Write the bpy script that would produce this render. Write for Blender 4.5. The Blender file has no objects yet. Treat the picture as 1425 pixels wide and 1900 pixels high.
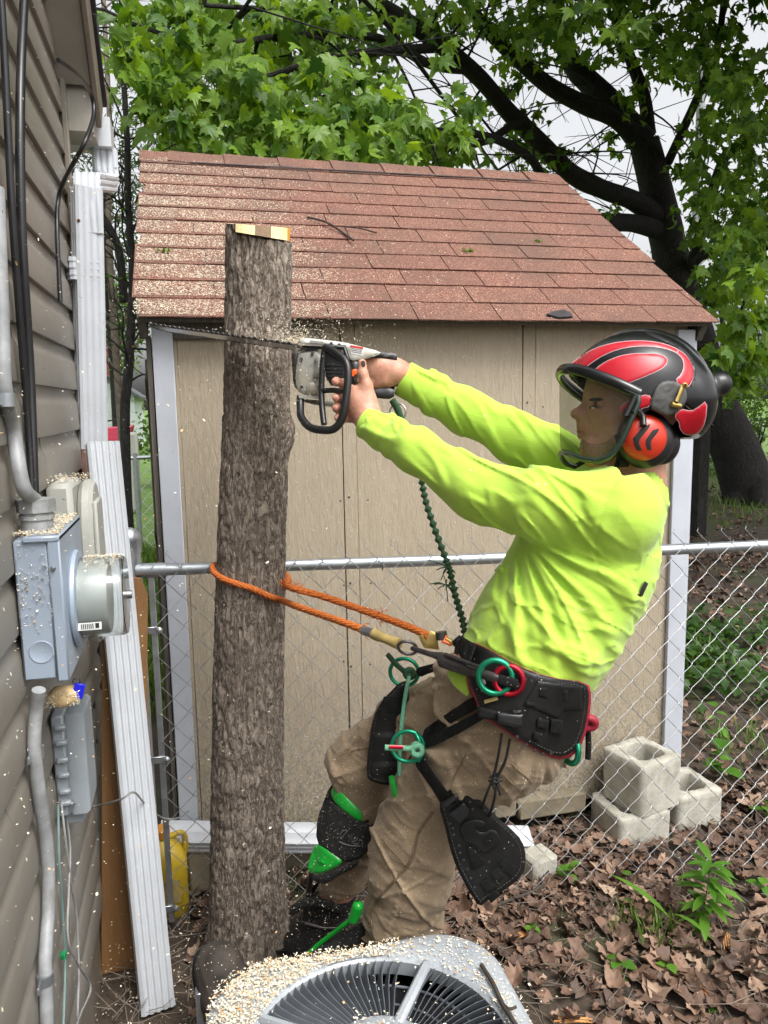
import bpy, math, random
import numpy as np
from mathutils import Vector, Matrix
from mathutils.geometry import delaunay_2d_cdt
rng = np.random.default_rng(7); random.seed(7)
SC = bpy.context.scene; COL = SC.collection
A = np.array
# ------------------------------------------------------------------ camera, sky, sun, exposure
YAW, PITCH, ROLL, FPX, CAMZ = .239744, .139758, -.0170577, 1439.4, 1.7
def _yd(v): return A([v[0]*math.cos(YAW)+v[1]*math.sin(YAW), -v[0]*math.sin(YAW)+v[1]*math.cos(YAW), v[2]])
_F = A([0, math.cos(PITCH), -math.sin(PITCH)]); _U = A([0, math.sin(PITCH), math.cos(PITCH)]); _R = A([1., 0, 0])
CR = _yd(math.cos(ROLL)*_R+math.sin(ROLL)*_U); CU = _yd(math.cos(ROLL)*_U-math.sin(ROLL)*_R); CF = _yd(_F)
O = A([0, 0, CAMZ])
cd = bpy.data.cameras.new('camera'); cam = bpy.data.objects.new('camera', cd); COL.objects.link(cam)
cd.sensor_fit = 'HORIZONTAL'; cd.sensor_width = 36; cd.lens = 36*FPX/1425; cd.clip_start = .05; cd.clip_end = 2000
mw = Matrix.Identity(4)
for i in range(3):
    mw[i][0] = CR[i]; mw[i][1] = CU[i]; mw[i][2] = -CF[i]; mw[i][3] = O[i]
cam.matrix_world = mw
SC.camera = cam
SUN_EL, SUN_AZ = math.radians(58), math.radians(152)   # azimuth from +Y, clockwise
wd = bpy.data.worlds.new('World'); SC.world = wd; wd.use_nodes = True
_n = wd.node_tree.nodes; _l = wd.node_tree.links; _n.clear()
sk = _n.new('ShaderNodeTexSky'); sk.sky_type = 'NISHITA'; sk.sun_disc = False; sk.sun_elevation = SUN_EL; sk.sun_rotation = SUN_AZ
sk.air_density = 1.0; sk.dust_density = 6.0; sk.ozone_density = 1.0
hs = _n.new('ShaderNodeHueSaturation'); hs.inputs['Saturation'].default_value = .12
bgn = _n.new('ShaderNodeBackground'); bgn.inputs['Strength'].default_value = .15
wo = _n.new('ShaderNodeOutputWorld')
_l.new(sk.outputs[0], hs.inputs['Color']); _l.new(hs.outputs[0], bgn.inputs['Color']); _l.new(bgn.outputs[0], wo.inputs[0])
sl = bpy.data.lights.new('sun', 'SUN'); sl.energy = .95; sl.angle = math.radians(20); sl.color = (1, .96, .9)
so = bpy.data.objects.new('sun', sl); COL.objects.link(so)
_sd = A([math.sin(SUN_AZ)*math.cos(SUN_EL), math.cos(SUN_AZ)*math.cos(SUN_EL), math.sin(SUN_EL)])
so.rotation_euler = Vector(_sd).to_track_quat('Z', 'Y').to_euler(); so.location = (0, 0, 20)
vs = SC.view_settings; SC.display_settings.display_device = 'sRGB'
vs.view_transform = 'Standard'; vs.look = 'None'; vs.gamma = 1; vs.use_curve_mapping = False; vs.exposure = 1.0
SC.render.engine = 'CYCLES'
SC.cycles.max_bounces = 6; SC.cycles.diffuse_bounces = 3; SC.cycles.glossy_bounces = 3; SC.cycles.transparent_max_bounces = 12
SC.cycles.transmission_bounces = 4; SC.cycles.use_denoising = True; SC.cycles.sample_clamp_indirect = 6

# ------------------------------------------------------------------ where a pixel of the photograph lies in the yard
def ray(u, v): return CF+(u-712.5)/FPX*CR-(v-950)/FPX*CU
def PX(u, v, X): d = ray(u, v); return O+d*X/d[0]
def PY(u, v, Y): d = ray(u, v); return O+d*Y/d[1]
def PZ(u, v, Z): d = ray(u, v); return O+d*(Z-CAMZ)/d[2]
def PD(u, v, D): return O+ray(u, v)*D
def camxyz(u, v, D): return A([(u-712.5)/FPX*D, D, -(v-950)/FPX*D])       # right, depth, up
def c2w(p): p = np.asarray(p, float); return O+p[..., 0:1]*CR+p[..., 1:2]*CF+p[..., 2:3]*CU

# ------------------------------------------------------------------ small noise in numpy
def hsh(ix, iy, iz, s=0):
    n = np.sin(ix*127.1+iy*311.7+iz*74.7+s*19.3)*43758.5453
    return n-np.floor(n)
def vnoise(p, s=0):
    p = np.asarray(p, float); i = np.floor(p); f = p-i; f = f*f*(3-2*f)
    r = 0
    for dx in (0, 1):
        for dy in (0, 1):
            for dz in (0, 1):
                w = (f[..., 0] if dx else 1-f[..., 0])*(f[..., 1] if dy else 1-f[..., 1])*(f[..., 2] if dz else 1-f[..., 2])
                r = r+w*hsh(i[..., 0]+dx, i[..., 1]+dy, i[..., 2]+dz, s)
    return r
def fbm(p, o=3, s=0):
    r = 0; a = .5; p = np.asarray(p, float)
    for k in range(o): r = r+a*vnoise(p*2**k, s+k); a *= .5
    return r

# ------------------------------------------------------------------ mesh builder
class MB:
    def __init__(s): s.v = []; s.f = []; s.n = 0
    def add(s, v, f):
        v = np.asarray(v, float).reshape(-1, 3); s.v.append(v)
        s.f.extend([tuple(int(i)+s.n for i in q) for q in f]); s.n += len(v); return s
    def verts(s): return np.concatenate(s.v) if s.v else np.zeros((0, 3))
    def box(s, c, d, rot=None, b=None):
        d = A(d, float)/2; b = min(d)*.18 if b is None else min(b, min(d)*.9)
        vs_, idx = [], {}
        for sx in (-1, 1):
            for sy in (-1, 1):
                for sz in (-1, 1):
                    for ax in range(3):
                        p = A([sx, sy, sz])*(d-b); p[ax] = A([sx, sy, sz])[ax]*d[ax]
                        idx[(sx, sy, sz, ax)] = len(vs_); vs_.append(p)
        F = []
        for ax in range(3):
            o1, o2 = [(1, 2), (2, 0), (0, 1)][ax]
            for sg in (-1, 1):
                q = []
                for a_, b_ in ((-1, -1), (1, -1), (1, 1), (-1, 1)):
                    k = [0, 0, 0]; k[ax] = sg; k[o1] = a_; k[o2] = b_; q.append(idx[(*k, ax)])
                F.append(q if sg > 0 else q[::-1])
                # edge along o1 between face ax and face o2
                for s2 in (-1, 1):
                    k1 = [0]*3; k1[ax] = sg; k1[o2] = s2
                    ka = list(k1); ka[o1] = -1; kb = list(k1); kb[o1] = 1
                    F.append([idx[(*ka, ax)], idx[(*kb, ax)], idx[(*kb, o2)], idx[(*ka, o2)]])
        for sx in (-1, 1):
            for sy in (-1, 1):
                for sz in (-1, 1): F.append([idx[(sx, sy, sz, a_)] for a_ in range(3)])
        P = A(vs_)
        for i, q in enumerate(F):       # outward
            m = P[list(q)].mean(0); nrm = np.cross(P[q[1]]-P[q[0]], P[q[2]]-P[q[0]])
            if nrm@m < 0: F[i] = q[::-1]
        if rot is not None: P = P@np.asarray(rot).T
        return s.add(P+A(c), F)
    def tube(s, pts, r, seg=8, cap=True, closed=False, flat=1., up=None, twist=0):
        p = np.asarray(pts, float); n = len(p); r = np.broadcast_to(np.asarray(r, float), (n,))
        t = np.roll(p, -1, 0)-np.roll(p, 1, 0) if closed else np.gradient(p, axis=0)
        t /= np.linalg.norm(t, axis=1)[:, None]+1e-12
        x = A([0, 0, 1.]) if up is None else A(up, float)
        if abs(t[0]@x)/np.linalg.norm(x) > .95: x = A([1., 0, 0])
        ring = []
        an = np.arange(seg)*2*math.pi/seg
        for i in range(n):
            x = x-t[i]*(t[i]@x); x /= np.linalg.norm(x)+1e-12; y = np.cross(t[i], x)
            a_ = an+twist*i
            ring.append(p[i]+r[i]*(np.cos(a_)[:, None]*x+flat*np.sin(a_)[:, None]*y))
        F = []
        for i in range(n if closed else n-1):
            j = (i+1) % n
            for k in range(seg):
                k2 = (k+1) % seg; F.append((i*seg+k, i*seg+k2, j*seg+k2, j*seg+k))
        V = np.concatenate(ring)
        if cap and not closed: F += [tuple(range(seg))[::-1], tuple((n-1)*seg+k for k in range(seg))]
        return s.add(V, F)
    def lathe(s, prof, o, ax, seg=24, x=None):      # prof: (radius, height along ax)
        ax = A(ax, float)/np.linalg.norm(ax); x = A([0, 0, 1.]) if x is None else A(x, float)
        if abs(ax@x) > .95: x = A([1., 0, 0])
        x = x-ax*(ax@x); x /= np.linalg.norm(x); y = np.cross(ax, x); n = len(prof)
        an = np.arange(seg)*2*math.pi/seg; V = []
        for r, h in prof: V.append(A(o)+ax*h+r*(np.cos(an)[:, None]*x+np.sin(an)[:, None]*y))
        F = [(i*seg+k, i*seg+(k+1) % seg, (i+1)*seg+(k+1) % seg, (i+1)*seg+k) for i in range(n-1) for k in range(seg)]
        if prof[0][0] > 1e-5: F.append(tuple(range(seg))[::-1])
        if prof[-1][0] > 1e-5: F.append(tuple((n-1)*seg+k for k in range(seg)))
        return s.add(np.concatenate(V), F)
    def ring(s, c, nrm, R, r, seg=28, cs=8, sx=1., xdir=None):
        nrm = A(nrm, float)/np.linalg.norm(nrm); x = A([0, 0, 1.]) if xdir is None else A(xdir, float)
        if abs(nrm@x) > .95: x = A([1., 0, 0])
        x = x-nrm*(nrm@x); x /= np.linalg.norm(x); y = np.cross(nrm, x); a_ = np.arange(seg)*2*math.pi/seg
        return s.tube(A(c)+R*(np.cos(a_)[:, None]*x*sx+np.sin(a_)[:, None]*y), r, cs, closed=True, up=nrm)
    def prism(s, poly, o, x, y, t, b=0.):           # polygon in (x, y) at o, thickness t along x × y
        poly = np.asarray(poly, float); x = A(x, float); y = A(y, float); z = np.cross(x, y); z /= np.linalg.norm(z)
        ar = .5*np.sum(poly[:, 0]*np.roll(poly[:, 1], -1)-np.roll(poly[:, 0], -1)*poly[:, 1])
        if ar < 0: poly = poly[::-1]
        n = len(poly)
        def inset(d):
            e = np.roll(poly, -1, 0)-poly; e /= np.linalg.norm(e, axis=1)[:, None]+1e-12
            nn = np.stack([-e[:, 1], e[:, 0]], 1); m = nn+np.roll(nn, 1, 0); m /= (np.linalg.norm(m, axis=1)[:, None]+1e-9)
            return poly+m*d
        lv = [(poly, 0.), (poly, t)] if b <= 0 else [(inset(b), 0.), (poly, b), (poly, t-b), (inset(b), t)]
        V = np.concatenate([A(o)+q[:, :1]*x+q[:, 1:]*y+h*z for q, h in lv]); L = len(lv)
        F = [(i*n+k, i*n+(k+1) % n, (i+1)*n+(k+1) % n, (i+1)*n+k) for i in range(L-1) for k in range(n)]
        tri = delaunay_2d_cdt([Vector(q) for q in lv[0][0]], [], [list(range(n))], 1, 1e-7)
        if len(tri[0]) == n:
            om = [a_[0] if a_ else 0 for a_ in tri[3]]
            for f in tri[2]:
                f = [om[i] for i in f]; F.append(tuple(f[::-1])); F.append(tuple(i+(L-1)*n for i in f))
        else: F += [tuple(range(n))[::-1], tuple((L-1)*n+k for k in range(n))]
        return s.add(V, F)
    def grid(s, V, nu, nv, flip=False):             # V: nu*nv points
        F = [(i*nv+j, (i+1)*nv+j, (i+1)*nv+j+1, i*nv+j+1) for i in range(nu-1) for j in range(nv-1)]
        return s.add(V, [f[::-1] for f in F] if flip else F)
    def mesh(s, name, origin=(0, 0, 0), smooth=None):
        me = bpy.data.meshes.new(name); V = s.verts()-A(origin)
        me.from_pydata(V.tolist(), [], s.f); me.validate(); me.update()
        if smooth is not None:
            me.shade_smooth()
            if smooth < 179: me.set_sharp_from_angle(angle=math.radians(smooth))
        return me
def bulk(name, V, ftri, color=None):                # fast path: V (n,3), ftri (m,k) one face size
    me = bpy.data.meshes.new(name); V = np.asarray(V, np.float32); ftri = np.asarray(ftri, np.int32); k = ftri.shape[1]
    me.vertices.add(len(V)); me.vertices.foreach_set('co', V.ravel())
    me.loops.add(ftri.size); me.loops.foreach_set('vertex_index', ftri.ravel())
    me.polygons.add(len(ftri)); me.polygons.foreach_set('loop_start', np.arange(len(ftri), dtype=np.int32)*k)
    me.update(calc_edges=True)
    if color is not None:
        at = me.attributes.new('tint', 'FLOAT', 'POINT'); at.data.foreach_set('value', np.asarray(color, np.float32))
    return me
ROOT = {}
def tag(o, label, cat, group=None, kind=None):
    if label: o['label'] = label
    if cat: o['category'] = cat
    if group: o['group'] = group
    if kind: o['kind'] = kind
    return o
def thing(name, label, cat, loc=(0, 0, 0), group=None):
    o = bpy.data.objects.new(name, None); COL.objects.link(o); o.location = tuple(float(x) for x in loc)
    o.empty_display_size = .05; ROOT[o] = A(loc, float); return tag(o, label, cat, group)
def link(name, me, m, parent=None, loc=None):
    o = bpy.data.objects.new(name, me); COL.objects.link(o)
    if m is not None and not me.materials: me.materials.append(m)
    if parent is not None: o.parent = parent; ROOT[o] = ROOT[parent]
    elif o not in ROOT: ROOT[o] = A([0, 0, 0.])
    if loc is not None: o.location = tuple(float(x) for x in loc)
    return o
def obj(name, mb, m, parent=None, smooth=40, label=None):
    org = ROOT[parent] if parent is not None else (0, 0, 0)
    if parent is None:
        V = mb.verts(); org = A([V[:, 0].mean(), V[:, 1].mean(), V[:, 2].min()])
    o = link(name, mb.mesh(name, org, smooth), m, parent)
    if parent is None: o.location = tuple(org); ROOT[o] = A(org)
    if label: o['label'] = label
    return o
def stuff(o): o['kind'] = 'stuff'; return o
def structure(name, mb, m, smooth=None):
    o = link(name, mb.mesh(name, (0, 0, 0), smooth), m); o['kind'] = 'structure'; return o

# ------------------------------------------------------------------ signed distance bodies -> surface nets
def surfnet(fn, lo, hi, res):
    lo = A(lo, float); hi = A(hi, float); n = np.ceil((hi-lo)/res).astype(int)+1
    gx = [lo[i]+np.arange(n[i])*res for i in range(3)]
    S = np.empty(n, np.float32)
    for i in range(0, n[0], 24):
        X, Y, Z = np.meshgrid(gx[0][i:i+24], gx[1], gx[2], indexing='ij')
        S[i:i+24] = fn(np.stack([X, Y, Z], -1))
    ins = S < 0
    c = np.zeros(n-1, np.int8)
    for dx in (0, 1):
        for dy in (0, 1):
            for dz in (0, 1): c += ins[dx:n[0]-1+dx, dy:n[1]-1+dy, dz:n[2]-1+dz]
    act = (c > 0) & (c < 8); idx = -np.ones(n-1, np.int64); cells = np.argwhere(act); idx[act] = np.arange(len(cells))
    acc = np.zeros((len(cells), 3)); cnt = np.zeros(len(cells))
    cor = [A([a_, b_, d_]) for a_ in (0, 1) for b_ in (0, 1) for d_ in (0, 1)]
    for a_ in range(8):
        for b_ in range(a_+1, 8):
            d_ = cor[b_]-cor[a_]
            if np.abs(d_).sum() != 1: continue
            ia = cells+cor[a_]; ib = cells+cor[b_]
            sa = S[ia[:, 0], ia[:, 1], ia[:, 2]]; sb = S[ib[:, 0], ib[:, 1], ib[:, 2]]
            m = (sa < 0) != (sb < 0); t = sa[m]/(sa[m]-sb[m])
            acc[m] += cor[a_]+t[:, None]*d_; cnt[m] += 1
    V = lo+(cells+acc/cnt[:, None])*res
    Q = []
    for ax in range(3):
        b_, d_ = (ax+1) % 3, (ax+2) % 3
        sl0 = [slice(None)]*3; sl1 = [slice(None)]*3; sl0[ax] = slice(0, -1); sl1[ax] = slice(1, None)
        s0 = ins[tuple(sl0)]; s1 = ins[tuple(sl1)]
        e = np.argwhere(s0 != s1); e = e[(e[:, b_] > 0) & (e[:, d_] > 0) & (e[:, b_] < n[b_]-1) & (e[:, d_] < n[d_]-1)]
        if not len(e): continue
        fl = s0[e[:, 0], e[:, 1], e[:, 2]]
        ub = np.zeros(3, int); ub[b_] = 1; ud = np.zeros(3, int); ud[d_] = 1
        g = lambda k: idx[k[:, 0], k[:, 1], k[:, 2]]
        q = np.stack([g(e-ub-ud), g(e-ud), g(e), g(e-ub)], 1)
        q[~fl] = q[~fl][:, ::-1]; Q.append(q)
    Q = np.concatenate(Q); Q = Q[(Q >= 0).all(1)]
    return V, Q
def rcone(P, a, b, ra, rb):
    a = A(a, float); b = A(b, float); ba = b-a; h = np.clip(((P-a)@ba)/(ba@ba), 0, 1)
    return np.linalg.norm(P-a-h[..., None]*ba, axis=-1)-(ra+(rb-ra)*h)
def ell(P, c, r, rot=None):
    q = P-A(c, float)
    if rot is not None: q = q@np.asarray(rot)
    r = A(r, float); k0 = np.linalg.norm(q/r, axis=-1); k1 = np.linalg.norm(q/(r*r), axis=-1)
    return k0*(k0-1)/(k1+1e-9)
def smin(a, b, k):
    h = np.clip(.5+.5*(b-a)/k, 0, 1); return b+(a-b)*h-k*h*(1-h)
def smax(a, b, k): return -smin(-a, -b, k)
def trace(fn, u, v, d0=1.0, d1=3.2, n=60):          # depth at which the rays through pixels (u, v) meet the body
    u = np.asarray(u, float); v = np.asarray(v, float); D = np.full(u.shape, d0); r = np.stack([(u-712.5)/FPX, np.ones_like(u), -(v-950)/FPX], -1)
    L = np.linalg.norm(r, axis=-1)
    for _ in range(n):
        d = fn(r*D[..., None]); D = D+np.clip(d, -.02, .1)/L*.8
    return D, np.abs(d) < .006
def fill(poly, step):                               # polygon with a grid of inner points -> verts2d, tris
    poly = np.asarray(poly, float); n = len(poly); B = []
    for i in range(n):
        a_, b_ = poly[i], poly[(i+1) % n]; k = max(1, int(np.linalg.norm(b_-a_)/step))
        B += [a_+(b_-a_)*t/k for t in range(k)]
    B = A(B); nb = len(B); lo, hi = B.min(0), B.max(0)
    G = np.stack(np.meshgrid(np.arange(lo[0]+step/2, hi[0], step), np.arange(lo[1]+step/2, hi[1], step)), -1).reshape(-1, 2)
    ins = np.zeros(len(G), bool); j = np.roll(B, -1, 0)
    for p, q in zip(B, j):
        c = (p[1] > G[:, 1]) != (q[1] > G[:, 1])
        with np.errstate(all='ignore'): ins ^= c & (G[:, 0] < (q[0]-p[0])*(G[:, 1]-p[1])/(q[1]-p[1])+p[0])
    dist = segdist(G, B) if len(G) else np.zeros(0)
    G = G[ins & (dist > step*.45)] if len(G) else G
    P = np.concatenate([B, G]) if len(G) else B
    r = delaunay_2d_cdt([Vector(p) for p in P], [], [list(range(nb))], 1, 1e-6)
    V = A([list(p) for p in r[0]]); return V, [tuple(f) for f in r[2]], nb, B
def segdist(G, B):
    d = np.full(len(G), 1e9); j = np.roll(B, -1, 0)
    for p, q in zip(B, j):
        e = q-p; h = np.clip(((G-p)@e)/(e@e+1e-12), 0, 1); d = np.minimum(d, np.linalg.norm(G-p-h[:, None]*e, axis=1))
    return d
def smoothpoly(poly, it=2):                         # corner cutting, closed
    p = np.asarray(poly, float)
    for _ in range(it):
        q = np.roll(p, -1, 0); p = np.stack([.75*p+.25*q, .25*p+.75*q], 1).reshape(-1, 2)
    return p
def spline(pts, n=8):                               # Catmull-Rom through points
    p = np.asarray(pts, float); p = np.concatenate([[2*p[0]-p[1]], p, [2*p[-1]-p[-2]]]); out = []
    for i in range(1, len(p)-2):
        for t in np.arange(n)/n:
            out.append(.5*((2*p[i])+(p[i+1]-p[i-1])*t+(2*p[i-1]-5*p[i]+4*p[i+1]-p[i+2])*t*t+(-p[i-1]+3*p[i]-3*p[i+1]+p[i+2])*t**3))
    out.append(p[-2]); return A(out)
def panel(mb, poly, depth, thick=.006, step=5, bev=.002, lift=0., relief=None):
    """a slab whose outline is traced at its own depth (depth(u,v) in metres from the camera) with rounded rim and real thickness"""
    V, T, nb, B = fill(poly, step); d = depth(V[:, 0], V[:, 1]); e = segdist(V, B); D = d-lift
    w = step*1.2; sh = np.clip(1-e/w, 0, 1); Df = D-thick+bev*sh**2
    if relief is not None: Df = Df-relief(V, e)
    f = c2w(np.stack([(V[:, 0]-712.5)/FPX*Df, Df, -(V[:, 1]-950)/FPX*Df], -1))
    b = c2w(np.stack([(V[:, 0]-712.5)/FPX*D, D, -(V[:, 1]-950)/FPX*D], -1)); n = len(V); F = []
    area = lambda t: (V[t[1]][0]-V[t[0]][0])*(V[t[2]][1]-V[t[0]][1])-(V[t[2]][0]-V[t[0]][0])*(V[t[1]][1]-V[t[0]][1])
    edge = {}
    for t in T:
        if area(t) > 0: t = t[::-1]                 # image y is down
        F.append(t); F.append(tuple(i+n for i in t[::-1]))
        for i in range(len(t)): edge[(t[i], t[(i+1) % len(t)])] = 1
    for (i, j) in edge:
        if (j, i) not in edge: F.append((j, i, i+n, j+n))
    mb.add(np.concatenate([f, b]), F); return mb
# ------------------------------------------------------------------ materials
class NT:
    def __init__(s, name):
        s.m = bpy.data.materials.new(name); s.m.use_nodes = True; s.t = s.m.node_tree; s.n = s.t.nodes; s.l = s.t.links
        s.b = s.n['Principled BSDF']; s.out = s.n['Material Output']; s.co = s.n.new('ShaderNodeTexCoord').outputs['Object']
    def node(s, k, **kw):
        n = s.n.new('ShaderNode'+k)
        for a_, v in kw.items():
            if a_[0] == '_': setattr(n, a_[1:], v)
            else: n.inputs[a_.replace('__', ' ')].default_value = v
        return n
    def vec(s, scale=(1, 1, 1), rot=(0, 0, 0), src=None):
        m = s.node('Mapping', Scale=scale, Rotation=rot); s.l.new(src or s.co, m.inputs['Vector']); return m.outputs[0]
    def noise(s, scale, detail=4, rough=.55, vec=None, dist=0.):
        n = s.node('TexNoise', Scale=scale, Detail=detail, Roughness=rough, Distortion=dist); s.l.new(vec or s.co, n.inputs['Vector']); return n.outputs['Fac']
    def voro(s, scale, vec=None, feat='F1', rnd=1.):
        n = s.node('TexVoronoi', _feature=feat, Scale=scale, Randomness=rnd); s.l.new(vec or s.co, n.inputs['Vector']); return n
    def ramp(s, fac, stops, interp='LINEAR'):
        r = s.n.new('ShaderNodeValToRGB'); r.color_ramp.interpolation = interp; e = r.color_ramp.elements
        while len(e) < len(stops): e.new(.5)
        for k, (p, c) in enumerate(stops):
            e[k].position = p; e[k].color = (*c, 1) if hasattr(c, '__len__') else (c, c, c, 1)
        s.l.new(fac, r.inputs[0]); return r.outputs[0]
    def mix(s, fac, a_, b_, mode='MIX'):
        n = s.n.new('ShaderNodeMix'); n.data_type = 'RGBA'; n.blend_type = mode
        for k, x in ((0, fac), (6, a_), (7, b_)):
            if hasattr(x, 'is_linked'): s.l.new(x, n.inputs[k])
            elif k == 0: n.inputs[0].default_value = x
            else: n.inputs[k].default_value = (*x, 1) if hasattr(x, '__len__') else (x, x, x, 1)
        return n.outputs[2]
    def math(s, op, a_, b_=0.):
        n = s.n.new('ShaderNodeMath'); n.operation = op
        for k, x in ((0, a_), (1, b_)):
            if hasattr(x, 'is_linked'): s.l.new(x, n.inputs[k])
            else: n.inputs[k].default_value = x
        return n.outputs[0]
    def rnd(s): return s.n.new('ShaderNodeObjectInfo').outputs['Random']
    def attr(s, name): n = s.n.new('ShaderNodeAttribute'); n.attribute_name = name; return n.outputs['Fac']
    def col(s, x):
        if hasattr(x, 'is_linked'): s.l.new(x, s.b.inputs['Base Color'])
        else: s.b.inputs['Base Color'].default_value = (*x, 1)
        return s
    def set(s, **kw):
        for k, v in kw.items():
            i = s.b.inputs[k.replace('__', ' ')]
            if hasattr(v, 'is_linked'): s.l.new(v, i)
            else: i.default_value = v
        return s
    def bump(s, h, strength=.3, dist=.003):
        n = s.node('Bump', Strength=strength, Distance=dist); s.l.new(h, n.inputs['Height'])
        prev = s.b.inputs['Normal']
        if prev.is_linked: s.l.new(prev.links[0].from_socket, n.inputs['Normal'])
        s.l.new(n.outputs[0], prev); return s
def plain(name, c, rough=.5, metal=0., var=.25, scale=30, bump=0., bscale=200, coat=0., spec=.5, dirt=None):
    """one paint, plastic, cloth or metal: colour mottled by noise, roughness varied, fine relief"""
    t = NT(name); c = A(c, float); n = t.noise(scale, 5)
    k = t.ramp(n, [(.3, tuple(c*(1-var))), (.7, tuple(np.minimum(c*(1+var*.6), 1)))])
    if dirt is not None: k = t.mix(t.ramp(t.noise(scale*.35, 6, .7), [(.5, 0.), (.72, .7)]), k, dirt)
    t.col(k).set(Roughness=t.math('MULTIPLY_ADD', n, .2) if False else rough, Metallic=metal, Coat__Weight=coat); t.b.inputs['Specular IOR Level'].default_value = spec
    if bump: t.bump(t.noise(bscale, 3), bump, .002)
    return t.m
def chips_over(t, base, amount, scale, light=(.68, .6, .42)):
    """pale wood dust lying on a surface: flecks of voronoi cells chosen by a mask"""
    v = t.voro(scale, t.vec((1, 1, 1))); f = t.math('LESS_THAN', v.outputs['Distance'], .32)
    pick = t.n.new('ShaderNodeSeparateColor'); t.l.new(v.outputs['Color'], pick.inputs[0])
    g = t.math('LESS_THAN', pick.outputs[0], amount); return t.mix(t.math('MULTIPLY', f, g), base, light)
MT = {}
MT['galv'] = plain('galvanised steel', (.46, .49, .52), .38, .85, .18, 25, .1, 90)
MT['wire'] = plain('galvanised wire', (.40, .41, .42), .45, .7, .3, 60)
MT['steel'] = plain('dull steel', (.42, .42, .43), .3, .95, .2, 40)
MT['darksteel'] = plain('dark steel', (.10, .09, .09), .38, .8, .3, 40)
MT['black'] = plain('black plastic', (.012, .012, .013), .38, 0, .3, 40, .12, 400)
MT['rubber'] = plain('black rubber cable', (.012, .012, .014), .35, 0, .3, 20)
MT['web'] = None
t = NT('black webbing'); w = t.node('TexWave', Scale=330., Distortion=.4); t.l.new(t.co, w.inputs['Vector'])
t.col(chips_over(t, t.ramp(t.noise(50), [(.3, .005), (.7, .013)]), .015, 380)).set(Roughness=.75).bump(w.outputs['Fac'], .4, .001); t.b.inputs['Specular IOR Level'].default_value = .2; MT['web'] = t.m
t = NT('black moulded leather'); t.col(chips_over(t, t.ramp(t.noise(25), [(.3, .005), (.7, .013)]), .008, 330)).set(Roughness=.42).bump(t.noise(260, 3), .25, .001); t.b.inputs['Specular IOR Level'].default_value = .32; MT['pad'] = t.m
MT['rededge'] = plain('dark red piping', (.30, .012, .03), .6, 0, .3, 60, .2, 400)
MT['green'] = plain('green anodised metal', (.02, .30, .16), .28, .75, .2, 20)
MT['redring'] = plain('red anodised metal', (.42, .012, .03), .3, .7, .2, 20)
MT['gold'] = plain('brass plate', (.50, .36, .12), .35, .8, .25, 40)
def white_paint(name, c=(.52, .545, .58), dirt=(.20, .17, .12), amt=.55):
    t = NT(name); n = t.noise(7, 5); k = t.ramp(n, [(.3, tuple(A(c)*.86)), (.7, c)])
    sp = t.ramp(t.noise(160, 4, .7), [(.62, 0.), (.70, 1.)]); ms = t.ramp(t.noise(5, 3, .6, t.vec((1, 1, .35))), [(amt-.07, 0.), (amt+.15, .85)])
    k = t.mix(t.math('MULTIPLY', sp, ms), k, (.03, .03, .03)); k = t.mix(t.ramp(t.noise(11, 6, .7), [(.58, 0.), (.85, .35)]), k, dirt)
    t.col(k).set(Roughness=.4); return t.m
MT['white'] = white_paint('white painted aluminium')
MT['trim'] = white_paint('white painted wood trim', (.50, .53, .585), (.26, .24, .20), .60)
# vinyl siding
t = NT('taupe vinyl siding'); g = t.noise(1., 3, .6, t.vec((400, 3, 300))); n = t.noise(2.5, 5, .65, t.vec((1, 1, 3)))
k = t.ramp(n, [(.3, (.168, .152, .130)), (.7, (.230, .210, .182))]); k = t.mix(t.ramp(t.rnd(), [(0, 0.), (1, .25)]), k, (.16, .14, .115))
k = t.mix(t.ramp(t.noise(40, 5, .75), [(.62, 0.), (.8, .5)]), k, (.10, .085, .065)); k = chips_over(t, k, .012, 90, (.75, .7, .55))
t.col(k).set(Roughness=.45).bump(g, .12, .001); MT['siding'] = t.m
MT['taupe'] = plain('taupe trim', (.20, .172, .142), .45, 0, .2, 6, .05, 100, dirt=(.10, .10, .05))
MT['soffit'] = plain('algae stained soffit', (.30, .27, .23), .5, 0, .2, 6, dirt=(.10, .12, .06))
# shed siding, wood grain runs up
t = NT('beige grooved plywood siding'); v = t.vec((75, 75, 13)); g = t.noise(1., 7, .72, v, 1.4); g2 = t.noise(1., 5, .7, t.vec((260, 260, 70)))
k = t.ramp(g, [(.22, (.325, .268, .192)), (.5, (.400, .336, .248)), (.8, (.45, .382, .288))])
k = t.mix(t.ramp(t.noise(3, 5, .6), [(.4, 0.), (.75, .35)]), k, (.33, .275, .205)); k = chips_over(t, k, .035, 150, (.6, .55, .42))
sp = t.node('SeparateXYZ'); t.l.new(t.co, sp.inputs[0])
mud = t.math('MULTIPLY', t.ramp(sp.outputs[2], [(.1, 1.), (.75, 0.)]), t.ramp(t.noise(90, 5, .8), [(.44, 0.), (.58, .9)])); k = t.mix(mud, k, (.14, .125, .09))
t.col(k).set(Roughness=.75).bump(g, .9, .006).bump(g2, .45, .002); MT['shed'] = t.m
t = NT('weathered wood'); g = t.noise(1., 6, .7, t.vec((60, 60, 4))); t.col(t.ramp(g, [(.3, (.055, .048, .04)), (.7, (.16, .14, .115))])).set(Roughness=.85).bump(g, .4, .003); MT['oldwood'] = t.m
t = NT('brown stained board'); g = t.noise(1., 6, .7, t.vec((60, 60, 4))); k = t.ramp(g, [(.3, (.155, .072, .022)), (.7, (.235, .118, .040))]); t.col(chips_over(t, k, .04, 120)).set(Roughness=.65).bump(g, .3, .002); MT['board'] = t.m
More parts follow.
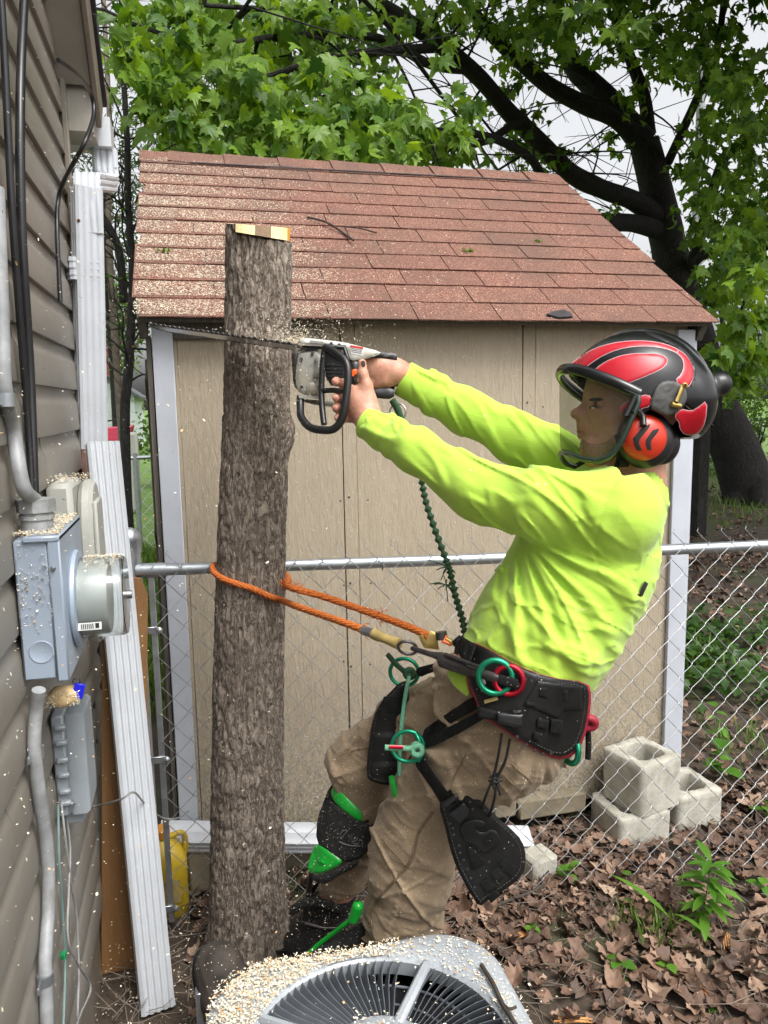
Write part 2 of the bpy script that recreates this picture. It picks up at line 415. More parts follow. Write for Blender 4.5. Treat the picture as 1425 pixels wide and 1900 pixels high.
# asphalt shingle: red brown granules, each shingle a little different
t = NT('red brown asphalt shingle'); gr = t.voro(420.); pk = t.n.new('ShaderNodeSeparateColor'); t.l.new(gr.outputs['Color'], pk.inputs[0])
k = t.ramp(pk.outputs[0], [(0, (.065, .025, .019)), (.35, (.140, .056, .041)), (.75, (.215, .090, .064)), (.94, (.50, .30, .20))])
k = t.mix(t.ramp(t.rnd(), [(0, 0.), (.5, .25), (1, .6)]), k, t.mix(.5, k, (.115, .045, .036)))
k = t.mix(t.ramp(t.noise(3, 5, .65), [(.40, 0.), (.68, .7)]), k, (.110, .066, .050)); k = t.mix(t.ramp(t.noise(16, 5, .7), [(.6, 0.), (.75, .45)]), k, (.06, .045, .036))
t.col(k).set(Roughness=.9).bump(gr.outputs['Distance'], .5, .002); MT['shingle'] = t.m
MT['roofdust'] = plain('grey beige wood dust', (.66, .58, .44), .9, 0, .45, 90)
MT['stitch'] = plain('pale stitching', (.10, .098, .09), .8, 0, .5, 200)
MT['tar'] = plain('torn black felt', (.03, .028, .03), .8, 0, .4, 40, .3, 100)
# bark
def bark(name, dark, mid, light, sc=1.):
    """ridges that run up the stem, broken across, over a rough fine grain"""
    t = NT(name); r1 = t.noise(1., 5, .6, t.vec((46*sc, 46*sc, 14*sc)), 1.2); r2 = t.noise(1., 5, .65, t.vec((150*sc, 150*sc, 46*sc)), .8); fine = t.noise(190*sc, 5, .8)
    rd = lambda n, w: t.ramp(t.math('ABSOLUTE', t.math('SUBTRACT', n, .5)), [(0., 0.), (w, 1.)])
    h = t.math('ADD', t.math('MULTIPLY', rd(r1, .085), .62), t.math('MULTIPLY', rd(r2, .11), .38))
    k = t.ramp(t.math('ADD', t.math('MULTIPLY', h, .72), t.math('MULTIPLY', fine, .34)), [(.22, dark), (.58, mid), (.92, light)]); k = t.mix(t.ramp(t.noise(3.5*sc, 5, .65), [(.42, 0.), (.7, .55)]), k, tuple(A(mid)*.75))
    t.col(k).set(Roughness=.92).bump(h, .75, .010).bump(fine, .5, .003); return t.m
MT['bark'] = bark('grey brown fissured bark', (.075, .056, .042), (.285, .228, .180), (.49, .42, .35))
MT['bark2'] = bark('shade darkened maple bark', (.005, .0045, .004), (.018, .016, .014), (.042, .038, .032), .45)  # darker than real maple bark, canopy shade put into the colour
MT['palebark'] = plain('pale grey bark', (.17, .14, .11), .9, 0, .4, 30, .3, 80)
MT['twig'] = plain('twig bark', (.05, .038, .03), .9, 0, .4, 40, .3, 100)
t = NT('fresh cut end grain'); k = t.ramp(t.noise(1., 4, .6, t.vec((260, 260, 3))), [(.35, (.66, .47, .20)), (.65, (.86, .70, .40))]); t.col(k).set(Roughness=.7); MT['cut'] = t.m
MT['heart'] = plain('dark heartwood', (.20, .12, .06), .7, 0, .6, 300)
# leaves: per leaf tint, light passes through
def leafmat(name, lo, hi, rim=None, tr=.45, rough=.42):
    t = NT(name); a_ = t.attr('tint'); k = t.ramp(a_, [(0, lo), (1, hi)]); k = t.mix(t.ramp(t.noise(30, 3), [(.3, 0.), (.7, .35)]), k, tuple(A(lo)*.8))
    t.col(k).set(Roughness=rough); t.b.inputs['Specular IOR Level'].default_value = .35
    tl = t.n.new('ShaderNodeBsdfTranslucent'); t.l.new(t.mix(1., k, (1.5, 1.35, .42), 'MULTIPLY'), tl.inputs[0])
    ms = t.n.new('ShaderNodeMixShader'); ms.inputs[0].default_value = tr; t.l.new(t.b.outputs[0], ms.inputs[1]); t.l.new(tl.outputs[0], ms.inputs[2]); t.l.new(ms.outputs[0], t.out.inputs[0]); return t.m
MT['maple'] = leafmat('maple leaf', (.026, .088, .010), (.25, .41, .045))
MT['bush'] = leafmat('undergrowth leaf', (.045, .10, .02), (.14, .25, .05))
MT['pine'] = leafmat('needle spray', (.03, .06, .02), (.08, .12, .05), tr=.2)
MT['cover'] = leafmat('shade plant leaf', (.028, .075, .016), (.075, .16, .03))
MT['grass'] = leafmat('grass blade', (.06, .13, .02), (.17, .28, .05), tr=.35)
MT['weed'] = leafmat('weed leaf', (.06, .17, .015), (.14, .30, .035), tr=.4)
t = NT('dead leaf'); a_ = t.attr('tint'); k = t.ramp(a_, [(0, (.045, .026, .018)), (.4, (.135, .076, .050)), (.75, (.27, .165, .11)), (1, (.47, .35, .25))]); k = t.mix(t.ramp(t.noise(45, 4), [(.35, 0.), (.7, .5)]), k, (.09, .055, .036))
t.col(k).set(Roughness=.7); MT['dead'] = t.m
t = NT('wood flake'); a_ = t.attr('tint'); t.col(t.ramp(a_, [(0, (.58, .42, .22)), (.12, (.60, .30, .10)), (.2, (.70, .62, .45)), (.6, (.74, .68, .52)), (1, (.82, .79, .68))], 'LINEAR')).set(Roughness=.8); MT['flake'] = t.m
t = NT('forest soil'); k = t.ramp(t.noise(6, 8, .7), [(.3, (.024, .017, .012)), (.55, (.065, .046, .032)), (.75, (.12, .09, .065))]); k = t.mix(t.ramp(t.noise(1.1, 4), [(.5, 0.), (.62, .6)]), k, (.05, .065, .02))
sp = t.node('SeparateXYZ'); t.l.new(t.co, sp.inputs[0]); far = t.ramp(t.math('SUBTRACT', t.math('MULTIPLY', sp.outputs[1], .05), t.math('MULTIPLY', sp.outputs[0], .03)), [(.28, 0.), (.5, 1.)]); lw = t.ramp(t.noise(14, 6), [(.3, (.06, .12, .02)), (.7, (.15, .25, .05))])
t.col(t.mix(far, k, lw)).set(Roughness=.95).bump(t.noise(60, 6, .7), .6, .02); MT['soil'] = t.m
t = NT('concrete block'); k = t.ramp(t.noise(14, 6, .65), [(.3, (.30, .285, .235)), (.7, (.54, .52, .45))]); k = t.mix(t.ramp(t.noise(120, 4, .7), [(.58, 0.), (.68, .55)]), k, (.14, .13, .10)); t.col(k).set(Roughness=.95).bump(t.noise(150, 5, .8), .6, .004); MT['concrete'] = t.m
# clothing
t = NT('neon yellow green knit'); k = t.ramp(t.noise(9, 4), [(.3, (.40, .62, .065)), (.7, (.45, .69, .085))]); wv = t.noise(900, 2)
t.col(chips_over(t, k, .004, 150)).set(Roughness=.8, Sheen__Weight=.25).bump(wv, .25, .0008).bump(t.noise(1., 4, .6, t.vec((26, 26, 60)), .8), .25, .004); t.b.inputs['Specular IOR Level'].default_value = .2; MT['shirt'] = t.m
t = NT('khaki work cotton'); k = t.ramp(t.noise(10, 5), [(.3, (.24, .172, .105)), (.7, (.34, .252, .160))]); k = t.mix(t.ramp(t.noise(60, 5, .7), [(.55, 0.), (.75, .35)]), k, (.42, .34, .235)); k = chips_over(t, k, .05, 300, (.7, .62, .46))
t.col(k).set(Roughness=.85, Sheen__Weight=.15).bump(t.noise(700, 2), .25, .001).bump(t.noise(1., 5, .6, t.vec((30, 30, 18)), 1.), .45, .006); MT['khaki'] = t.m
t = NT('skin'); k = t.ramp(t.noise(45, 5), [(.3, (.47, .215, .145)), (.7, (.62, .33, .235))]); t.col(k).set(Roughness=.5, Subsurface__Weight=.12, Subsurface__Radius=(.012, .005, .003), Subsurface__Scale=.5).bump(t.noise(420, 4), .18, .0012).bump(t.noise(90, 3, .6), .35, .004); MT['skin'] = t.m
MT['stubble'] = plain('dark stubble', (.34, .185, .125), .7, 0, .6, 520)
MT['lip'] = plain('lips', (.48, .17, .14), .5, 0, .2, 120)
MT['hair'] = plain('dark brown hair', (.02, .013, .009), .5, 0, .5, 200, .5, 300)
MT['shellblack'] = plain('gloss black shell', (.010, .010, .011), .20, 0, .3, 60, .04, 300, spec=.4)
MT['shellred'] = plain('red reflective panel', (.46, .005, .018), .36, 0, .15, 20, .05, 500)
MT['orangered'] = plain('orange red plastic', (.50, .030, .012), .34, 0, .2, 12)
MT['smokegreen'] = plain('dark visor frame', (.015, .03, .022), .25, 0, .3, 20, coat=.4)
MT['tape'] = plain('scuffed grey tape', (.075, .075, .072), .55, 0, .45, 45, .4, 90)
t = NT('fine visor mesh'); tp = t.n.new('ShaderNodeBsdfTransparent'); tp.inputs[0].default_value = (.86, .88, .84, 1); t.col((.045, .05, .045)).set(Roughness=.6)
ms = t.n.new('ShaderNodeMixShader'); ms.inputs[0].default_value = .22; t.l.new(tp.outputs[0], ms.inputs[1]); t.l.new(t.b.outputs[0], ms.inputs[2]); t.l.new(ms.outputs[0], t.out.inputs[0]); MT['mesh'] = t.m
t = NT('orange braided rope'); w = t.node('TexWave', Scale=70., Distortion=1.5, _bands_direction='DIAGONAL'); t.l.new(t.co, w.inputs['Vector']); k = t.ramp(t.noise(160, 4), [(.3, (.42, .085, .012)), (.7, (.75, .21, .035))]); t.col(k).set(Roughness=.8).bump(w.outputs['Fac'], .5, .004).bump(t.noise(500, 2), .4, .002); MT['orope'] = t.m
t = NT('green woven webbing'); k = t.ramp(t.noise(120, 4), [(.3, (.012, .04, .016)), (.7, (.035, .095, .04))]); t.col(k).set(Roughness=.85).bump(t.noise(500, 2), .5, .002); MT['gweb'] = t.m
MT['gropes'] = plain('mint green cord', (.13, .36, .22), .8, 0, .35, 300, .4, 500)
MT['tanrubber'] = plain('tan rubber sleeve', (.34, .25, .085), .55, 0, .3, 40)
MT['spurgreen'] = plain('bright green enamel', (.008, .38, .035), .3, 0, .2, 20, coat=.3)
t = NT('black hairy padding'); t.col(chips_over(t, t.ramp(t.noise(70), [(.3, .006), (.7, .018)]), .06, 420)).set(Roughness=.9).bump(t.noise(300, 4), .6, .003); MT['pad2'] = t.m
t = NT('worn black boot leather'); t.col(chips_over(t, t.ramp(t.noise(18, 5), [(.3, (.018, .014, .011)), (.7, (.062, .049, .040))]), .05, 240)).set(Roughness=.8).bump(t.noise(120, 4), .3, .002); MT['boot'] = t.m
# machine and boxes
MT['sawgrey'] = plain('dusty grey magnesium', (.27, .265, .235), .55, .25, .3, 25, .25, 120, dirt=(.34, .27, .17))
MT['sawwhite'] = plain('off white saw cover', (.55, .54, .49), .4, 0, .2, 25, dirt=(.42, .30, .16))
MT['orange'] = plain('orange plastic', (.75, .12, .02), .35, 0, .2, 20)
MT['boxblue'] = plain('blue grey enamel', (.295, .352, .43), .38, .1, .1, 5, .03, 60)
MT['boxgrey'] = plain('grey enclosure plastic', (.36, .36, .325), .5, 0, .12, 6, .05, 80)
MT['box2'] = plain('grey junction enclosure', (.27, .30, .325), .45, .1, .15, 8, .05, 80)
MT['conduit'] = plain('grey pvc conduit', (.27, .28, .285), .5, 0, .3, 25, .15, 80, dirt=(.12, .11, .09))
MT['metergrey'] = plain('grey meter body', (.46, .48, .47), .4, 0, .1, 8)
t = NT('meter glass'); t.b.inputs['Base Color'].default_value = (.9, .93, .92, 1); t.set(Roughness=.06, Transmission__Weight=1., IOR=1.3); MT['glass'] = t.m
MT['bluetag'] = plain('blue plastic tag', (.008, .012, .55), .35, 0, .1, 10)
MT['cablegrn'] = plain('grey green wire', (.13, .21, .20), .5, 0, .2, 20)
MT['cablegry'] = plain('grey wire', (.24, .24, .235), .5, 0, .2, 20)
MT['greenpl'] = plain('green plastic clip', (.01, .25, .08), .4)
t = NT('ac cabinet enamel'); k = t.ramp(t.noise(8, 5), [(.3, (.27, .295, .32)), (.7, (.36, .385, .41))]); k = t.mix(t.ramp(t.noise(70, 5, .75), [(.58, 0.), (.72, .5)]), k, (.14, .13, .11)); t.col(k).set(Roughness=.42).bump(t.noise(300, 3), .15, .001); MT['ac'] = t.m
MT['acfin'] = plain('dark grey fan guard', (.115, .128, .145), .4, .1, .25, 20)
MT['dark'] = plain('dark void', (.01, .01, .011), .8)
MT['yellow'] = plain('dirty yellow plastic', (.52, .36, .02), .45, 0, .25, 12, dirt=(.16, .12, .03))
MT['orangecap'] = plain('orange yellow cap', (.60, .26, .02), .45)
MT['stone'] = plain('tan base stone', (.20, .168, .115), .9, 0, .35, 18, .4, 60)
MT['chipwood'] = plain('fresh orange wood', (.62, .30, .10), .75, 0, .35, 120, .2, 200)
MT['label'] = plain('white label', (.72, .72, .70), .5, 0, .05, 10)
MT['ink'] = plain('dark ink', (.02, .02, .022), .6)
MT['redink'] = plain('red ink', (.5, .03, .02), .6)
MT['cardwhite'] = plain('white house siding', (.66, .70, .71), .6, 0, .1, 3)
MT['slate'] = plain('grey house roof', (.10, .105, .115), .9, 0, .3, 6, .3, 30)
MT['brick'] = plain('red brick', (.32, .11, .08), .9, 0, .35, 14, .3, 40)
MT['pink'] = plain('pink red plastic', (.55, .05, .10), .45)
MT['sky'] = None
# ------------------------------------------------------------------ leaves and flakes in bulk
def rots(n, tilt=3.14, r=rng):
    """random rotations: heading free, tilted up to `tilt` from flat"""
    a_ = r.uniform(0, 2*math.pi, n); b_ = r.uniform(0, 2*math.pi, n); c = np.abs(r.normal(0, .5, n))*tilt
    def axis(ax, an):
        K = np.zeros((n, 3, 3)); K[:, 0, 1] = -ax[:, 2]; K[:, 0, 2] = ax[:, 1]; K[:, 1, 0] = ax[:, 2]; K[:, 1, 2] = -ax[:, 0]; K[:, 2, 0] = -ax[:, 1]; K[:, 2, 1] = ax[:, 0]
        return np.eye(3)+np.sin(an)[:, None, None]*K+(1-np.cos(an))[:, None, None]*(K@K)
    z = np.tile([0, 0, 1.], (n, 1)); h = np.stack([np.cos(b_), np.sin(b_), 0*b_], 1)
    return axis(h, c)@axis(z, a_)
def scatter(name, temps, pos, size, R, m, parent=None, tint=None):
    V, T, C = [], [], []; k = 0; pick = rng.integers(0, len(temps), len(pos)); tint = rng.random(len(pos)) if tint is None else tint
    for j, (tv, tf) in enumerate(temps):
        s = np.where(pick == j)[0]
        if not len(s): continue
        W = np.einsum('nij,vj->nvi', R[s], tv)*np.asarray(size)[s][:, None, None]+np.asarray(pos)[s][:, None]
        V.append(W.reshape(-1, 3)); T.append((tf[None]+(np.arange(len(s))*len(tv))[:, None, None]).reshape(-1, tf.shape[1])+k); k += W.shape[0]*W.shape[1]
        C.append(np.repeat(tint[s], len(tv)))
    V = np.concatenate(V)-(ROOT[parent] if parent is not None else 0)
    return stuff(link(name, bulk(name, V, np.concatenate(T), np.concatenate(C)), m, parent))
def maple_leaf(curl=.25, seed=0, fold=.2):
    r = np.random.default_rng(seed)
    half = [(0, -.02), (.10, -.10), (.26, -.10), (.20, .0), (.36, .06), (.50, .20), (.34, .24), (.27, .30), (.33, .45), (.20, .44), (.13, .52), (.10, .72), (.04, .78)]
    pts = half+[(0, .92)]+[(-x, y) for x, y in half[::-1]][:-1]
    P = A([[x, y, 0] for x, y in pts])+np.concatenate([r.normal(0, .012, (len(pts), 2)), np.zeros((len(pts), 1))], 1)
    C = A([[0, .18, 0.]]); V = np.concatenate([C, P]); rr = np.hypot(V[:, 0], V[:, 1]-.2)
    V[:, 2] = -curl*rr**2*1.6+fold*np.abs(V[:, 0])*.6+r.normal(0, .03, len(V))*rr
    n = len(P); return V-A([0, .0, 0]), A([[0, 1+i, 1+(i+1) % n] for i in range(n)])
def oval_leaf(w=.3, fold=.25, curl=.3, n=4):
    V, F = [], []
    for i in range(n+1):
        t = i/n; x = w*math.sin(math.pi*min(1, t*.93+.04))**.8*(1 if i not in (0, n) else .1); z = -curl*t*t
        V += [(-x, t, z+fold*x), (0, t, z), (x, t, z+fold*x)]
    for i in range(n):
        for k in (0, 1): a_ = i*3+k; F += [(a_, a_+1, a_+4), (a_, a_+4, a_+3)]
    return A(V), A(F)
def dead_leaf(seed):
    """dry leaf: ragged lobed outline, rolled and crumpled"""
    r = np.random.default_rng(100+seed); n = 14; an = (np.arange(n)+r.uniform(-.3, .3, n))*2*math.pi/n; lob = [(1, .72), (1, .9), (1, .80)][seed % 3]; rad = np.where(np.arange(n) % 2 == 0, lob[0], lob[1])*.5*r.uniform(.62, 1.1, n); el = r.uniform(.55, 1)
    P = np.stack([np.cos(an)*rad, np.sin(an)*rad*el, 0*an], 1); Q = P*r.uniform(.45, .62, (n, 1)); V = np.concatenate([[[0, 0, 0.]], Q, P])
    for k in range(3):
        ax = r.uniform(0, 6.28); o = r.uniform(-.15, .15); d = V[:, 0]*math.cos(ax)+V[:, 1]*math.sin(ax)-o; V[:, 2] += r.choice([-1, 1])*r.uniform(.15, .5)*np.abs(d)*(1+d)
    ax = r.uniform(0, 6.28); d = V[:, 0]*math.cos(ax)+V[:, 1]*math.sin(ax); V[:, 2] += r.uniform(.2, 1.2)*(1 if seed % 4 else 2)*d*d+r.normal(0, .035, len(V)); V[:, :2] *= 1-.25*np.clip(np.abs(V[:, 2:]), 0, 1)
    F = [(0, 1+i, 1+(i+1) % n) for i in range(n)]
    for i in range(n): j = (i+1) % n; F += [(1+i, 1+n+i, 1+n+j), (1+i, 1+n+j, 1+j)]
    return V, A(F)
MAPLES = [maple_leaf(c, s, f) for s, (c, f) in enumerate(((.2, .2), (.45, .3), (.7, .15), (.1, .5), (.35, -.25)))]
DEADS = [dead_leaf(i) for i in range(16)]
FLAKE = [(A([[-.5, -.22, 0], [.5, -.16, .1], [.42, .22, 0], [-.46, .18, .12]]), A([[0, 1, 2], [0, 2, 3]])),
         (A([[-.5, -.1, 0], [.5, -.06, .15], [.5, .08, 0], [-.5, .1, .1]]), A([[0, 1, 2], [0, 2, 3]])),
         (A([[-.3, -.3, 0], [.35, -.25, .1], [.3, .3, 0], [-.3, .3, -.1]]), A([[0, 1, 2], [0, 2, 3]]))]
def flakes(name, pos, s0=.004, s1=.010, parent=None, tilt=.7, m='flake'):
    n = len(pos); sz = rng.uniform(s0, s1, n)*rng.uniform(.6, 1.2, n)
    return scatter(name, FLAKE, pos, sz, rots(n, tilt), MT[m], parent)

# ------------------------------------------------------------------ ground
def gz(x, y): return .012*np.sin(x*3.1+1)*np.sin(y*2.7)+.02*np.sin(x*.9+2)*np.sin(y*.8)*np.clip((np.asarray(y)-2.6)/3, 0, 1)*2
def axis_(a_, b_, n, far): c = np.linspace(a_, b_, n); k = np.geomspace(1, far, 14)[1:]; return np.concatenate([a_-k[::-1]*1.0, c, b_+k*1.0])
gx_ = axis_(-2, 6, 70, 400); gy_ = axis_(-1, 9, 80, 400); GX, GY = np.meshgrid(gx_, gy_, indexing='ij')
mb = MB(); mb.grid(np.stack([GX, GY, gz(GX, GY)], -1).reshape(-1, 3), len(gx_), len(gy_)); structure('ground', mb, MT['soil'], 180)

# ------------------------------------------------------------------ the house on the left
XW, YC, EXP, Z0 = -.345, 2.64, .118, .22
RZ = lambda y: 2.65+(2.80-y)*1.04                     # rake line
house = thing('house', 'taupe house with lapped vinyl siding, its gable wall along the left edge', 'house', (XW, 1.8, 0))
prof = [(0, 0), (.013, .000), (.014, .006), (.012, .070), (.009, .080), (.0045, .090), (.003, .100), (.0025, .119), (0, .119)]
def siding_mesh(y0, y1):
    mb = MB(); ys = np.linspace(y0, y1, 5); n = len(prof); V = A([[x, y, z] for y in ys for x, z in prof])
    F = [(i*n+k, i*n+(k+1) % n, (i+1)*n+(k+1) % n, (i+1)*n+k) for i in range(4) for k in range(n)]+[tuple(range(n)), tuple(4*n+k for k in range(n))[::-1]]
    mb.add(V, [f[::-1] for f in F]); return mb.mesh('siding_board', (0, 0, 0), 35)
sm_cache = {}
for i in range(34):
    z = Z0+i*EXP; ye = min(YC-.012, 2.80-(z+.12-2.62)/1.04-.02); seam = [1.05, 1.72, 1.36, .8][i % 4] if i != 11 else 1.93
    for k, (a_, b_) in enumerate(((-1.2, seam), (seam+.0015, ye))):
        key = (round(a_, 3), round(b_, 3))
        if key not in sm_cache: sm_cache[key] = siding_mesh(a_, b_)
        link('siding_board', sm_cache[key], MT['siding'], house, (0.0+rng.normal(0, .0006)+(.0012 if k else 0), -1.8, z))
mb = MB(); mb.box((XW-.06, .7, 2.1), (.11, 3.85, 4.1), b=.003); mb.box((XW-.015, .7, .1), (.03, 3.9, .26), b=.004); obj('wall', mb, MT['taupe'], house)
mb = MB()
for x, y, w, d in ((XW+.012, YC+.012, .030, .026), (XW+.020, YC-.006, .018, .012), (XW-.02, YC+.030, .06, .012)): mb.box((x, y, 1.45), (w, d, 2.5), b=.004)
obj('corner_trim', mb, MT['taupe'], house)
# eave box at the rear corner, rake board, roof, all closed solids
mb = MB(); mb.prism([(YC+.02, 2.54), (2.80, 2.54), (2.80, 2.655), (YC+.02, 2.80)], (-1.6, 0, 0), (0, 1, 0), (0, 0, 1), 1.352, .002); obj('eave_return', mb, MT['soffit'], house)
sl = A([0, -1, 1.04])/math.hypot(1, 1.04); up = A([0, 1.04, 1])/math.hypot(1, 1.04)
def rakebar(mb, x0, x1, s0, s1, h0, h1):
    c0 = A([0, 2.80, 2.65]); mb.box(c0+sl*(s0+s1)/2+up*(h0+h1)/2+A([(x0+x1)/2, 0, 0]), (x1-x0, s1-s0, h1-h0), np.stack([A([1, 0, 0]), sl, up], 1), .003)
mb = MB(); rakebar(mb, -.243, -.228, 0, 3.2, -.12, .02); obj('rake_board', mb, MT['taupe'], house)
mb = MB(); rakebar(mb, -.345, -.2435, .12, 3.2, -.105, -.095); obj('rake_soffit', mb, MT['soffit'], house)
for k in range(12):
    mb = MB(); rakebar(mb, -3.5, -.212+rng.normal(0, .002), .0+k*.26, .275+k*.26, .021+(k % 2)*.003, .036+(k % 2)*.003); obj('roof_shingle', mb, MT['tar'], house)
mb = MB(); mb.prism([(2.801, 2.545), (2.895, 2.545), (2.925, 2.60), (2.925, 2.625), (2.801, 2.625)], (-2.5, 0, 0), (0, 1, 0), (0, 0, 1), 2.29, .003)
g = obj('gutter', mb, MT['white'], house); mb = MB(); mb.prism([(2.797, 2.541), (2.897, 2.541), (2.93, 2.60), (2.93, 2.632), (2.797, 2.632)], (-.262, 0, 0), (0, 1, 0), (0, 0, 1), .054, .003); obj('end_cap', mb, MT['white'], g)
def ribbed(w, d, nr=4):
    """downspout section with grooves pressed in its wide and narrow faces"""
    P = []
    def side(p, q, n_, k):
        p, q = A(p), A(q); e = q-p; nn = A([e[1], -e[0]])/np.linalg.norm(e); m = n_*4
        for i in range(m+1):
            t = .10+.8*i/m; o = -.0052*max(0, math.cos(2*math.pi*t*n_))
            P.append(p+e*t+nn*o)
    side((-w/2, -d/2), (w/2, -d/2), nr, 0); side((w/2, -d/2), (w/2, d/2), max(2, nr-1), 0); side((w/2, d/2), (-w/2, d/2), nr, 0); side((-w/2, d/2), (-w/2, -d/2), max(2, nr-1), 0)
    return A(P)
def loft(mb, sec, pts, xd, scale=None, cap=True):
    pts = np.asarray(pts, float); t = np.gradient(pts, axis=0); n = len(sec); R_ = []
    for i, p in enumerate(pts):
        z = t[i]/np.linalg.norm(t[i]); x = A(xd, float); x = x-z*(x@z); x /= np.linalg.norm(x); y = np.cross(z, x); s = 1 if scale is None else scale[i]
        R_.append(p+s*(sec[:, :1]*x+sec[:, 1:]*y))
    F = [(i*n+k, i*n+(k+1) % n, (i+1)*n+(k+1) % n, (i+1)*n+k) for i in range(len(pts)-1) for k in range(n)]
    if cap: F += [tuple(range(n))[::-1], tuple((len(pts)-1)*n+k for k in range(n))]
    mb.add(np.concatenate(R_), F); return mb
c25 = A([math.cos(.45), math.sin(.45), 0])
ds = thing('downspout', 'white ribbed downspout coming from the gutter end down the house corner', 'downspout', (-.26, 2.6, 1.5))
sec = ribbed(.082, .058)
pt = PY(160, 350, 2.56); pb = PY(172, 868, 2.56)
mb = MB(); loft(mb, sec, [pt, (pt+pb)/2, pb], c25); obj('pipe', mb, MT['white'], ds, 30)
o2 = A([-.236, 2.855, 2.545]); mb = MB(); loft(mb, ribbed(.075, .055), spline([o2, o2-A([0, .005, .06]), o2-A([.0, .03, .11]), pt+A([.012, .10, .045]), pt+A([0, .02, .02]), pt-A([0, 0, .05]), pt-A([0, 0, .13])], 4), (1, .3, .1), None); obj('elbow', mb, MT['white'], ds, 30)
mb = MB(); pc = PY(152, 500, 2.56); loft(mb, ribbed(.090, .066), [pc+A([0, 0, .03]), pc-A([0, 0, .035])], c25)
for k in (-.02, .0, .02): loft(mb, ribbed(.094, .070), [pc+A([0, 0, k+.003]), pc+A([0, 0, k-.003])], c25)
obj('coupling_band', mb, MT['white'], ds, 30)
mb = MB(); q = PY(146, 409, 2.52); mb.lathe([(0, .0), (.005, .0), (.004, .003), (0, .004)], q-A([0, .0, 0]), A([0, -1, 0]), 10); obj('rusty_screw', mb, plain('rust', (.12, .04, .015), .8), ds)
mb = MB(); loft(mb, sec*1.02, [PY(172, 832, 2.555), PY(175, 905, 2.555)], c25); obj('torn_end', mb, plain('exposed brown metal', (.23, .13, .105), .6, 0, .3, 30), ds, 30, 'torn lower end with its brown metal bare')
# long leader leaning against it
ld = thing('leaning_downspout', 'long white ribbed downspout length leaning loose in front of the chain link gate post', 'downspout', (-.176, 2.085, 0))
b0 = A([-.178, 2.10, .005]); b1 = PY(190, 822, 2.44); lx = A([.97, .22, 0])
mb = MB(); loft(mb, ribbed(.092, .062, 5), [b0+(b1-b0)*t for t in (0, .3, .6, 1)], lx, None); obj('pipe', mb, MT['white'], ld, 30)
mb = MB(); loft(mb, ribbed(.092, .062, 5)*1.012, [b0, b0+(b1-b0)*.012], lx, [1.03, 1.0]); obj('crumpled_end', mb, MT['white'], ld, 30)
# board leaning behind it
mb = MB(); e0 = A([-.285, 2.30, 0]); e1 = PY(232, 1072, 2.40); ax = (e1-e0)/np.linalg.norm(e1-e0); bx = A([1, .1, 0]); bx = bx-ax*(bx@ax); bx /= np.linalg.norm(bx)
L = np.linalg.norm(e1-e0); mb.prism([(-.065, 0), (.065, 0), (.065, L-.05), (.045, L), (-.065, L+.01)], e0, bx, ax, -.022 if False else .022, .002)
tag(obj('plank', mb, MT['board']), 'brown stained plank leaning upright behind the loose white downspout', 'plank')
mb = MB(); mb.tube([PY(166, 1255, 2.46), PY(186, 1565, 2.46)], .012, 10); tag(obj('drain_hose', mb, MT['rubber']), 'thin black hose hanging straight down beside the brown plank', 'hose')

# ------------------------------------------------------------------ boxes, meter and wires on the house wall
XF = XW+.013
def wall_cable(name, pts, r, m, label, cat, x=None, seg=8, **k):
    P = [PX(u, v, XF+(o if x is None else x)) for u, v, o in pts]; mb = MB(); mb.tube(spline(P, 6), r, seg); return tag(obj(name, mb, MT[m], None, 60), label, cat)
mbx = thing('meter_box', 'blue grey electric meter box with a round glass meter on the siding', 'meter box', (XF, 1.64, 1.19))
x0, x1, y0, y1, z0, z1 = XF+.003, -.250, 1.52, 1.79, 1.193, 1.462
mb = MB(); mb.box(((x0+x1-.02)/2, (y0+y1)/2, (z0+z1)/2), (x1-.02-x0, y1-y0, z1-z0), b=.004); mb.lathe([(.0205, 0), (.0225, .0012), (.0205, .002), (.019, .0012)], ((x0+x1)/2-.005, y0+.0005, z0+.055), (0, -1, 0), 24); obj('body', mb, MT['boxblue'], mbx)
mb = MB(); mb.box((x1-.009, (y0+y1)/2, (z0+z1)/2), (.022, y1-y0+.010, z1-z0+.010), b=.003); mb.box((x1-.03, (y0+y1)/2-.001, z1+.0), (.064, y1-y0+.012, .012), b=.003); c = obj('cover', mb, MT['boxblue'], mbx)
mb = MB(); mb.lathe([(.005, 0), (.005, .002), (.003, .0045), (0, .005)], (x1-.012, y0-.006, z1-.055), (0, -1, 0), 14); obj('screw', mb, MT['steel'], c)
my, mz = 1.655, 1.315; mb = MB(); mb.lathe([(.075, 0), (.097, 0), (.100, .004), (.098, .011), (.088, .013), (.075, .013)], (x1+.002, my, mz), (1, 0, 0), 48); obj('meter_ring', mb, MT['boxblue'], mbx)
mb = MB(); mb.lathe([(0, 0), (.076, 0), (.077, .05), (.074, .058), (0, .058)], (x1+.012, my, mz), (1, 0, 0), 48); mt_ = obj('meter', mb, MT['metergrey'], mbx)
mb = MB(); mb.lathe([(.0805, 0), (.0825, .002), (.0825, .080), (.079, .088), (.0, .0885)], (x1+.0135, my, mz), (1, 0, 0), 48); mb.lathe([(.0, .0865), (.077, .0862), (.0808, .079), (.0808, .0)], (x1+.0135, my, mz), (1, 0, 0), 48); obj('glass_cover', mb, MT['glass'], mt_)
mb = MB(); mb.lathe([(.009, 0), (.009, .010), (.006, .010), (.006, .004), (0, .004)], (x1+.102, my-.0, mz), (1, 0, 0), 16); obj('port', mb, MT['steel'], mt_)
mb = MB(); lab = []
for k in range(7): mb.box((x1+.021+k*.0035, my-.0795, mz-.040+.000), (.0016, .0008, .010), b=.0001)
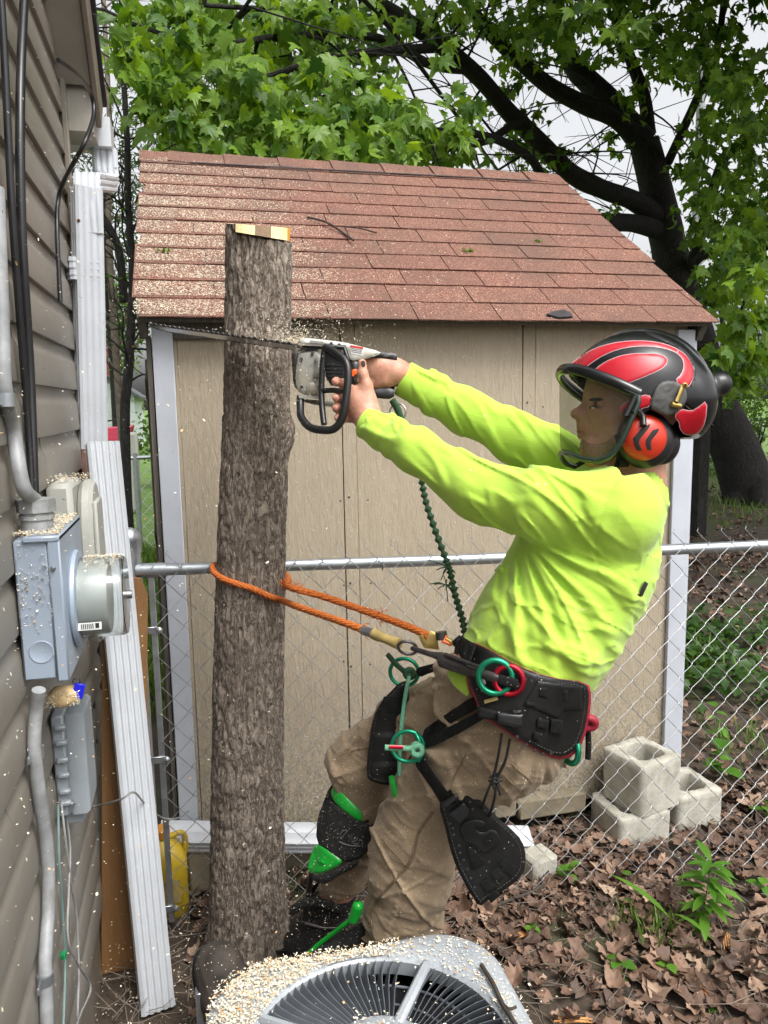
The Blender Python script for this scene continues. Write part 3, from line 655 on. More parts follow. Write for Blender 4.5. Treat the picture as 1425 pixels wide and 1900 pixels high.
mb.box((x1+.050, my-.0790, mz-.0395), (.007, .0012, .010), b=.0001); obj('barcode', mb, MT['ink'], mt_)
mb = MB(); mb.box((x1+.036, my-.0782, mz-.0405), (.044, .0016, .015), b=.0002); obj('sticker', mb, MT['label'], mt_)
# conduit hub and conduit above the box
cdt = thing('conduit', 'grey conduit rising up the siding from the top of the meter box', 'conduit', (-.30, 1.7, 1.47))
hub = A([-.296, 1.585, z1+.004]); mb = MB(); mb.lathe([(.029, 0), (.029, .026), (.032, .026), (.032, .034), (.030, .034), (.030, .040)], hub, (0, 0, 1), 24); mb.lathe([(.036, .040), (.036, .064), (.022, .065)], hub, (0, 0, 1), 8); obj('hub_fitting', mb, MT['conduit'], cdt)
P = spline([hub+A([0, 0, .06]), PX(42, 900, -.305), PX(25, 800, XF+.012), PX(8, 720, XF+.014), PX(3, 600, XF+.014), PX(-6, 350, XF+.014)], 6)
mb = MB(); mb.tube(P, .0135, 14); obj('pipe', mb, MT['conduit'], cdt, 60)
q = PX(11, 742, XF+.014); mb = MB(); mb.tube([q-A([0, 0, .012]), q+A([0, 0, .012])], .0165, 14); mb.box(q+A([-.006, -.024, 0]), (.004, .03, .018)); obj('strap', mb, MT['galv'], cdt)
k = 'black service cable strung down the taupe siding, '
a_ = wall_cable('service_cable', [(-2, -60, .03), (8, 100, .028), (24, 420, .02), (50, 760, .012), (60, 925, .012)], .0072, 'rubber', k+'the thinner and left one', 'cable')
a_ = wall_cable('service_cable', [(48, -60, .03), (38, 160, .03), (40, 420, .022), (56, 700, .014), (64, 925, .012)], .0095, 'rubber', k+'the thicker one crossing from the right', 'cable')
mb = MB(); mb.tube(spline([PX(108, 112, -.262), PX(140, 136, -.235), PX(168, 172, -.218), PX(174, 212, -.214), PX(160, 258, -.225), PX(138, 300, -.26), PX(118, 338, -.30), PX(108, 372, XF+.012), PX(106, 430, XF+.01), PX(112, 560, XF+.01)], 7), .006, 8)
tag(obj('eave_cable', mb, MT['rubber'], None, 60), 'black cable looping out from the eave and back to the house corner', 'cable')
# second enclosure behind
te = thing('utility_enclosure', 'light grey plastic utility enclosure with a rounded cover behind the meter box', 'utility box', (XF, 2.0, 1.15))
mb = MB(); mb.box((XF+.030, 1.98, 1.345), (.056, .19, .37), b=.012); obj('base', mb, MT['boxgrey'], te)
mb = MB(); mb.prism(smoothpoly([(1.91, 1.13), (2.10, 1.11), (2.115, 1.30), (2.10, 1.53), (1.93, 1.52), (1.90, 1.3)], 2), (XF+.060, 0, 0), (0, 1, 0), (0, 0, 1), .034, .010); obj('cover', mb, MT['boxgrey'], te)
mb = MB(); mb.box((XF+.098, 1.995, 1.31), (.012, .12, .34), b=.005); obj('raised_panel', mb, MT['boxgrey'], te)
# lower junction box
jb = thing('junction_box', 'small grey junction enclosure with side clips under the meter box', 'junction box', (XF, 1.82, .79))
mb = MB(); mb.box((XF+.014, 1.80, .918), (.026, .12, .235), b=.004); obj('base', mb, MT['box2'], jb)
mb = MB(); mb.prism([(1.745, .80), (1.865, .80), (1.875, .84), (1.875, 1.03), (1.745, 1.035)], (XF+.027, 0, 0), (0, 1, 0), (0, 0, 1), .042, .007); obj('cover', mb, MT['box2'], jb)
mb = MB(); mb.box((XF+.030, 1.80, .785), (.045, .075, .03), b=.003); obj('cable_tray', mb, MT['box2'], jb)
for zz in (.835, .862, .90, .935, .975, 1.01):
    mb = MB(); mb.box((XF+.020, 1.736, zz), (.024, .014, .011), b=.003); obj('clip', mb, MT['box2'], jb)
lc = thing('lower_conduit', 'grey conduit snaking down the siding below the meter box to the ground', 'conduit', (XF, 1.6, 0))
mb = MB(); mb.tube(spline([PX(72, 1280, -.30), PX(66, 1330, XF+.02), PX(64, 1395, XF+.016), PX(74, 1480, XF+.016), PX(88, 1580, XF+.018), PX(90, 1680, XF+.016), PX(84, 1780, XF+.016), PX(86, 1860, XF+.016), PX(90, 1960, XF+.016)], 7), .0125, 12); obj('pipe', mb, MT['conduit'], lc, 60)
for u, v in ((66, 1397), (84, 1815)):
    q = PX(u, v, XF+.016); mb = MB(); mb.tube([q-A([0, 0, .010]), q+A([0, 0, .010])], .0150, 14); mb.box(q+A([-.006, -.022, 0]), (.004, .028, .014)); obj('strap', mb, MT['galv'], lc)
wall_cable('thin_wire', [(108, 1492, .01), (110, 1600, .012), (117, 1700, .010), (121, 1790, .012), (117, 1920, .012)], .0026, 'cablegrn', 'thin grey green wire with a green clip hanging below the junction box', 'wire', seg=6)
wall_cable('thin_wire', [(114, 1492, .012), (122, 1560, .02), (132, 1640, .02), (142, 1700, .02), (146, 1800, .02), (144, 1890, .02), (150, 1930, .02)], .0026, 'cablegry', 'thin grey wire hanging from the junction box straight to the ground', 'wire', seg=6)
wall_cable('thin_wire', [(120, 1492, .014), (130, 1570, .02), (128, 1640, .02), (126, 1740, .022), (145, 1790, .03), (168, 1832, .04), (150, 1880, .03), (143, 1900, .03)], .0024, 'cablegry', 'thin grey wire from the junction box with a loop kicking out near the ground', 'wire', seg=6)
mb = MB(); q = PX(118, 1772, XF+.012); mb.box(q, (.012, .016, .010)); mb.box(q+A([.004, -.012, .006]), (.004, .012, .012)); tag(obj('wire_clip', mb, MT['greenpl']), 'small green plastic clip on the hanging wire', 'clip')
mb = MB(); mb.tube(spline([PX(134, 1490, XF+.04), PY(170, 1497, 2.25), PY(222, 1484, 2.08), PY(248, 1470, 2.10), PY(268, 1490, 2.2), PY(300, 1517, 2.36), PY(330, 1518, 2.42), PY(350, 1505, 2.44)], 8), .003, 6)
tag(obj('stray_wire', mb, MT['cablegry'], None, 60), 'grey wire bent across the loose leaning downspout to the fence', 'wire')
bt = thing('blue_tag', 'bright blue plastic tag hanging under the meter box', 'tag', PX(146, 1280, -.245))
mb = MB(); q = PX(146, 1282, -.245); mb.box(q, (.020, .006, .030), np.asarray(Matrix.Rotation(.25, 3, 'Y')), .001); obj('tag_plate', mb, MT['bluetag'], bt)
mb = MB(); mb.ring(q+A([-.003, 0, .020]), (0, 1, .2), .007, .0012, 16, 6); obj('wire_loop', mb, MT['darksteel'], bt)
mb = MB(); q = PX(118, 1292, -.275); V_, Q_ = surfnet(lambda P: ell(P, (0, 0, 0), (.030, .028, .022))+.010*fbm(P*60, 3)-.004, (-.05, -.05, -.04), (.05, .05, .04), .004); mb.add(V_+q, Q_.tolist()); tag(obj('chip_clump', mb, MT['flake'], None, 60), 'round clump of pale sawdust lodged on the junction box', 'sawdust clump')
pos = []
for k in range(3000): pos.append(A([rng.uniform(x0, x1), rng.uniform(y0, y1), z1+.007+.006*rng.random()]))
for k in range(500): pos.append(A([rng.uniform(XF, XF+.09), rng.uniform(1.88, 2.09), 1.532+.008*rng.random()]))
for k in range(700):
    an = rng.normal(0, .45); xx = rng.uniform(.01, .085); pos.append(A([x1+.0135+xx, my+.083*math.sin(an), mz+.0835*math.cos(an)+.003*rng.random()]))
for k in range(260): pos.append(A([rng.uniform(x0, x1), y0-.002, rng.normal(1.36, .05)])+A([0, -rng.random()*.002, 0]))
for k in range(260): r_ = rng.random(3); pos.append(PX(118, 1292, -.275)+A([.034*(r_[0]-.5)*2, -.02-.01*r_[1], .03*(r_[2]-.4)]))
tag(flakes('sawdust_on_boxes', A(pos), .0022, .0062), 'pale sawdust lying on the meter box and its glass', 'sawdust')

# ------------------------------------------------------------------ shed
YE, ZE, RX0, RX1, RUN, RISE = 2.619, 1.978, -.1625, 1.951, 1.3515, .892
SY, SX0, SX1 = 2.70, -.116, 1.908
shed = thing('shed', 'beige garden shed with white corner trim and a red shingle roof', 'shed', (.9, 2.7, 0))
seams = [SX0+.03, .514, 1.197, SX1-.02]
for i in range(3):
    mb = MB(); a_, b_ = seams[i], seams[i+1]
    mb.box(((a_+.050+b_)/2, SY+.010, 1.03), (b_-a_-.053, .016, 1.90), b=.0022); mb.box((a_+.0268, SY+.0115, 1.03), (.048, .0155, 1.90), b=.0012); obj('siding_panel', mb, MT['shed'], shed)
ypk = YE+RUN
for x, sg in ((SX0+.012, -1), (SX1-.012, 1)):
    mb = MB(); mb.prism([(SY+.022, .09), (SY+2.5, .09), (SY+2.5, ZE), (ypk, ZE+RISE-.09), (SY+.022, ZE-.02)], (x-.008, 0, 0), (0, 1, 0), (0, 0, 1), .016); obj('side_wall', mb, MT['shed'], shed)
mb = MB(); mb.box((.9, SY+2.51, 1.0), (1.98, .016, 1.86), b=.003); obj('back_wall', mb, MT['shed'], shed)
mb = MB(); mb.box(((SX0+SX1)/2, SY+1.25, .05), (SX1-SX0-.1, 2.4, .06), b=.003); obj('floor_frame', mb, MT['oldwood'], shed)
mb = MB()
for xs_ in (SX0+.05, .50, .53, .60, 1.18, 1.215, 1.28, 1.80):
    for zz_ in np.arange(.16, 1.95, .30): mb.lathe([(.0042, 0), (.0036, .0012), (0, .0014)], (xs_+rng.normal(0, .004), SY+.0030, zz_+rng.normal(0, .012)), (0, -1, 0), 7)
stuff(obj('nail_heads', mb, MT['darksteel'], shed))
for x, w in ((-.079, .066), (1.868, .076)):
    mb = MB(); mb.box((x, SY-.009, 1.02), (w, .018, 1.88), b=.0025); obj('corner_trim', mb, MT['trim'], shed)
for x, sg in ((SX0-.008, -1), (SX1+.008, 1)):
    mb = MB(); mb.box((x, SY+.03, 1.0), (.016, .07, 1.86), b=.002); obj('side_trim', mb, MT['oldwood'] if sg < 0 else MT['trim'], shed)
mb = MB(); mb.box((SX0-.022, SY+.30, 1.02), (.03, .05, 1.7), b=.003); obj('side_batten', mb, MT['oldwood'], shed)
mb = MB(); mb.box((SX0-.016, SY+.19, 1.80), (.028, .25, .075), np.asarray(Matrix.Rotation(.35, 3, 'X')), .003); obj('side_brace', mb, MT['oldwood'], shed, label='short weathered brace under the eave corner')
mb = MB(); mb.box((SX0-.016, SY+.19, 1.22), (.026, .24, .06), np.asarray(Matrix.Rotation(-.5, 3, 'X')), .003); obj('side_brace', mb, MT['oldwood'], shed)
mb = MB(); mb.box(((RX0+.06+.45)/2, SY-.008, ZE-.030), (.45-RX0-.06, .014, .06), b=.003); obj('fascia', mb, MT['oldwood'], shed)
dn = A([0, -RUN, -RISE])/math.hypot(RUN, RISE); un = A([0, -RISE, RUN])/math.hypot(RUN, RISE); SLEN = math.hypot(RUN, RISE); M3 = np.stack([A([1, 0, 0]), -dn, un], 1); pk = A([0, YE+RUN, ZE+RISE])
mb = MB(); mb.box(pk+dn*SLEN/2-un*.012+A([(RX0+RX1)/2, 0, 0]), (RX1-RX0-.02, SLEN-.02, .016), M3, .002); mb.prism([(0, 0), (SLEN*.95, 0), (SLEN*.95, .016), (0, .016)], pk+A([RX0+.01, .02, -.02]), A([0, RUN, -RISE])/SLEN, A([0, RISE, RUN])/SLEN, -.001 if False else .001)
dn2 = A([0, RUN, -RISE])/SLEN; un2 = A([0, RISE, RUN])/SLEN; mb.box(pk+dn2*SLEN/2-un2*.012+A([(RX0+RX1)/2, 0, 0]), (RX1-RX0-.02, SLEN-.02, .016), np.stack([A([-1, 0, 0]), dn2, un2], 1), .002); obj('roof_deck', mb, MT['oldwood'], shed)
mb = MB(); mb.box(pk+dn*SLEN/2-un*.055+A([RX1-.025, 0, 0]), (.028, SLEN-.05, .07), M3, .003); obj('rafter', mb, MT['oldwood'], shed)
mb = MB(); mb.box(pk+dn*SLEN/2-un*.055+A([RX0+.025, 0, 0]), (.028, SLEN-.05, .07), M3, .003); obj('rafter', mb, MT['oldwood'], shed)
NR = 12; EX = SLEN/NR; TAB = .305
for r_ in range(NR):
    x = RX0-rng.uniform(0, .15)-(TAB/2 if r_ % 2 else 0)
    while x < RX1-.01:
        xa, xb = max(x, RX0-.004+rng.normal(0, .002)), min(x+TAB-.004, RX1+rng.normal(0, .003)); x += TAB
        if xb-xa < .02: continue
        s0 = r_*EX-.03; s1 = (r_+1)*EX+.012+rng.normal(0, .0012); w = xb-xa; nx = 4
        mb = MB(); lift = .0075+rng.normal(0, .0008)
        V = []; 
        for j in range(nx+1):
            for s_, h in ((s0, .0005), (s1, lift), (s1, lift+.0045), (s0, .005)):
                V.append(pk+dn*(s_+(rng.normal(0, .0008) if h > .005 else 0))+un*h+A([xa+w*j/nx, 0, 0]))
        F = [(i*4+k, i*4+(k+1) % 4, (i+1)*4+(k+1) % 4, (i+1)*4+k) for i in range(nx) for k in range(4)]+[(0, 1, 2, 3)[::-1], tuple(nx*4+k for k in range(4))]
        mb.add(V, [f[::-1] for f in F]); obj('shingle', mb, MT['shingle'], shed, None)
x = RX0-.01; k = 0
while x < RX1-.02:
    mb = MB(); w = .128; ln = min(.155, RX1+.004-x); j = rng.normal(0, .003); h = .013+.004*(k % 2)
    V = []
    for xx, hh in ((x, h), (x+ln, h-.006)):
        for d_, u_ in ((dn, un), (None, None), (dn2, un2)):
            p = pk+A([0, 0, hh+.004]) if d_ is None else pk+d_*(w+j)+u_*hh
            p2 = p-(A([0, 0, .005]) if d_ is None else u_*.005); V += [p+A([xx, 0, 0]), p2+A([xx, 0, 0])]
    mb.add(V, [(0, 2, 8, 6), (2, 4, 10, 8), (1, 7, 9, 3), (3, 9, 11, 5), (0, 6, 7, 1), (4, 5, 11, 10), (0, 1, 3, 2), (2, 3, 5, 4), (6, 8, 9, 7), (8, 10, 11, 9)]); obj('ridge_cap', mb, MT['shingle'], shed, None); x += .128; k += 1
mb = MB(); mb.box(pk+dn*.1335+un*.016+A([.9, 0, 0]), (1.7, .012, .002), M3@np.asarray(Matrix.Rotation(.004, 3, 'Z')), .0005); obj('ridge_edge_strip', mb, MT['tar'], shed)  # dark strip drawn along the lower edge of the ridge caps
def onroof(u, v): # roof plane point under a pixel
    d = ray(u, v); t = ((pk-O)@un)/(d@un); return O+d*t
tp = [onroof(u, v) for u, v in ((1012, 592), (1026, 586), (1044, 584), (1056, 589), (1060, 596), (1036, 598))]
mb = MB(); V = [p+un*.020 for p in tp]+[p+un*.011 for p in tp]; n = 6; mb.add(V, [tuple(range(n)), tuple(range(n, 2*n))[::-1]]+[(i, i+n, (i+1) % n+n, (i+1) % n) for i in range(n)]); obj('torn_felt', mb, MT['tar'], shed)
# wood dust on the roof, thick on the left
n = 120000; xs = RX0+(RX1-RX0)*rng.random(n); ss = rng.random(n)*SLEN; den = np.clip(1.25-(xs-RX0)/.62, 0, 1)*np.clip(.22+ss/SLEN*1.3, 0, 1)*.95+.05*np.clip(1.5-(xs-RX0)/.9, 0, 1)+.006
den *= np.clip(.35+1.3*fbm(np.stack([xs*7, ss*9, 0*xs], -1), 3), .2, 1.3); m_ = rng.random(n) < den; xs, ss = xs[m_], ss[m_]; fr = (ss/EX) % 1
pos = pk+dn*ss[:, None]+un*(.006+.0085*fr)[:, None]+np.stack([xs, 0*xs, 0*xs], 1); sw = scatter('roof_sawdust', FLAKE, pos, rng.uniform(.0030, .0075, len(pos)), np.einsum('ij,njk->nik', M3, rots(len(pos), .35)), MT['roofdust'])
tag(sw, 'pale wood chips strewn over the left half of the shed roof', 'sawdust')
def rooftwig(pts, r): mb = MB(); mb.tube(spline([onroof(u, v)+un*(.018+.010*(i % 2)) for i, (u, v) in enumerate(pts)], 5), r, 6); return mb
mb = rooftwig([(570, 411), (605, 425), (636, 440), (655, 459)], [.0045]*16); mb2 = rooftwig([(632, 428), (665, 436), (698, 440)], .003); mb.add(mb2.verts(), mb2.f); tag(obj('fallen_twig', mb, MT['twig'], None, 60), 'forked bare twig lying on the shed shingles', 'twig')
for (u, v), lab in (((995, 452), 'upper one on the red shingles'), ((862, 470), 'flat one halfway up the roof'), ((303, 471), 'one among the sawdust on the roof left')):
    nn = 14; p = onroof(u, v)+un*.016+rng.normal(0, .010, (nn, 3))*A([1.4, 1, .3]); o = scatter('leaf_sprig', [oval_leaf(.25, .3, .4, 2)], p, rng.uniform(.012, .025, nn), rots(nn, .8), MT['weed']); del o['kind']; tag(o, 'yellow green leaf sprig fallen on the roof, '+lab, 'sprig', 'leaf sprigs on the shed roof')

# ------------------------------------------------------------------ chain link fence
FA, FB = A([-.150, 2.425, 0]), A([3.55, 2.045, 0]); fe = (FB-FA)/np.linalg.norm(FB-FA); fn = A([fe[1], -fe[0], 0]); FL = np.linalg.norm(FB-FA); ZR = 1.195
fence = thing('chain_link_fence', 'galvanised chain link fence with a pipe top rail in front of the shed', 'fence', FA)
mb = MB(); mb.tube([FA-fe*.02+A([0, 0, ZR+.012]), FA+fe*1.0+A([0, 0, ZR]), FA+fe*FL*.6+A([0, 0, ZR+.004]), FB+A([0, 0, ZR])], .0185, 16); obj('top_rail', mb, MT['galv'], fence, 60)
mb = MB(); mb.tube([FA-fe*.035+A([0, 0, ZR+.012]), FA+fe*.055+A([0, 0, ZR+.011])], .0225, 16); obj('rail_end_cup', mb, MT['galv'], fence, 60)
mb = MB(); pp = FA-fe*.05+A([0, .01, 0]); mb.tube([pp+A([0, 0, -.05]), pp+A([0, 0, 1.28])], .030, 16); pst = obj('terminal_post', mb, MT['galv'], fence, 60)
mb = MB(); mb.lathe([(.033, 1.262), (.033, 1.30), (.034, 1.302), (.031, 1.318), (.02, 1.334), (0, 1.340)], pp, (0, 0, 1), 20); obj('post_cap', mb, MT['galv'], pst, 60)
mb = MB(); mb.box(FA+fe*.008-fn*-.006+A([0, 0, .615]), (.018, .006, 1.15), np.stack([fe, np.cross([0, 0, 1], fe), A([0, 0, 1])], 1), .001); obj('tension_bar', mb, MT['galv'], fence)
for z in (1.02, .60, .09):
    mb = MB(); q = FA+fe*.012+fn*.012+A([0, 0, z]); mb.box(q-fe*.025, (.075, .004, .022), np.stack([fe, np.cross([0, 0, 1], fe), A([0, 0, 1])], 1), .001); mb.lathe([(.0105, 0), (.0095, .005), (.005, .0085), (0, .009)], q+fe*.012, fn, 14); obj('tension_band', mb, MT['galv'], fence)
WP, HP = .043, .092; nz = 13; zt = 1.235; P = []
for i in range(2*nz+1):
    s = 1 if i % 2 else -1; z = zt-i*HP/2
    if i == 0: P += [(s*WP/2*.82, -.002, z+.010)]
    P += [(s*(WP/2-.004), .0025*s, z+.005), (s*(WP/2+.0012), -.0030*s, z), (s*(WP/2-.004), .0025*s, z-.005)]
P = A(P); MB_w = MB(); MB_w.tube(P[:, :1]*fe+P[:, 1:2]*fn+P[:, 2:]*A([0, 0, 1]), .00125, 5); wire_me = MB_w.mesh('wire', (0, 0, 0), 60)
for k in range(76): link('wire', wire_me, MT['wire'], fence, fe*(.035+k*WP)+fn*(.019+rng.normal(0, .001))+A([0, 0, (k % 2)*HP/2-.02+rng.normal(0, .001)]))
for s in (.72, 1.5, 2.2):
    mb = MB(); q = FA+fe*s+A([0, 0, ZR]); mb.ring(q, fe, .0205, .0016, 16, 5); obj('wire_tie', mb, MT['wire'], fence)

# ------------------------------------------------------------------ the felled trunk standing in front
trk = thing('cut_tree_trunk', 'tall bare trunk topped flat, being cut through by the chainsaw', 'tree', (.09, 2.2, 0))
ctr = A([(-.05, .084, .165), (0, .088, .140), (.06, .089, .124), (.15, .092, .117), (.36, .099, .109), (.86, .121, .101), (1.33, .150, .096), (1.70, .179, .090), (1.92, .190, .0885), (2.168, .205, .086)])
SEG, NZ = 120, 420
zz = np.concatenate([np.linspace(-.05, 1.858, NZ), [1.8582, 1.864, 1.8642], np.linspace(1.8645, 2.168, 70)])
ang = np.arange(SEG)*2*math.pi/SEG; cx = np.interp(zz, ctr[:, 0], ctr[:, 1]); cr = np.interp(zz, ctr[:, 0], ctr[:, 2])
AN, ZZ = np.meshgrid(ang, zz); wob = fbm(np.stack([np.cos(AN)*1.6, np.sin(AN)*1.6, ZZ*3], -1), 3, 5)-.45
pl_ = np.stack([np.cos(AN)*11+.6*np.sin(ZZ*9), np.sin(AN)*11, ZZ*17], -1); rid = np.abs(fbm(pl_, 3, 9)-.45); fis = np.clip(rid/.10, 0, 1)
pl2 = np.stack([np.cos(AN)*22, np.sin(AN)*22, ZZ*45], -1); plt_ = fbm(pl2, 2, 3)
rr = cr[:, None]*(1+.06*wob)+.0075*(fis-.6)+.006*(plt_-.5)
for az, zk, rk, am in ((-1.45, 1.70, .055, .012), (-.2, 1.62, .06, .020), (-1.0, 1.05, .05, -.006), (-2.2, .62, .05, .006)):   # knots and bosses
    da = np.angle(np.exp(1j*(AN-az)))*.095; dd = np.hypot(da, ZZ-zk); rr = rr+am*np.exp(-(dd/rk)**2*2)-.010*(abs(am) > .011)*np.exp(-(dd/.012)**2)
flare = np.clip((.22-ZZ)/.22, 0, 1)**2; rr = rr*(1+flare*.22*np.clip(np.cos(AN*4+.6), -.3, 1))
kerf = np.isin(np.round(zz, 4), [1.8582, 1.864]); 
X = cx[:, None]+rr*np.cos(AN); Y = 2.2+rr*np.sin(AN)
V = np.stack([X, Y, ZZ+0*AN], -1)
slope = (V[..., 0]-.205)*-.33+.012; top = np.clip((ZZ-1.9)/.268, 0, 1); V[..., 2] += top*slope*1.0
pj = (V-O)@CF; pu = 712.5+FPX*((V-O)@CR)/pj; pv = 950-FPX*((V-O)@CU)/pj; tt_ = (pu-436)/101; cutm = (pv < 432+17*tt_) & (pu > 436); V[..., 0] = np.where(cutm, .205+(V[..., 0]-.205)*.80, V[..., 0]); V[..., 1] = np.where(cutm, 2.2+(V[..., 1]-2.2)*.80, V[..., 1])
over = np.clip(416+8*tt_-pv, 0, 40); V[..., 2] -= over*pj/FPX
mb = MB(); nzz = len(zz); F = [(i*SEG+k, i*SEG+(k+1) % SEG, (i+1)*SEG+(k+1) % SEG, (i+1)*SEG+k) for i in range(nzz-1) for k in range(SEG)]
mb.add(V.reshape(-1, 3), F); mb.f.append(tuple((nzz-1)*SEG+k for k in range(SEG))); obj('bark_stem', mb, MT['bark'], trk, 180)
# slanting fresh cut facet facing the yard: a strip of bare wood
def trk_at(u, v, Y): return PY(u, v, Y)
def cutstrip(u0, u1, m, name):
    mb = MB(); n = 8; V = []
    for i in range(n+1):
        u = u0+(u1-u0)*i/n; t = (u-436)/(537-436); vt = 415+8*t; vb = 430+17*t
        c = (u-482)/60; Yf = 2.2-.090*math.sqrt(max(.05, 1-c*c))-.004
        V += [PY(u, vt, Yf+.012), PY(u, vb, Yf-.002), PY(u, vb, Yf+.05), PY(u, vt, Yf+.05)]
    F = [(i*4+k, i*4+(k+1) % 4, (i+1)*4+(k+1) % 4, (i+1)*4+k) for i in range(n) for k in range(4)]+[(3, 2, 1, 0), tuple(n*4+k for k in range(4))]
    mb.add(V, [f[::-1] for f in F]); return obj(name, mb, MT[m], trk, None)
cutstrip(437, 473, 'cut', 'fresh_cut_face'); cutstrip(473, 503, 'heart', 'heartwood'); cutstrip(503, 533, 'cut', 'fresh_cut_face'); cutstrip(533, 538, 'orangecap', 'inner_bark')

# ------------------------------------------------------------------ blocks, gutter length, jugs
def cinder(loc, rz, label, w, h, t=.036):
    """square hollow block as one weathered solid with an open core"""
    M = np.asarray(Matrix.Rotation(rz, 3, 'Z')); o = A(loc, float); n = 13
    def loop(hw, rc):
        P = []
        for k in range(4):
            a_, b_ = [(-1, -1), (1, -1), (1, 1), (-1, 1)][k], [(1, -1), (1, 1), (-1, 1), (-1, -1)][k]; a_, b_ = A(a_)*hw, A(b_)*hw; e = (b_-a_)/np.linalg.norm(b_-a_)
            for i in range(n): t_ = rc+(2*hw-2*rc)*i/(n-1); P.append(a_+e*t_)
        return A(P)
    rows = [(loop(w/2, .014), z) for z in np.linspace(0, h-.006, 9)]+[(loop(w/2-.006, .012), h), (loop(w/2-t, .022), h), (loop(w/2-t-.004, .022), h-.006)]+[(loop(w/2-t-.004-.006*k/6, .022), h-.006-(h-.016)*k/6) for k in range(1, 7)]
    V = np.concatenate([np.c_[p, np.full(len(p), z)] for p, z in rows]); N_ = 4*n
    q = V@M.T+o; nz3 = np.stack([fbm(q*55, 3, 41+k)-.43 for k in range(3)], 1); edge = np.exp(-((V[:, 2]-h)/.02)**2)[:, None]; q = q+nz3*(.005+.007*edge)
    mb = MB(); mb.add(q, [(i*N_+k, i*N_+(k+1) % N_, (i+1)*N_+(k+1) % N_, (i+1)*N_+k) for i in range(len(rows)-1) for k in range(N_)]); return tag(obj('concrete_block', mb, MT['concrete'], None, 60), label, 'concrete block', 'concrete blocks stacked behind the fence')
def at_ground(u, v, z): return PZ(u, v, z)

cinder((1.600, 2.555, 0), .03, 'grey concrete block at the bottom left of the stack behind the fence', .225, .130)
cinder((1.872, 2.60, 0), .08, 'grey concrete block on the leaves, lowest one by the shed corner', .215, .155)
cinder((1.650, 2.560, .133), .27, 'hollow concrete block with one open core set on top of the stack', .215, .200)
gl = thing('gutter_length', 'long white ribbed downspout lying along the foot of the shed', 'downspout', (.5, 2.58, .1)); p0, p1 = PY(296, 1551, 2.62), A([1.16, 2.525, .055])
mb = MB(); loft(mb, ribbed(.062, .092, 3), [p0+(p1-p0)*t for t in (0, .25, .5, .75, 1)], (0, -.4, 1)); obj('pipe', mb, MT['white'], gl, 30)
for x in (-.10, .35, .8, 1.22):
    pass
mb = MB(); mb.box((.02, 2.66, .09), (.22, .16, .17), b=.01); mb.box((.55, 2.69, .045), (.7, .10, .09), b=.01); obj_ = tag(obj('base_stone', mb, MT['stone']), 'dark tan stone footing under the shed front on the left', 'stone')
for i, (u0, u1, v0, v1) in enumerate(((915, 960, 1478, 1522), (962, 1090, 1470, 1525))):
    a_, b_ = PY(u0, v1, 2.64), PY(u1, v0, 2.64); mb = MB(); mb.box((a_+b_)/2+A([0, .03, 0]), (abs(b_[0]-a_[0])-.004, .06, abs(b_[2]-a_[2])), b=.008); tag(obj('base_stone', mb, MT['stone']), ['narrow tan stone under the shed wall beside the hanging leg pad', 'wide tan stone under the shed wall left of the concrete blocks'][i], 'stone', 'tan stones under the shed')
mb = MB(); a_ = PZ(1005, 1625, .02); mb.box(a_+A([.0, .03, .03]), (.11, .10, .09), np.asarray(Matrix.Rotation(.25, 3, 'Z')), .012); tag(obj('paver', mb, MT['concrete']), 'small grey paver half buried in leaves under the fence', 'paver')
def jug(name, c, w, d, h, label, rz=0., cap=True):
    t_ = thing(name, label, 'jug', c); mb = MB(); M = np.asarray(Matrix.Rotation(rz, 3, 'Z')); V = []; F = []
    pr = [(.0, .90), (.012, 1.), (h*.68, 1.), (h*.74, .97), (h*.86, .72), (h*.93, .42), (h*.95, .30), (h, .28)]; N = 28
    for z, s in pr:
        a2 = np.arange(N)*2*math.pi/N; e = .45; cx_ = np.sign(np.cos(a2))*np.abs(np.cos(a2))**e*w/2*s; cy_ = np.sign(np.sin(a2))*np.abs(np.sin(a2))**e*d/2*s; V.append(np.stack([cx_, cy_, 0*cx_+z], 1)@M.T+A(c))
    F = [(i*N+k, i*N+(k+1) % N, (i+1)*N+(k+1) % N, (i+1)*N+k) for i in range(len(pr)-1) for k in range(N)]+[tuple(range(N))[::-1], tuple((len(pr)-1)*N+k for k in range(N))]
    mb.add(np.concatenate(V), F); obj('body', mb, MT['yellow'], t_, 50)
    mb = MB(); mb.tube(spline(A([[w*.12, 0, h*.96], [w*.42, 0, h*.98], [w*.5, 0, h*.86], [w*.46, 0, h*.70]])@M.T+A(c), 5), .010, 8); obj('handle', mb, MT['yellow'], t_, 60)
    if cap: mb = MB(); mb.lathe([(.026, h-.004), (.027, h+.022), (.022, h+.028), (0, h+.028)], c, (0, 0, 1), 18); obj('cap', mb, MT['orangecap'], t_)
    mb = MB(); mb.prism([(-w*.3, .0), (w*.3, 0), (w*.3, h*.3), (-w*.3, h*.3)], A(c)+M@A([0, -d/2-.001, h*.22]), M@A([1, 0, 0]), A([0, 0, 1]), -.001 if False else .0012); obj('label', mb, MT['tanrubber'], t_)
jug('plastic_jug', (-.165, 2.545, 0), .15, .13, .275, 'dirty yellow plastic jug with an orange cap behind the gate post', .1)
jug('plastic_jug', (-.365, 2.52, 0), .12, .16, .29, 'dirty yellow plastic jug wedged between house corner and brown plank', -.3, False)
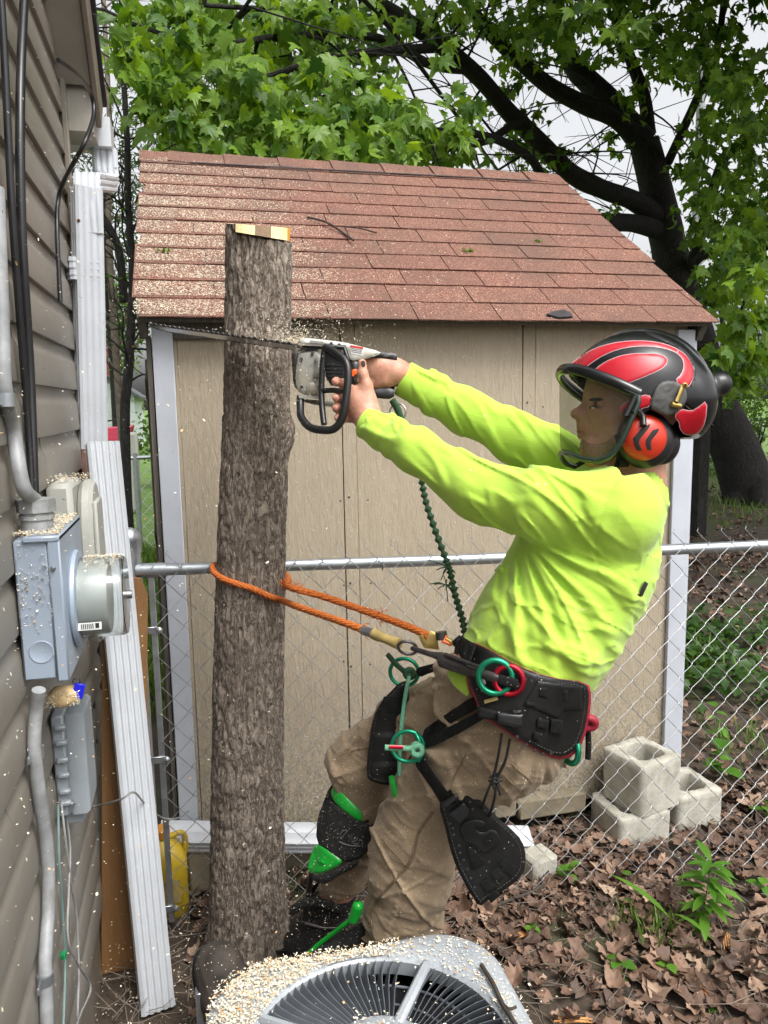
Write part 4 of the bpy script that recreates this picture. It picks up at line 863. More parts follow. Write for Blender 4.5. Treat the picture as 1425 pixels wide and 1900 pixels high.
# ------------------------------------------------------------------ maple tree
def limb(mb, pts, w0, w1, seg=10, n=7, knob=.06):
    P = spline([PD(u, v, D) for u, v, D in pts], n); k = len(P); r = np.linspace(w0, w1, k)*(1+knob*(vnoise(P*3)-.5)*2); mb.tube(P, r, seg); return P
maple = thing('maple_tree', 'big maple with a dark forked trunk and broad green leaves reaching over the shed', 'tree', (8.8, 10.8, 0))
tip_lines = []
mb = MB(); P = limb(mb, [(1402, 960, 12.6), (1388, 905, 12.6), (1362, 830, 12.5), (1320, 740, 12.4), (1285, 620, 12.2), (1250, 500, 12.0), (1235, 430, 11.9), (1212, 330, 11.7), (1195, 262, 11.5)], .42, .21, 20); 
for a_ in range(6):
    d = A([math.cos(a_*1.05), math.sin(a_*1.05), 0]); mb.tube([P[0]+d*.2+A([0, 0, .55]), P[0]+d*.5+A([0, 0, .12]), P[0]+d*.85+A([0, 0, -.1])], [.22, .16, .05], 8)
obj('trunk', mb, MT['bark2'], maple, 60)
LIMBS = [([(1225, 405, 11.8), (1175, 372, 11.4), (1120, 352, 10.9), (1060, 322, 10.3), (1000, 262, 9.6), (950, 215, 9.0), (890, 145, 8.3), (820, 85, 7.5), (740, 30, 6.8), (640, -30, 6.2)], .155, .055),
         ([(1205, 285, 11.6), (1150, 225, 11.2), (1085, 195, 10.8), (1020, 160, 10.2), (960, 110, 9.6), (900, 50, 9.0), (850, -20, 8.4)], .15, .06),
         ([(1195, 265, 11.5), (1140, 200, 11.3), (1090, 150, 11.2), (1065, 125, 11.1), (1040, 60, 10.9), (1030, -30, 10.8)], .20, .10),
         ([(1205, 250, 11.5), (1195, 180, 11.4), (1170, 110, 11.2), (1150, 55, 11.1), (1140, -20, 11)], .10, .06),
         ([(1232, 430, 11.9), (1180, 415, 11.4), (1130, 412, 10.8), (1080, 408, 10.2)], .15, .10),
         ([(1260, 520, 12.1), (1295, 480, 11.5), (1330, 465, 10.8), (1380, 462, 10), (1440, 455, 9.2)], .09, .045),
         ([(1270, 540, 12.1), (1330, 330, 10.5), (1360, 280, 9.6), (1430, 230, 8.6)], .085, .035),
         ([(1005, 330, 9.3), (985, 295, 8.9), (930, 262, 8.3), (860, 245, 7.6), (770, 240, 6.9), (680, 195, 6.2), (600, 180, 5.7)], .06, .018),
         ([(960, 225, 9.0), (900, 262, 8.3), (800, 280, 7.3), (700, 296, 6.5), (560, 240, 5.6)], .05, .014),
         ([(880, 130, 8.2), (800, 120, 7.3), (700, 70, 6.5), (560, 65, 5.9), (420, 80, 5.3), (300, 70, 4.8)], .05, .012),
         ([(820, 88, 7.5), (720, 95, 6.6), (600, 110, 5.8), (480, 150, 5.2), (360, 190, 4.7)], .045, .010),
         ([(740, 30, 6.8), (640, 40, 6.1), (520, 20, 5.6), (380, 10, 5.1)], .04, .012),
         ([(1240, 300, 11.6), (1290, 190, 10.4), (1330, 90, 9.4), (1345, -20, 8.8)], .07, .03),
         ([(1335, 560, 9.8), (1350, 640, 7.6), (1380, 560, 6.8)], .03, .012)]
for pts, a_, b_ in LIMBS:
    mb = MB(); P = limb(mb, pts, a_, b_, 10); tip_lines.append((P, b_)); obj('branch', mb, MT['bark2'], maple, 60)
mb = MB()
for P, b_ in tip_lines:                                # side twigs off every limb
    for k in range(5, len(P), 4):
        q = P[k]; d = rng.normal(0, 1, 3)*A([1, .8, .7]); d /= np.linalg.norm(d); L = rng.uniform(.5, 1.6); pts = [q+d*L*t+rng.normal(0, .05, 3)*t+A([0, 0, -.25*t*t*L]) for t in (0, .35, .7, 1)]
        mb.tube(spline(pts, 3), np.linspace(.016, .004, 10), 5)
        for j in (1, 2): d2 = d+rng.normal(0, .7, 3); mb.tube([pts[j], pts[j]+d2*L*.3, pts[j]+d2*L*.55], [.007, .005, .003], 4)
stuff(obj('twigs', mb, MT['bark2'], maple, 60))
CL = [ # u, v, ru, rv, D0, D1, leaves, size
 (300, 70, 105, 62, 4.3, 5.4, 190, .15), (370, 140, 120, 80, 4.2, 5.4, 300, .15), (300, 170, 85, 60, 4.2, 5.0, 70, .15), (470, 225, 130, 75, 4.2, 5.6, 250, .15), (570, 175, 140, 80, 4.2, 5.6, 190, .15), (600, 265, 120, 40, 4.0, 5.2, 150, .15), (370, 260, 60, 30, 4.4, 5.4, 40, .14),
 (720, 240, 80, 70, 4.0, 5.0, 150, .15), (690, 160, 60, 50, 4.2, 5.2, 60, .15), (850, 205, 45, 55, 4.3, 5.0, 42, .15), (820, 95, 40, 30, 4.6, 5.4, 14, .15), (1070, 10, 40, 18, 5, 6, 14, .15), (1150, 40, 40, 25, 5, 6, 20, .15),
 (460, 20, 300, 50, 5.0, 7.0, 420, .15), (400, 110, 190, 100, 5.6, 7.6, 460, .15), (560, 90, 200, 80, 6.0, 8.5, 420, .15), (640, 255, 190, 55, 6.0, 8.5, 420, .15), (330, 275, 70, 40, 6, 8, 60, .14), (800, 275, 110, 42, 6.5, 8.5, 220, .15),
 (900, 20, 170, 50, 6.5, 9.5, 280, .15), (985, 75, 90, 70, 8, 11, 190, .15), (950, 205, 60, 65, 8.5, 11, 100, .14), (1000, 285, 62, 40, 9.5, 12, 150, .14), (1085, 35, 120, 70, 7, 10.5, 300, .15), (1180, 110, 56, 80, 9, 12, 120, .15), (1175, 190, 35, 35, 10, 12, 60, .14), (1130, 268, 40, 20, 10.5, 12.5, 45, .13), (1130, 385, 14, 12, 9.5, 10.5, 14, .13),
 (1290, 70, 110, 75, 6.5, 10, 460, .15), (1370, 190, 66, 85, 6, 9, 320, .15), (1290, 230, 36, 80, 7.5, 10, 110, .14), (1350, 330, 80, 75, 6.5, 9, 320, .15), (1250, 310, 25, 22, 9, 10.5, 34, .13), (1390, 420, 50, 55, 6, 8.5, 170, .15), (1285, 410, 45, 45, 8, 10, 80, .14), (1350, 490, 66, 66, 5.6, 8.5, 200, .15), (1390, 590, 45, 75, 5.2, 7.5, 200, .15), (1330, 560, 40, 40, 6.5, 9, 80, .15),
 (1340, 640, 40, 38, 4.6, 5.8, 34, .15), (1385, 520, 40, 40, 4.6, 5.6, 50, .15), (1390, 690, 40, 30, 5.5, 7, 50, .14), (1350, 735, 22, 30, 8.5, 10.5, 26, .12),
 (700, -110, 620, 90, 4.5, 9, 650, .17), (1520, 250, 90, 330, 6, 10, 560, .17), (1200, -150, 300, 100, 6, 11, 420, .17)]  # leaves beyond the frame edges, added for shading
LP, LS, LT = [], [], []
for u, v, ru, rv, D0, D1, n, s in CL:
    a2 = rng.uniform(0, 2*math.pi, n); r2 = np.sqrt(rng.random(n))*(1+.15*rng.normal(size=n)); D = rng.uniform(D0, D1, n)
    nc = max(3, n//14); cu, cv = a2[:nc], r2[:nc]; pick = rng.integers(0, nc, n)   # leaves sit in sprays
    a3 = np.where(rng.random(n) < .65, cu[pick]+rng.normal(0, .16, n), a2); r3 = np.where(rng.random(n) < .65, cv[pick]+rng.normal(0, .12, n), r2); dd = np.where(rng.random(n) < .5, D[pick], D)
    for a_, r_, d_ in zip(a3, r3, dd): LP.append(PD(u+ru*r_*math.cos(a_), v+rv*r_*math.sin(a_), d_)); LS.append(s*rng.uniform(.6, 1.12)); LT.append(np.clip(rng.normal(.5, .25), 0, 1))
# unseen high leaves added to shade the trunk and the yard to the right
n = 9000; q = rng.normal(0, 1, (n, 3)); q /= np.linalg.norm(q, axis=1)[:, None]; q *= (rng.random(n)**.4)[:, None]; hi_ = A([9.0, 9.6, 11.5])+q*A([7.5, 7.5, 4.5]); q2 = rng.normal(0, 1, (n, 3)); q2 /= np.linalg.norm(q2, axis=1)[:, None]; q2 *= (rng.random(n)**.4)[:, None]; hi_ = np.concatenate([hi_, A([6.6, 6.2, 7.6])+q2*A([4.6, 4.6, 2.4])]); keep = np.ones(n, bool)
pr_ = (hi_-O)@CF; vv = 950-FPX*((hi_-O)@CU)/pr_; uu = 712.5+FPX*((hi_-O)@CR)/pr_; keep = ~((vv > -40) & (uu < 1480) & (pr_ > 0)); hi_ = hi_[keep]
LP = A(LP); LS = A(LS); LT = A(LT)
sunny = np.clip(1.25-np.abs((LP-O)@CF-4.5)/3, .25, 1); LTv = LT
def leafrots(n):
    """leaves hang: tip out and down, blade turned a little to the sky"""
    y = np.stack([rng.normal(0, .7, n), rng.normal(-.25, .6, n), rng.normal(-.75, .35, n)], 1); y /= np.linalg.norm(y, axis=1)[:, None]
    z = np.stack([rng.normal(0, .6, n), rng.normal(-.45, .6, n), np.abs(rng.normal(.55, .4, n))], 1); z -= y*np.sum(y*z, 1)[:, None]; z /= np.linalg.norm(z, axis=1)[:, None]
    return np.stack([np.cross(y, z), y, z], 2)
RL_ = leafrots(len(LP)); pr_ = (LP-O)@CF; uu = 712.5+FPX*((LP-O)@CR)/pr_; vv = 950-FPX*((LP-O)@CU)/pr_
score = LS/pr_*((uu > 0) & (uu < 1425) & (vv > -10) & (vv < 1900)); order = np.argsort(-score); big = order[:300]; rest = order[300:]
lm = []
for j, (tv, tf) in enumerate(MAPLES):
    for q in range(4): me = bulk('leaf', tv, tf, np.full(len(tv), .15+.25*q)); me.shade_smooth(); me.materials.append(MT['maple']); lm.append(me)
for i in big:
    me = lm[rng.integers(0, 5)*4+min(3, int(LT[i]*4))]; o = link('leaf', me, None, maple); M = Matrix.Identity(4)
    for a_ in range(3):
        for b_ in range(3): M[a_][b_] = RL_[i][a_, b_]*LS[i]
        M[a_][3] = LP[i][a_]-ROOT[maple][a_]
    o.matrix_local = M
scatter('foliage', MAPLES, LP[rest], LS[rest], RL_[rest], MT['maple'], maple, LT[rest])
big_leaf = [(v*1.0, f) for v, f in MAPLES]
scatter('shade_crown', big_leaf, hi_, rng.uniform(.34, .56, len(hi_)), leafrots(len(hi_)), MT['maple'], maple)
mb = MB()
for k in range(2): mb.tube(spline([PD(655+5*k, -20, 5.2), PD(740+5*k, 75, 5.9), PD(835+4*k, 200, 7.2), PD(930+3*k, 325, 9.5), PD(985, 380, 11)], 6), .011-.002*k, 6)
tag(obj('overhead_cable', mb, MT['rubber'], None, 60), 'black overhead line slanting down through the maple to behind the shed', 'cable')

# ------------------------------------------------------------------ bare saplings left of the shed
def sapling(name, pts, w0, w1, label, ntw, m='bark2', spread=.5, leaf=0):
    base = PD(*pts[0]); t_ = thing(name, label, 'tree', base); mb = MB(); P = limb(mb, pts, w0, w1, 8, 6); obj('trunk', mb, MT[m], t_, 60); mb = MB(); tips = []
    for k in range(ntw):
        i = rng.integers(len(P)//4, len(P)); d = rng.normal(0, 1, 3)*A([.8, .8, .4])+A([0, 0, .75]); d /= np.linalg.norm(d); L = rng.uniform(.3, 1.)*spread*2
        q = [P[i]+d*L*t+rng.normal(0, .05, 3)*t for t in (0, .4, .75, 1)]; mb.tube(spline(q, 3), np.linspace(.009, .0022, 10), 5)
        for j in (1, 2, 2):
            d2 = d+rng.normal(0, .6, 3); e = [q[j], q[j]+d2*L*.28+rng.normal(0, .02, 3), q[j]+d2*L*.5]; mb.tube(e, [.004, .003, .0015], 4); tips.append(e[2])
    stuff(obj('twigs', mb, MT[m], t_, 60))
    if leaf: tp = A(tips)[rng.integers(0, len(tips), leaf)]+rng.normal(0, .06, (leaf, 3)); scatter('leaves', [oval_leaf(.35, .3, .3, 2)], tp, rng.uniform(.03, .07, leaf), rots(leaf, 1.5), MT['weed'], t_)
    return t_
sapling('bare_sapling', [(238, 985, 5.6), (234, 900, 5.6), (232, 760, 5.6), (238, 690, 5.6), (243, 600, 5.6), (246, 500, 5.6), (238, 380, 5.6), (236, 260, 5.6), (228, 120, 5.6), (224, -20, 5.6)], .042, .016, 'slim dark bare sapling rising beside the shed corner, in front of the others', 34, 'bark2', .42, 60)
sapling('bare_sapling', [(236, 960, 6.6), (226, 800, 6.6), (214, 640, 6.6), (205, 500, 6.6), (201, 380, 6.6), (204, 250, 6.6), (196, 80, 6.6), (190, -40, 6.6)], .036, .018, 'pale grey brown sapling leaning behind the dark one by the downspout', 22, 'palebark', .45, 40)
sapling('bare_sapling', [(230, 560, 6.2), (222, 470, 6.2), (205, 425, 6.2), (186, 395, 6.2), (168, 372, 6.2)], .035, .02, 'crooked dark bough bending behind the downspout elbow', 12, 'bark2', .3, 20)
for i, (x, y, lab) in enumerate(((4.3, 40, 'thin leafless tree far behind the shed, under the maple limbs'), (7.9, 44, 'thin leafless tree far behind the maple trunk'))):
    b0_ = A([16.5+i*2.6, 38+i, 0]); t_ = thing('bare_tree', lab, 'tree', b0_, None); mb = MB(); mb.tube([b0_, b0_+A([0, 0, 6]), b0_+A([.3, 0, 13])], [.12, .09, .03], 6); obj('trunk', mb, MT['twig'], t_, 60); mb = MB()
    for k in range(60):
        z = rng.uniform(5, 13); d = rng.normal(0, 1, 3)*A([1, 1, .3])+A([0, 0, 1.0]); d /= np.linalg.norm(d); L = rng.uniform(1.2, 3.2); q = [b0_+A([0, 0, z])+d*L*t+rng.normal(0, .12, 3)*t for t in (0, .35, .7, 1)]; mb.tube(q, [.03, .022, .016, .008], 4)
        for j in (1, 2, 2): d2 = d+rng.normal(0, .5, 3); mb.tube([q[j], q[j]+d2*L*.45], [.014, .006], 3)
    stuff(obj('twigs', mb, MT['twig'], t_, 60))
# ------------------------------------------------------------------ trees and bushes farther off, each with stem and leaf cloud
def leafcloud(n, c, r, fill=.35):
    q = rng.normal(0, 1, (n, 3)); q /= np.linalg.norm(q, axis=1)[:, None]; q *= (rng.random(n)**fill)[:, None]; nb = 9; bc = rng.normal(0, .42, (nb, 3)); s = rng.integers(0, nb, n)
    return A(c)+(q*.55+bc[s])*A(r)
def bush(name, label, c, r, n, size, m='bush', group=None, cat='bush', hi=1.):
    c = A(c, float); t_ = thing(name, label, cat, (c[0], c[1], 0), group); P = leafcloud(n, c, r); P[:, 2] = np.abs(P[:, 2]-.02)+.02; scatter('foliage', [oval_leaf(.32, .3, .4, 2), oval_leaf(.4, .2, .2, 2)], P, rng.uniform(.6, 1.2, n)*size, rots(n, 1.6), MT[m], t_)
    mb = MB()
    for k in range(5): d = rng.normal(0, .35, 3)*A(r); d[2] = 0; mb.tube([A([c[0], c[1], 0])+d*.2, A([c[0], c[1], c[2]*.6])+d*.6, c+d], [.03, .02, .008], 6)
    obj('stems', mb, MT['bark2'], t_, 60); return t_
for c, r, n, s, lab in (((7.6, 13.5, 1.1), (1.6, 1.5, 1.3), 2600, .11, 'bright leafy bush behind the shed, between shed corner and maple trunk'), ((11.8, 14.5, 1.2), (1.8, 1.6, 1.5), 2600, .12, 'leafy bush growing right of the maple trunk base'),
                        ((9.8, 18, 1.8), (2.6, 2, 2.3), 2600, .15, 'tall leafy thicket standing well behind the maple trunk'), ((14.8, 19, 2.2), (2.8, 2.2, 2.6), 2600, .15, 'tall leafy thicket at the far right edge'), ((13.6, 15, 3.6), (1.8, 1.8, 2.2), 2200, .13, 'high leafy shrub right of the maple reaching over the far fence')):
    bush('leafy_bush', lab, c, r, n, s, 'bush')
for c, r, n, lab in (((.2, 27, 7.5), (2.2, 2, 4.5), 2000, 'tall pine seen in the gap between downspout and shed, left one'), ((-2.6, 30, 8.5), (2.4, 2, 5), 1700, 'tall pine seen beside the white downspout, behind the far house'), ((2.7, 31, 6.5), (2.6, 2, 4), 1700, 'tall pine seen just over the left end of the shed roof')):
    t_ = thing('pine_tree', lab, 'tree', (c[0], c[1], 0)); mb = MB(); mb.tube([(c[0], c[1], 0), (c[0], c[1], 6), (c[0], c[1], c[2]+r[2])], [.22, .16, .03], 8); obj('trunk', mb, MT['bark2'], t_, 60)
    scatter('foliage', [oval_leaf(.10, .2, .3, 2)], leafcloud(n, c, r, .5), rng.uniform(.25, .5, n), rots(n, 2), MT['pine'], t_)
for c, r, n, s, lab in (((-4.3, 41, 4.6), (3.0, 1.6, 3.2), 3600, .3, 'round green tree standing right behind the far white house'), ((-.2, 17, .9), (.9, .8, .8), 900, .13, 'low green bush in front of the far house'), ((1.9, 21, 2.0), (1.6, 1, 1.8), 2000, .16, 'green bush half hidden behind the shed on its left')): bush('green_bush', lab, c, r, n, s, 'bush')
# the far house
hc = PD(195, 757, 30.); hx, hy = float(hc[0]), float(hc[1]); fh = thing('far_house', 'small white sided house with grey roof and brick chimney in the distance', 'house', (hx, hy, 0))
gw = lambda z: (-2.6+max(0, z-2.15)*1.48, 1.1-max(0, z-2.15)*1.48)
for k in range(18):
    z = .25+k*.17; x0_, x1_ = gw(z+.16)
    if x1_-x0_ > .2: mb = MB(); mb.box((hx+(x0_+x1_)/2, hy, z+.08), (x1_-x0_, .05, .165), np.asarray(Matrix.Rotation(.14, 3, 'X')), .01); obj('siding_board', mb, MT['cardwhite'], fh)
mb = MB(); mb.prism([(-2.6, 0), (1.1, 0), (1.1, 2.15), (-.75, 3.38), (-2.6, 2.15)], (hx, hy+6, 0), (1, 0, 0), (0, 0, 1), 5.95); obj('wall', mb, MT['cardwhite'], fh)
mb = MB(); mb.prism([(1.35, 1.98), (1.35, 2.10), (-.75, 3.52), (-2.85, 2.10), (-2.85, 1.98), (-.75, 3.39)], (hx, hy+6.2, 0), (1, 0, 0), (0, 0, 1), 6.4, .01); obj('roof', mb, MT['slate'], fh)
mb = MB(); mb.box((hx+.27, hy+1.2, 3.25), (.5, .5, 1.5), b=.02); mb.box((hx+.27, hy+1.2, 3.98), (.58, .58, .12), b=.02); obj('chimney', mb, MT['brick'], fh)
mb = MB(); mb.box((hx+.55, hy-.05, 1.35), (.5, .05, .7), b=.01); w_ = obj('window', mb, MT['trim'], fh); mb = MB(); mb.box((hx+.55, hy-.07, 1.35), (.38, .05, .56), b=.005); obj('pane', mb, MT['acfin'], w_)
bn = PD(208, 808, 13.); t_ = thing('wheelbarrow', 'pink red garden cart standing on the lawn before the far house', 'cart', (bn[0], bn[1], 0)); mb = MB(); mb.prism([(-.28, 0), (.28, 0), (.36, .26), (-.36, .22)], (bn[0], bn[1]+.2, bn[2]-.1), (1, 0, 0), (0, 0, 1), .4, .03); obj('tray', mb, MT['pink'], t_); mb = MB(); mb.tube([bn+A([.2, .1, .12]), bn+A([.1, .1, .26]), bn+A([-.1, .1, .24])], .015, 6)
for s in (-.2, .2): mb.tube([bn+A([s, 0, 0]), A([bn[0]+s, bn[1], 0])], .02, 6)
obj('handle', mb, MT['rubber'], t_); 
bn = PD(243, 822, 12.5); mb = MB(); mb.box((bn[0], bn[1], bn[2]*.5+.1), (.22, .2, bn[2]+.15), b=.04); tag(obj('garden_bin', mb, MT['boxgrey']), 'pale upright bin on the lawn beside the pink cart', 'bin')
# a second fence at the back, left and right
def backfence(a_, b_, label, h=1.15):
    a_, b_ = A(a_, float), A(b_, float); t_ = thing('back_fence', label, 'fence', a_); mb = MB(); mb.tube([a_+A([0, 0, h]), b_+A([0, 0, h])], .022, 8); obj('top_rail', mb, MT['galv'], t_); L = np.linalg.norm(b_-a_); e = (b_-a_)/L
    for k in range(int(L/2.4)+1): mb = MB(); p = a_+e*2.4*k; mb.tube([p, p+A([0, 0, h+.05])], .028, 8); obj('post', mb, MT['galv'], t_)
    mb = MB(); s = np.arange(0, L, .14)
    for x in s:
        for sg in (-1, 1):
            p0_, p1_ = a_+e*x, a_+e*np.clip(x+sg*h, 0, L); mb.tube([p0_+A([0, 0, .03]), p1_+A([0, 0, .03+abs(np.dot(p1_-p0_, e))])], .0035, 3, False)
    stuff(obj('mesh_wires', mb, MT['wire'], t_)); return t_
backfence((-3, 8.6, 0), (1.6, 9.2, 0), 'low chain link fence far back between the downspout and the shed'); backfence((6.3, 17.2, 0), (18.5, 15.5, 0), 'chain link fence far back beyond the maple trunk')
mb = MB(); q = PD(1298, 900, 9.5); mb.box((q[0], q[1], .75), (.15, .15, 1.5), b=.01); tag(obj('wooden_post', mb, MT['bark2']), 'dark square wooden post just right of the shed corner', 'post')
mb = MB(); q = PD(1296, 300, 26.); mb.tube([(q[0], q[1], 0), (q[0], q[1], 13)], [.16, .13], 12); tag(obj('utility_pole', mb, MT['conduit'], None, 60), 'grey utility pole showing between the maple leaves at right', 'pole')

# ------------------------------------------------------------------ ground cover and litter
def inshed(P): return (P[:, 0] > SX0-.1) & (P[:, 0] < SX1+.05) & (P[:, 1] > SY-.02) & (P[:, 1] < SY+2.6)
def spread(n, x0, x1, y0, y1): P = np.stack([rng.uniform(x0, x1, n), rng.uniform(y0, y1, n)], 1); return P[~inshed(P)]
P = np.concatenate([spread(12500, .55, 2.9, 1.25, 2.75), spread(600, -.1, .8, 1.9, 2.72), spread(5200, 1.95, 6.5, 2.4, 7.5), spread(2600, 5, 13, 7, 13)])
d = fbm(np.stack([P[:, 0]*2.2, P[:, 1]*2.2, P[:, 0]*0], -1), 3); P = P[rng.random(len(P)) < np.clip(d*2.2-.35, .15, 1)*np.where(P[:, 1] < 2.6, np.clip((P[:, 1]-1.3)/.55, .38, 1), 1)]
z = gz(P[:, 0], P[:, 1])+rng.random(len(P))*.030+.006; far = P[:, 1] > 4
lt_ = scatter('fallen_leaves', DEADS, np.concatenate([P, z[:, None]], 1), rng.choice([.035, .055, .075, .095], len(P), p=[.36, .33, .21, .10])*rng.uniform(.8, 1.2, len(P))*np.where(far, 1.3, 1), rots(len(P), .62), MT['dead'], None, np.clip(rng.beta(1.1, 1.7, len(P)), 0, 1)); tag(lt_, 'brown curled dead leaves littering the ground under the fence', 'leaf litter')
mb = MB()
for k in range(1700):
    q = spread(1, *((.6, 2.9, 1.3, 2.7) if k % 3 else (-.3, .8, 1.8, 2.7)))
    if not len(q): continue
    q = A([*q[0], .014+.035*rng.random()]); a_ = rng.uniform(0, 6.28); L = rng.uniform(.04, .22); e = A([math.cos(a_), math.sin(a_), rng.normal(0, .12)]); b_ = A([-e[1], e[0], 0])*rng.normal(0, .12)*L; mb.tube([q, q+e*L*.5+b_, q+e*L], [.0016, .0013, .0008], 4, False)
tag(stuff(link('twig_litter', mb.mesh('twig_litter'), MT['palebark'])), 'fine dry stems and twigs lying among the dead leaves', 'twigs')
P = spread(9000, -.34, 3., 1.3, 2.7); P = P[rng.random(len(P)) < np.clip(1.1-P[:, 0]/.9, .02, 1)]; tag(flakes('ground_sawdust', np.concatenate([P, gz(P[:, 0], P[:, 1])[:, None]+.012+.03*rng.random((len(P), 1))], 1), .004, .010, None, 1.), 'pale wood chips scattered on the dark soil round the trunk', 'sawdust')
def blades(n, c, r, h, label, name='grass_tuft'):
    t = oval_leaf(.035, .1, .35, 3); t = (t[0][:, [0, 2, 1]]*A([1, -1, 1]), t[1]); P = np.stack([rng.normal(c[0], r, n), rng.normal(c[1], r, n), np.zeros(n)], 1); P = P[~inshed(P)]; P[:, 2] = gz(P[:, 0], P[:, 1])
    return tag(scatter(name, [t], P, rng.uniform(.5, 1.1, len(P))*h, rots(len(P), .55), MT['grass']), label, 'grass')
q = PZ(1290, 1250, 0); blades(130, q, .10, .20, 'tuft of long grass beside the shed, behind the fence on the right'); q = PZ(1200, 1740, 0); blades(70, q, .05, .10, 'small grass tuft among the dead leaves in front of the fence'); q = PZ(1420, 1395, 0); blades(120, q, .14, .14, 'low grass clump at the right edge behind the fence')
P = np.concatenate([spread(12000, -1.6, .0, 4.2, 9), spread(5000, 3, 13, 8.5, 16)]); t = oval_leaf(.05, .1, .4, 2); t = (t[0][:, [0, 2, 1]]*A([1, -1, 1]), t[1]); tag(scatter('lawn_grass', [t], np.concatenate([P, gz(P[:, 0], P[:, 1])[:, None]], 1), rng.uniform(.08, .2, len(P)), rots(len(P), .5), MT['grass']), 'bright lawn grass in the sunlit yard beyond the fence', 'grass')
P = np.concatenate([spread(1700, 2.3, 6.5, 4.3, 6.4), spread(600, 2.1, 4.6, 3.2, 4.4), spread(500, 1.95, 2.8, 6, 9)]); dn_ = fbm(np.stack([P[:, 0]*1.6, P[:, 1]*1.6, P[:, 0]*0], -1), 2); P = P[rng.random(len(P)) < np.clip(dn_*4-1.45, 0, 1)]
P = np.concatenate([P+rng.normal(0, .05, P.shape) for _ in range(5)]); P = P[~inshed(P)]; tag(scatter('ground_cover', [oval_leaf(.36, .25, .3, 2), oval_leaf(.42, .2, .2, 2)], np.concatenate([P, (.04+.16*rng.random(len(P)))[:, None]], 1), rng.uniform(.045, .085, len(P)), rots(len(P), 1.), MT['cover']), 'low green ground cover growing in the shade behind the fence', 'ground cover')
def weed(u, v, n, h, s, label, w=.25, group=None, z0=0., flop=.9):
    b = PZ(u, v, z0); b[2] = 0; t_ = thing('weed', label, 'plant', b, group); mb = MB(); P, R_, S = [], [], []
    top = b+A([rng.normal(0, .02), rng.normal(0, .02), h]); st = spline([b, (b+top)/2+rng.normal(0, .008, 3), top], 5); mb.tube(st, np.linspace(.0022, .001, len(st)), 5); obj('stem', mb, MT['weed'], t_, 60)
    for k in range(n):
        t = .25+.75*(k+.5)/n; p = b+(top-b)*t; a_ = k*2.4+rng.normal(0, .3); e = rng.normal(.25, .25); y = A([math.cos(a_)*math.cos(e), math.sin(a_)*math.cos(e), math.sin(e)]); x = np.cross(y, [0, 0, 1]); x /= np.linalg.norm(x); z = np.cross(x, y); V_, F_ = oval_leaf(w, .25, .35, 4); mb = MB(); ss = s*rng.uniform(.75, 1.1); mb.add(p+(V_@np.stack([x, y, z], 1).T)*ss, F_.tolist()); o = obj('leaf', mb, MT['weed'], t_, 180)
        at = o.data.attributes.new('tint', 'FLOAT', 'POINT'); at.data.foreach_set('value', np.full(len(o.data.vertices), rng.random(), np.float32))
weed(1300, 1735, 34, .27, .10, 'tall leafy green weed with narrow leaves growing through dead leaves', .15)
weed(1245, 1735, 3, .10, .20, 'weed with one long blade leaf leaning beside the tall weed', .05)
for u, v, n, h, s, lab in ((1050, 1645, 6, .09, .045, 'round leaved seedling left of the fence bottom near the leg pad'), (1150, 1690, 3, .04, .04, 'two leaved seedling in the middle of the dead leaves'), (985, 1735, 6, .05, .030, 'small round leaved seedling beside the orange splinter by the cabinet'), (1160, 1640, 2, .05, .045, 'seedling standing right under the concrete blocks'), (1405, 1650, 4, .06, .05, 'seedling at the right edge behind the tall weed'), (1340, 1460, 9, .18, .10, 'leafy green sapling behind the fence at right'), (1335, 1395, 7, .22, .07, 'pale round leaved shoot behind the fence above the leafy sapling'), (1415, 1530, 4, .1, .07, 'green shoot at the right edge beside the blocks'), (1150, 1820, 8, .05, .05, 'feathery yellow green seedling near the cabinet corner'), (1235, 1810, 3, .06, .04, 'small seedling right of the grass tuft'), (1085, 1465, 4, .13, .04, 'small weed by the shed wall left of the concrete blocks'), (1310, 1880, 2, .03, .035, 'tiny green leaf by the broad orange splinter'), (1420, 1700, 3, .05, .05, 'seedling at the right edge of the leaf litter')):
    weed(u, v, n, h, s, lab, .38)
def splinter(u0, v0, u1, v1, w, label):
    p, q = PZ(u0, v0, .02), PZ(u1, v1, .035); t_ = thing('wood_splinter', label, 'wood splinter', p); e = q-p; L = np.linalg.norm(e); e /= L; x = np.cross(e, [0, 0, 1.]); x /= np.linalg.norm(x)
    for k in range(4):
        o_ = (k-1.5)*w/4; a_ = rng.uniform(0, .18)*L; b_ = L*rng.uniform(.75, 1.); mb = MB(); mb.tube([p+x*o_+e*a_, p+x*o_*1.05+e*(a_+b_)/2+A([0, 0, .004]), p+x*o_*1.1+e*b_], [w/7, w/6, w/12], 5, True, False, .6); obj('fibre_strip', mb, MT['chipwood'], t_, None)
splinter(912, 1755, 985, 1728, .022, 'long orange wood splinter lying beside the cabinet'); splinter(1272, 1805, 1325, 1850, .030, 'broad broken orange wood splinter near the bottom right'); splinter(1345, 1725, 1352, 1770, .025, 'orange splinter standing among dead leaves behind the grass'); splinter(1025, 1894, 1105, 1893, .02, 'orange splinter cut by the bottom edge')
mb = MB(); mb.tube(spline([PZ(895, 1692, .03), PZ(940, 1672, .05), PZ(985, 1655, .04), PZ(1010, 1640, .05)], 5), .005, 6); tag(obj('fallen_stick', mb, MT['twig'], None, 60), 'grey stick lying on the dead leaves by the leg pad', 'stick')
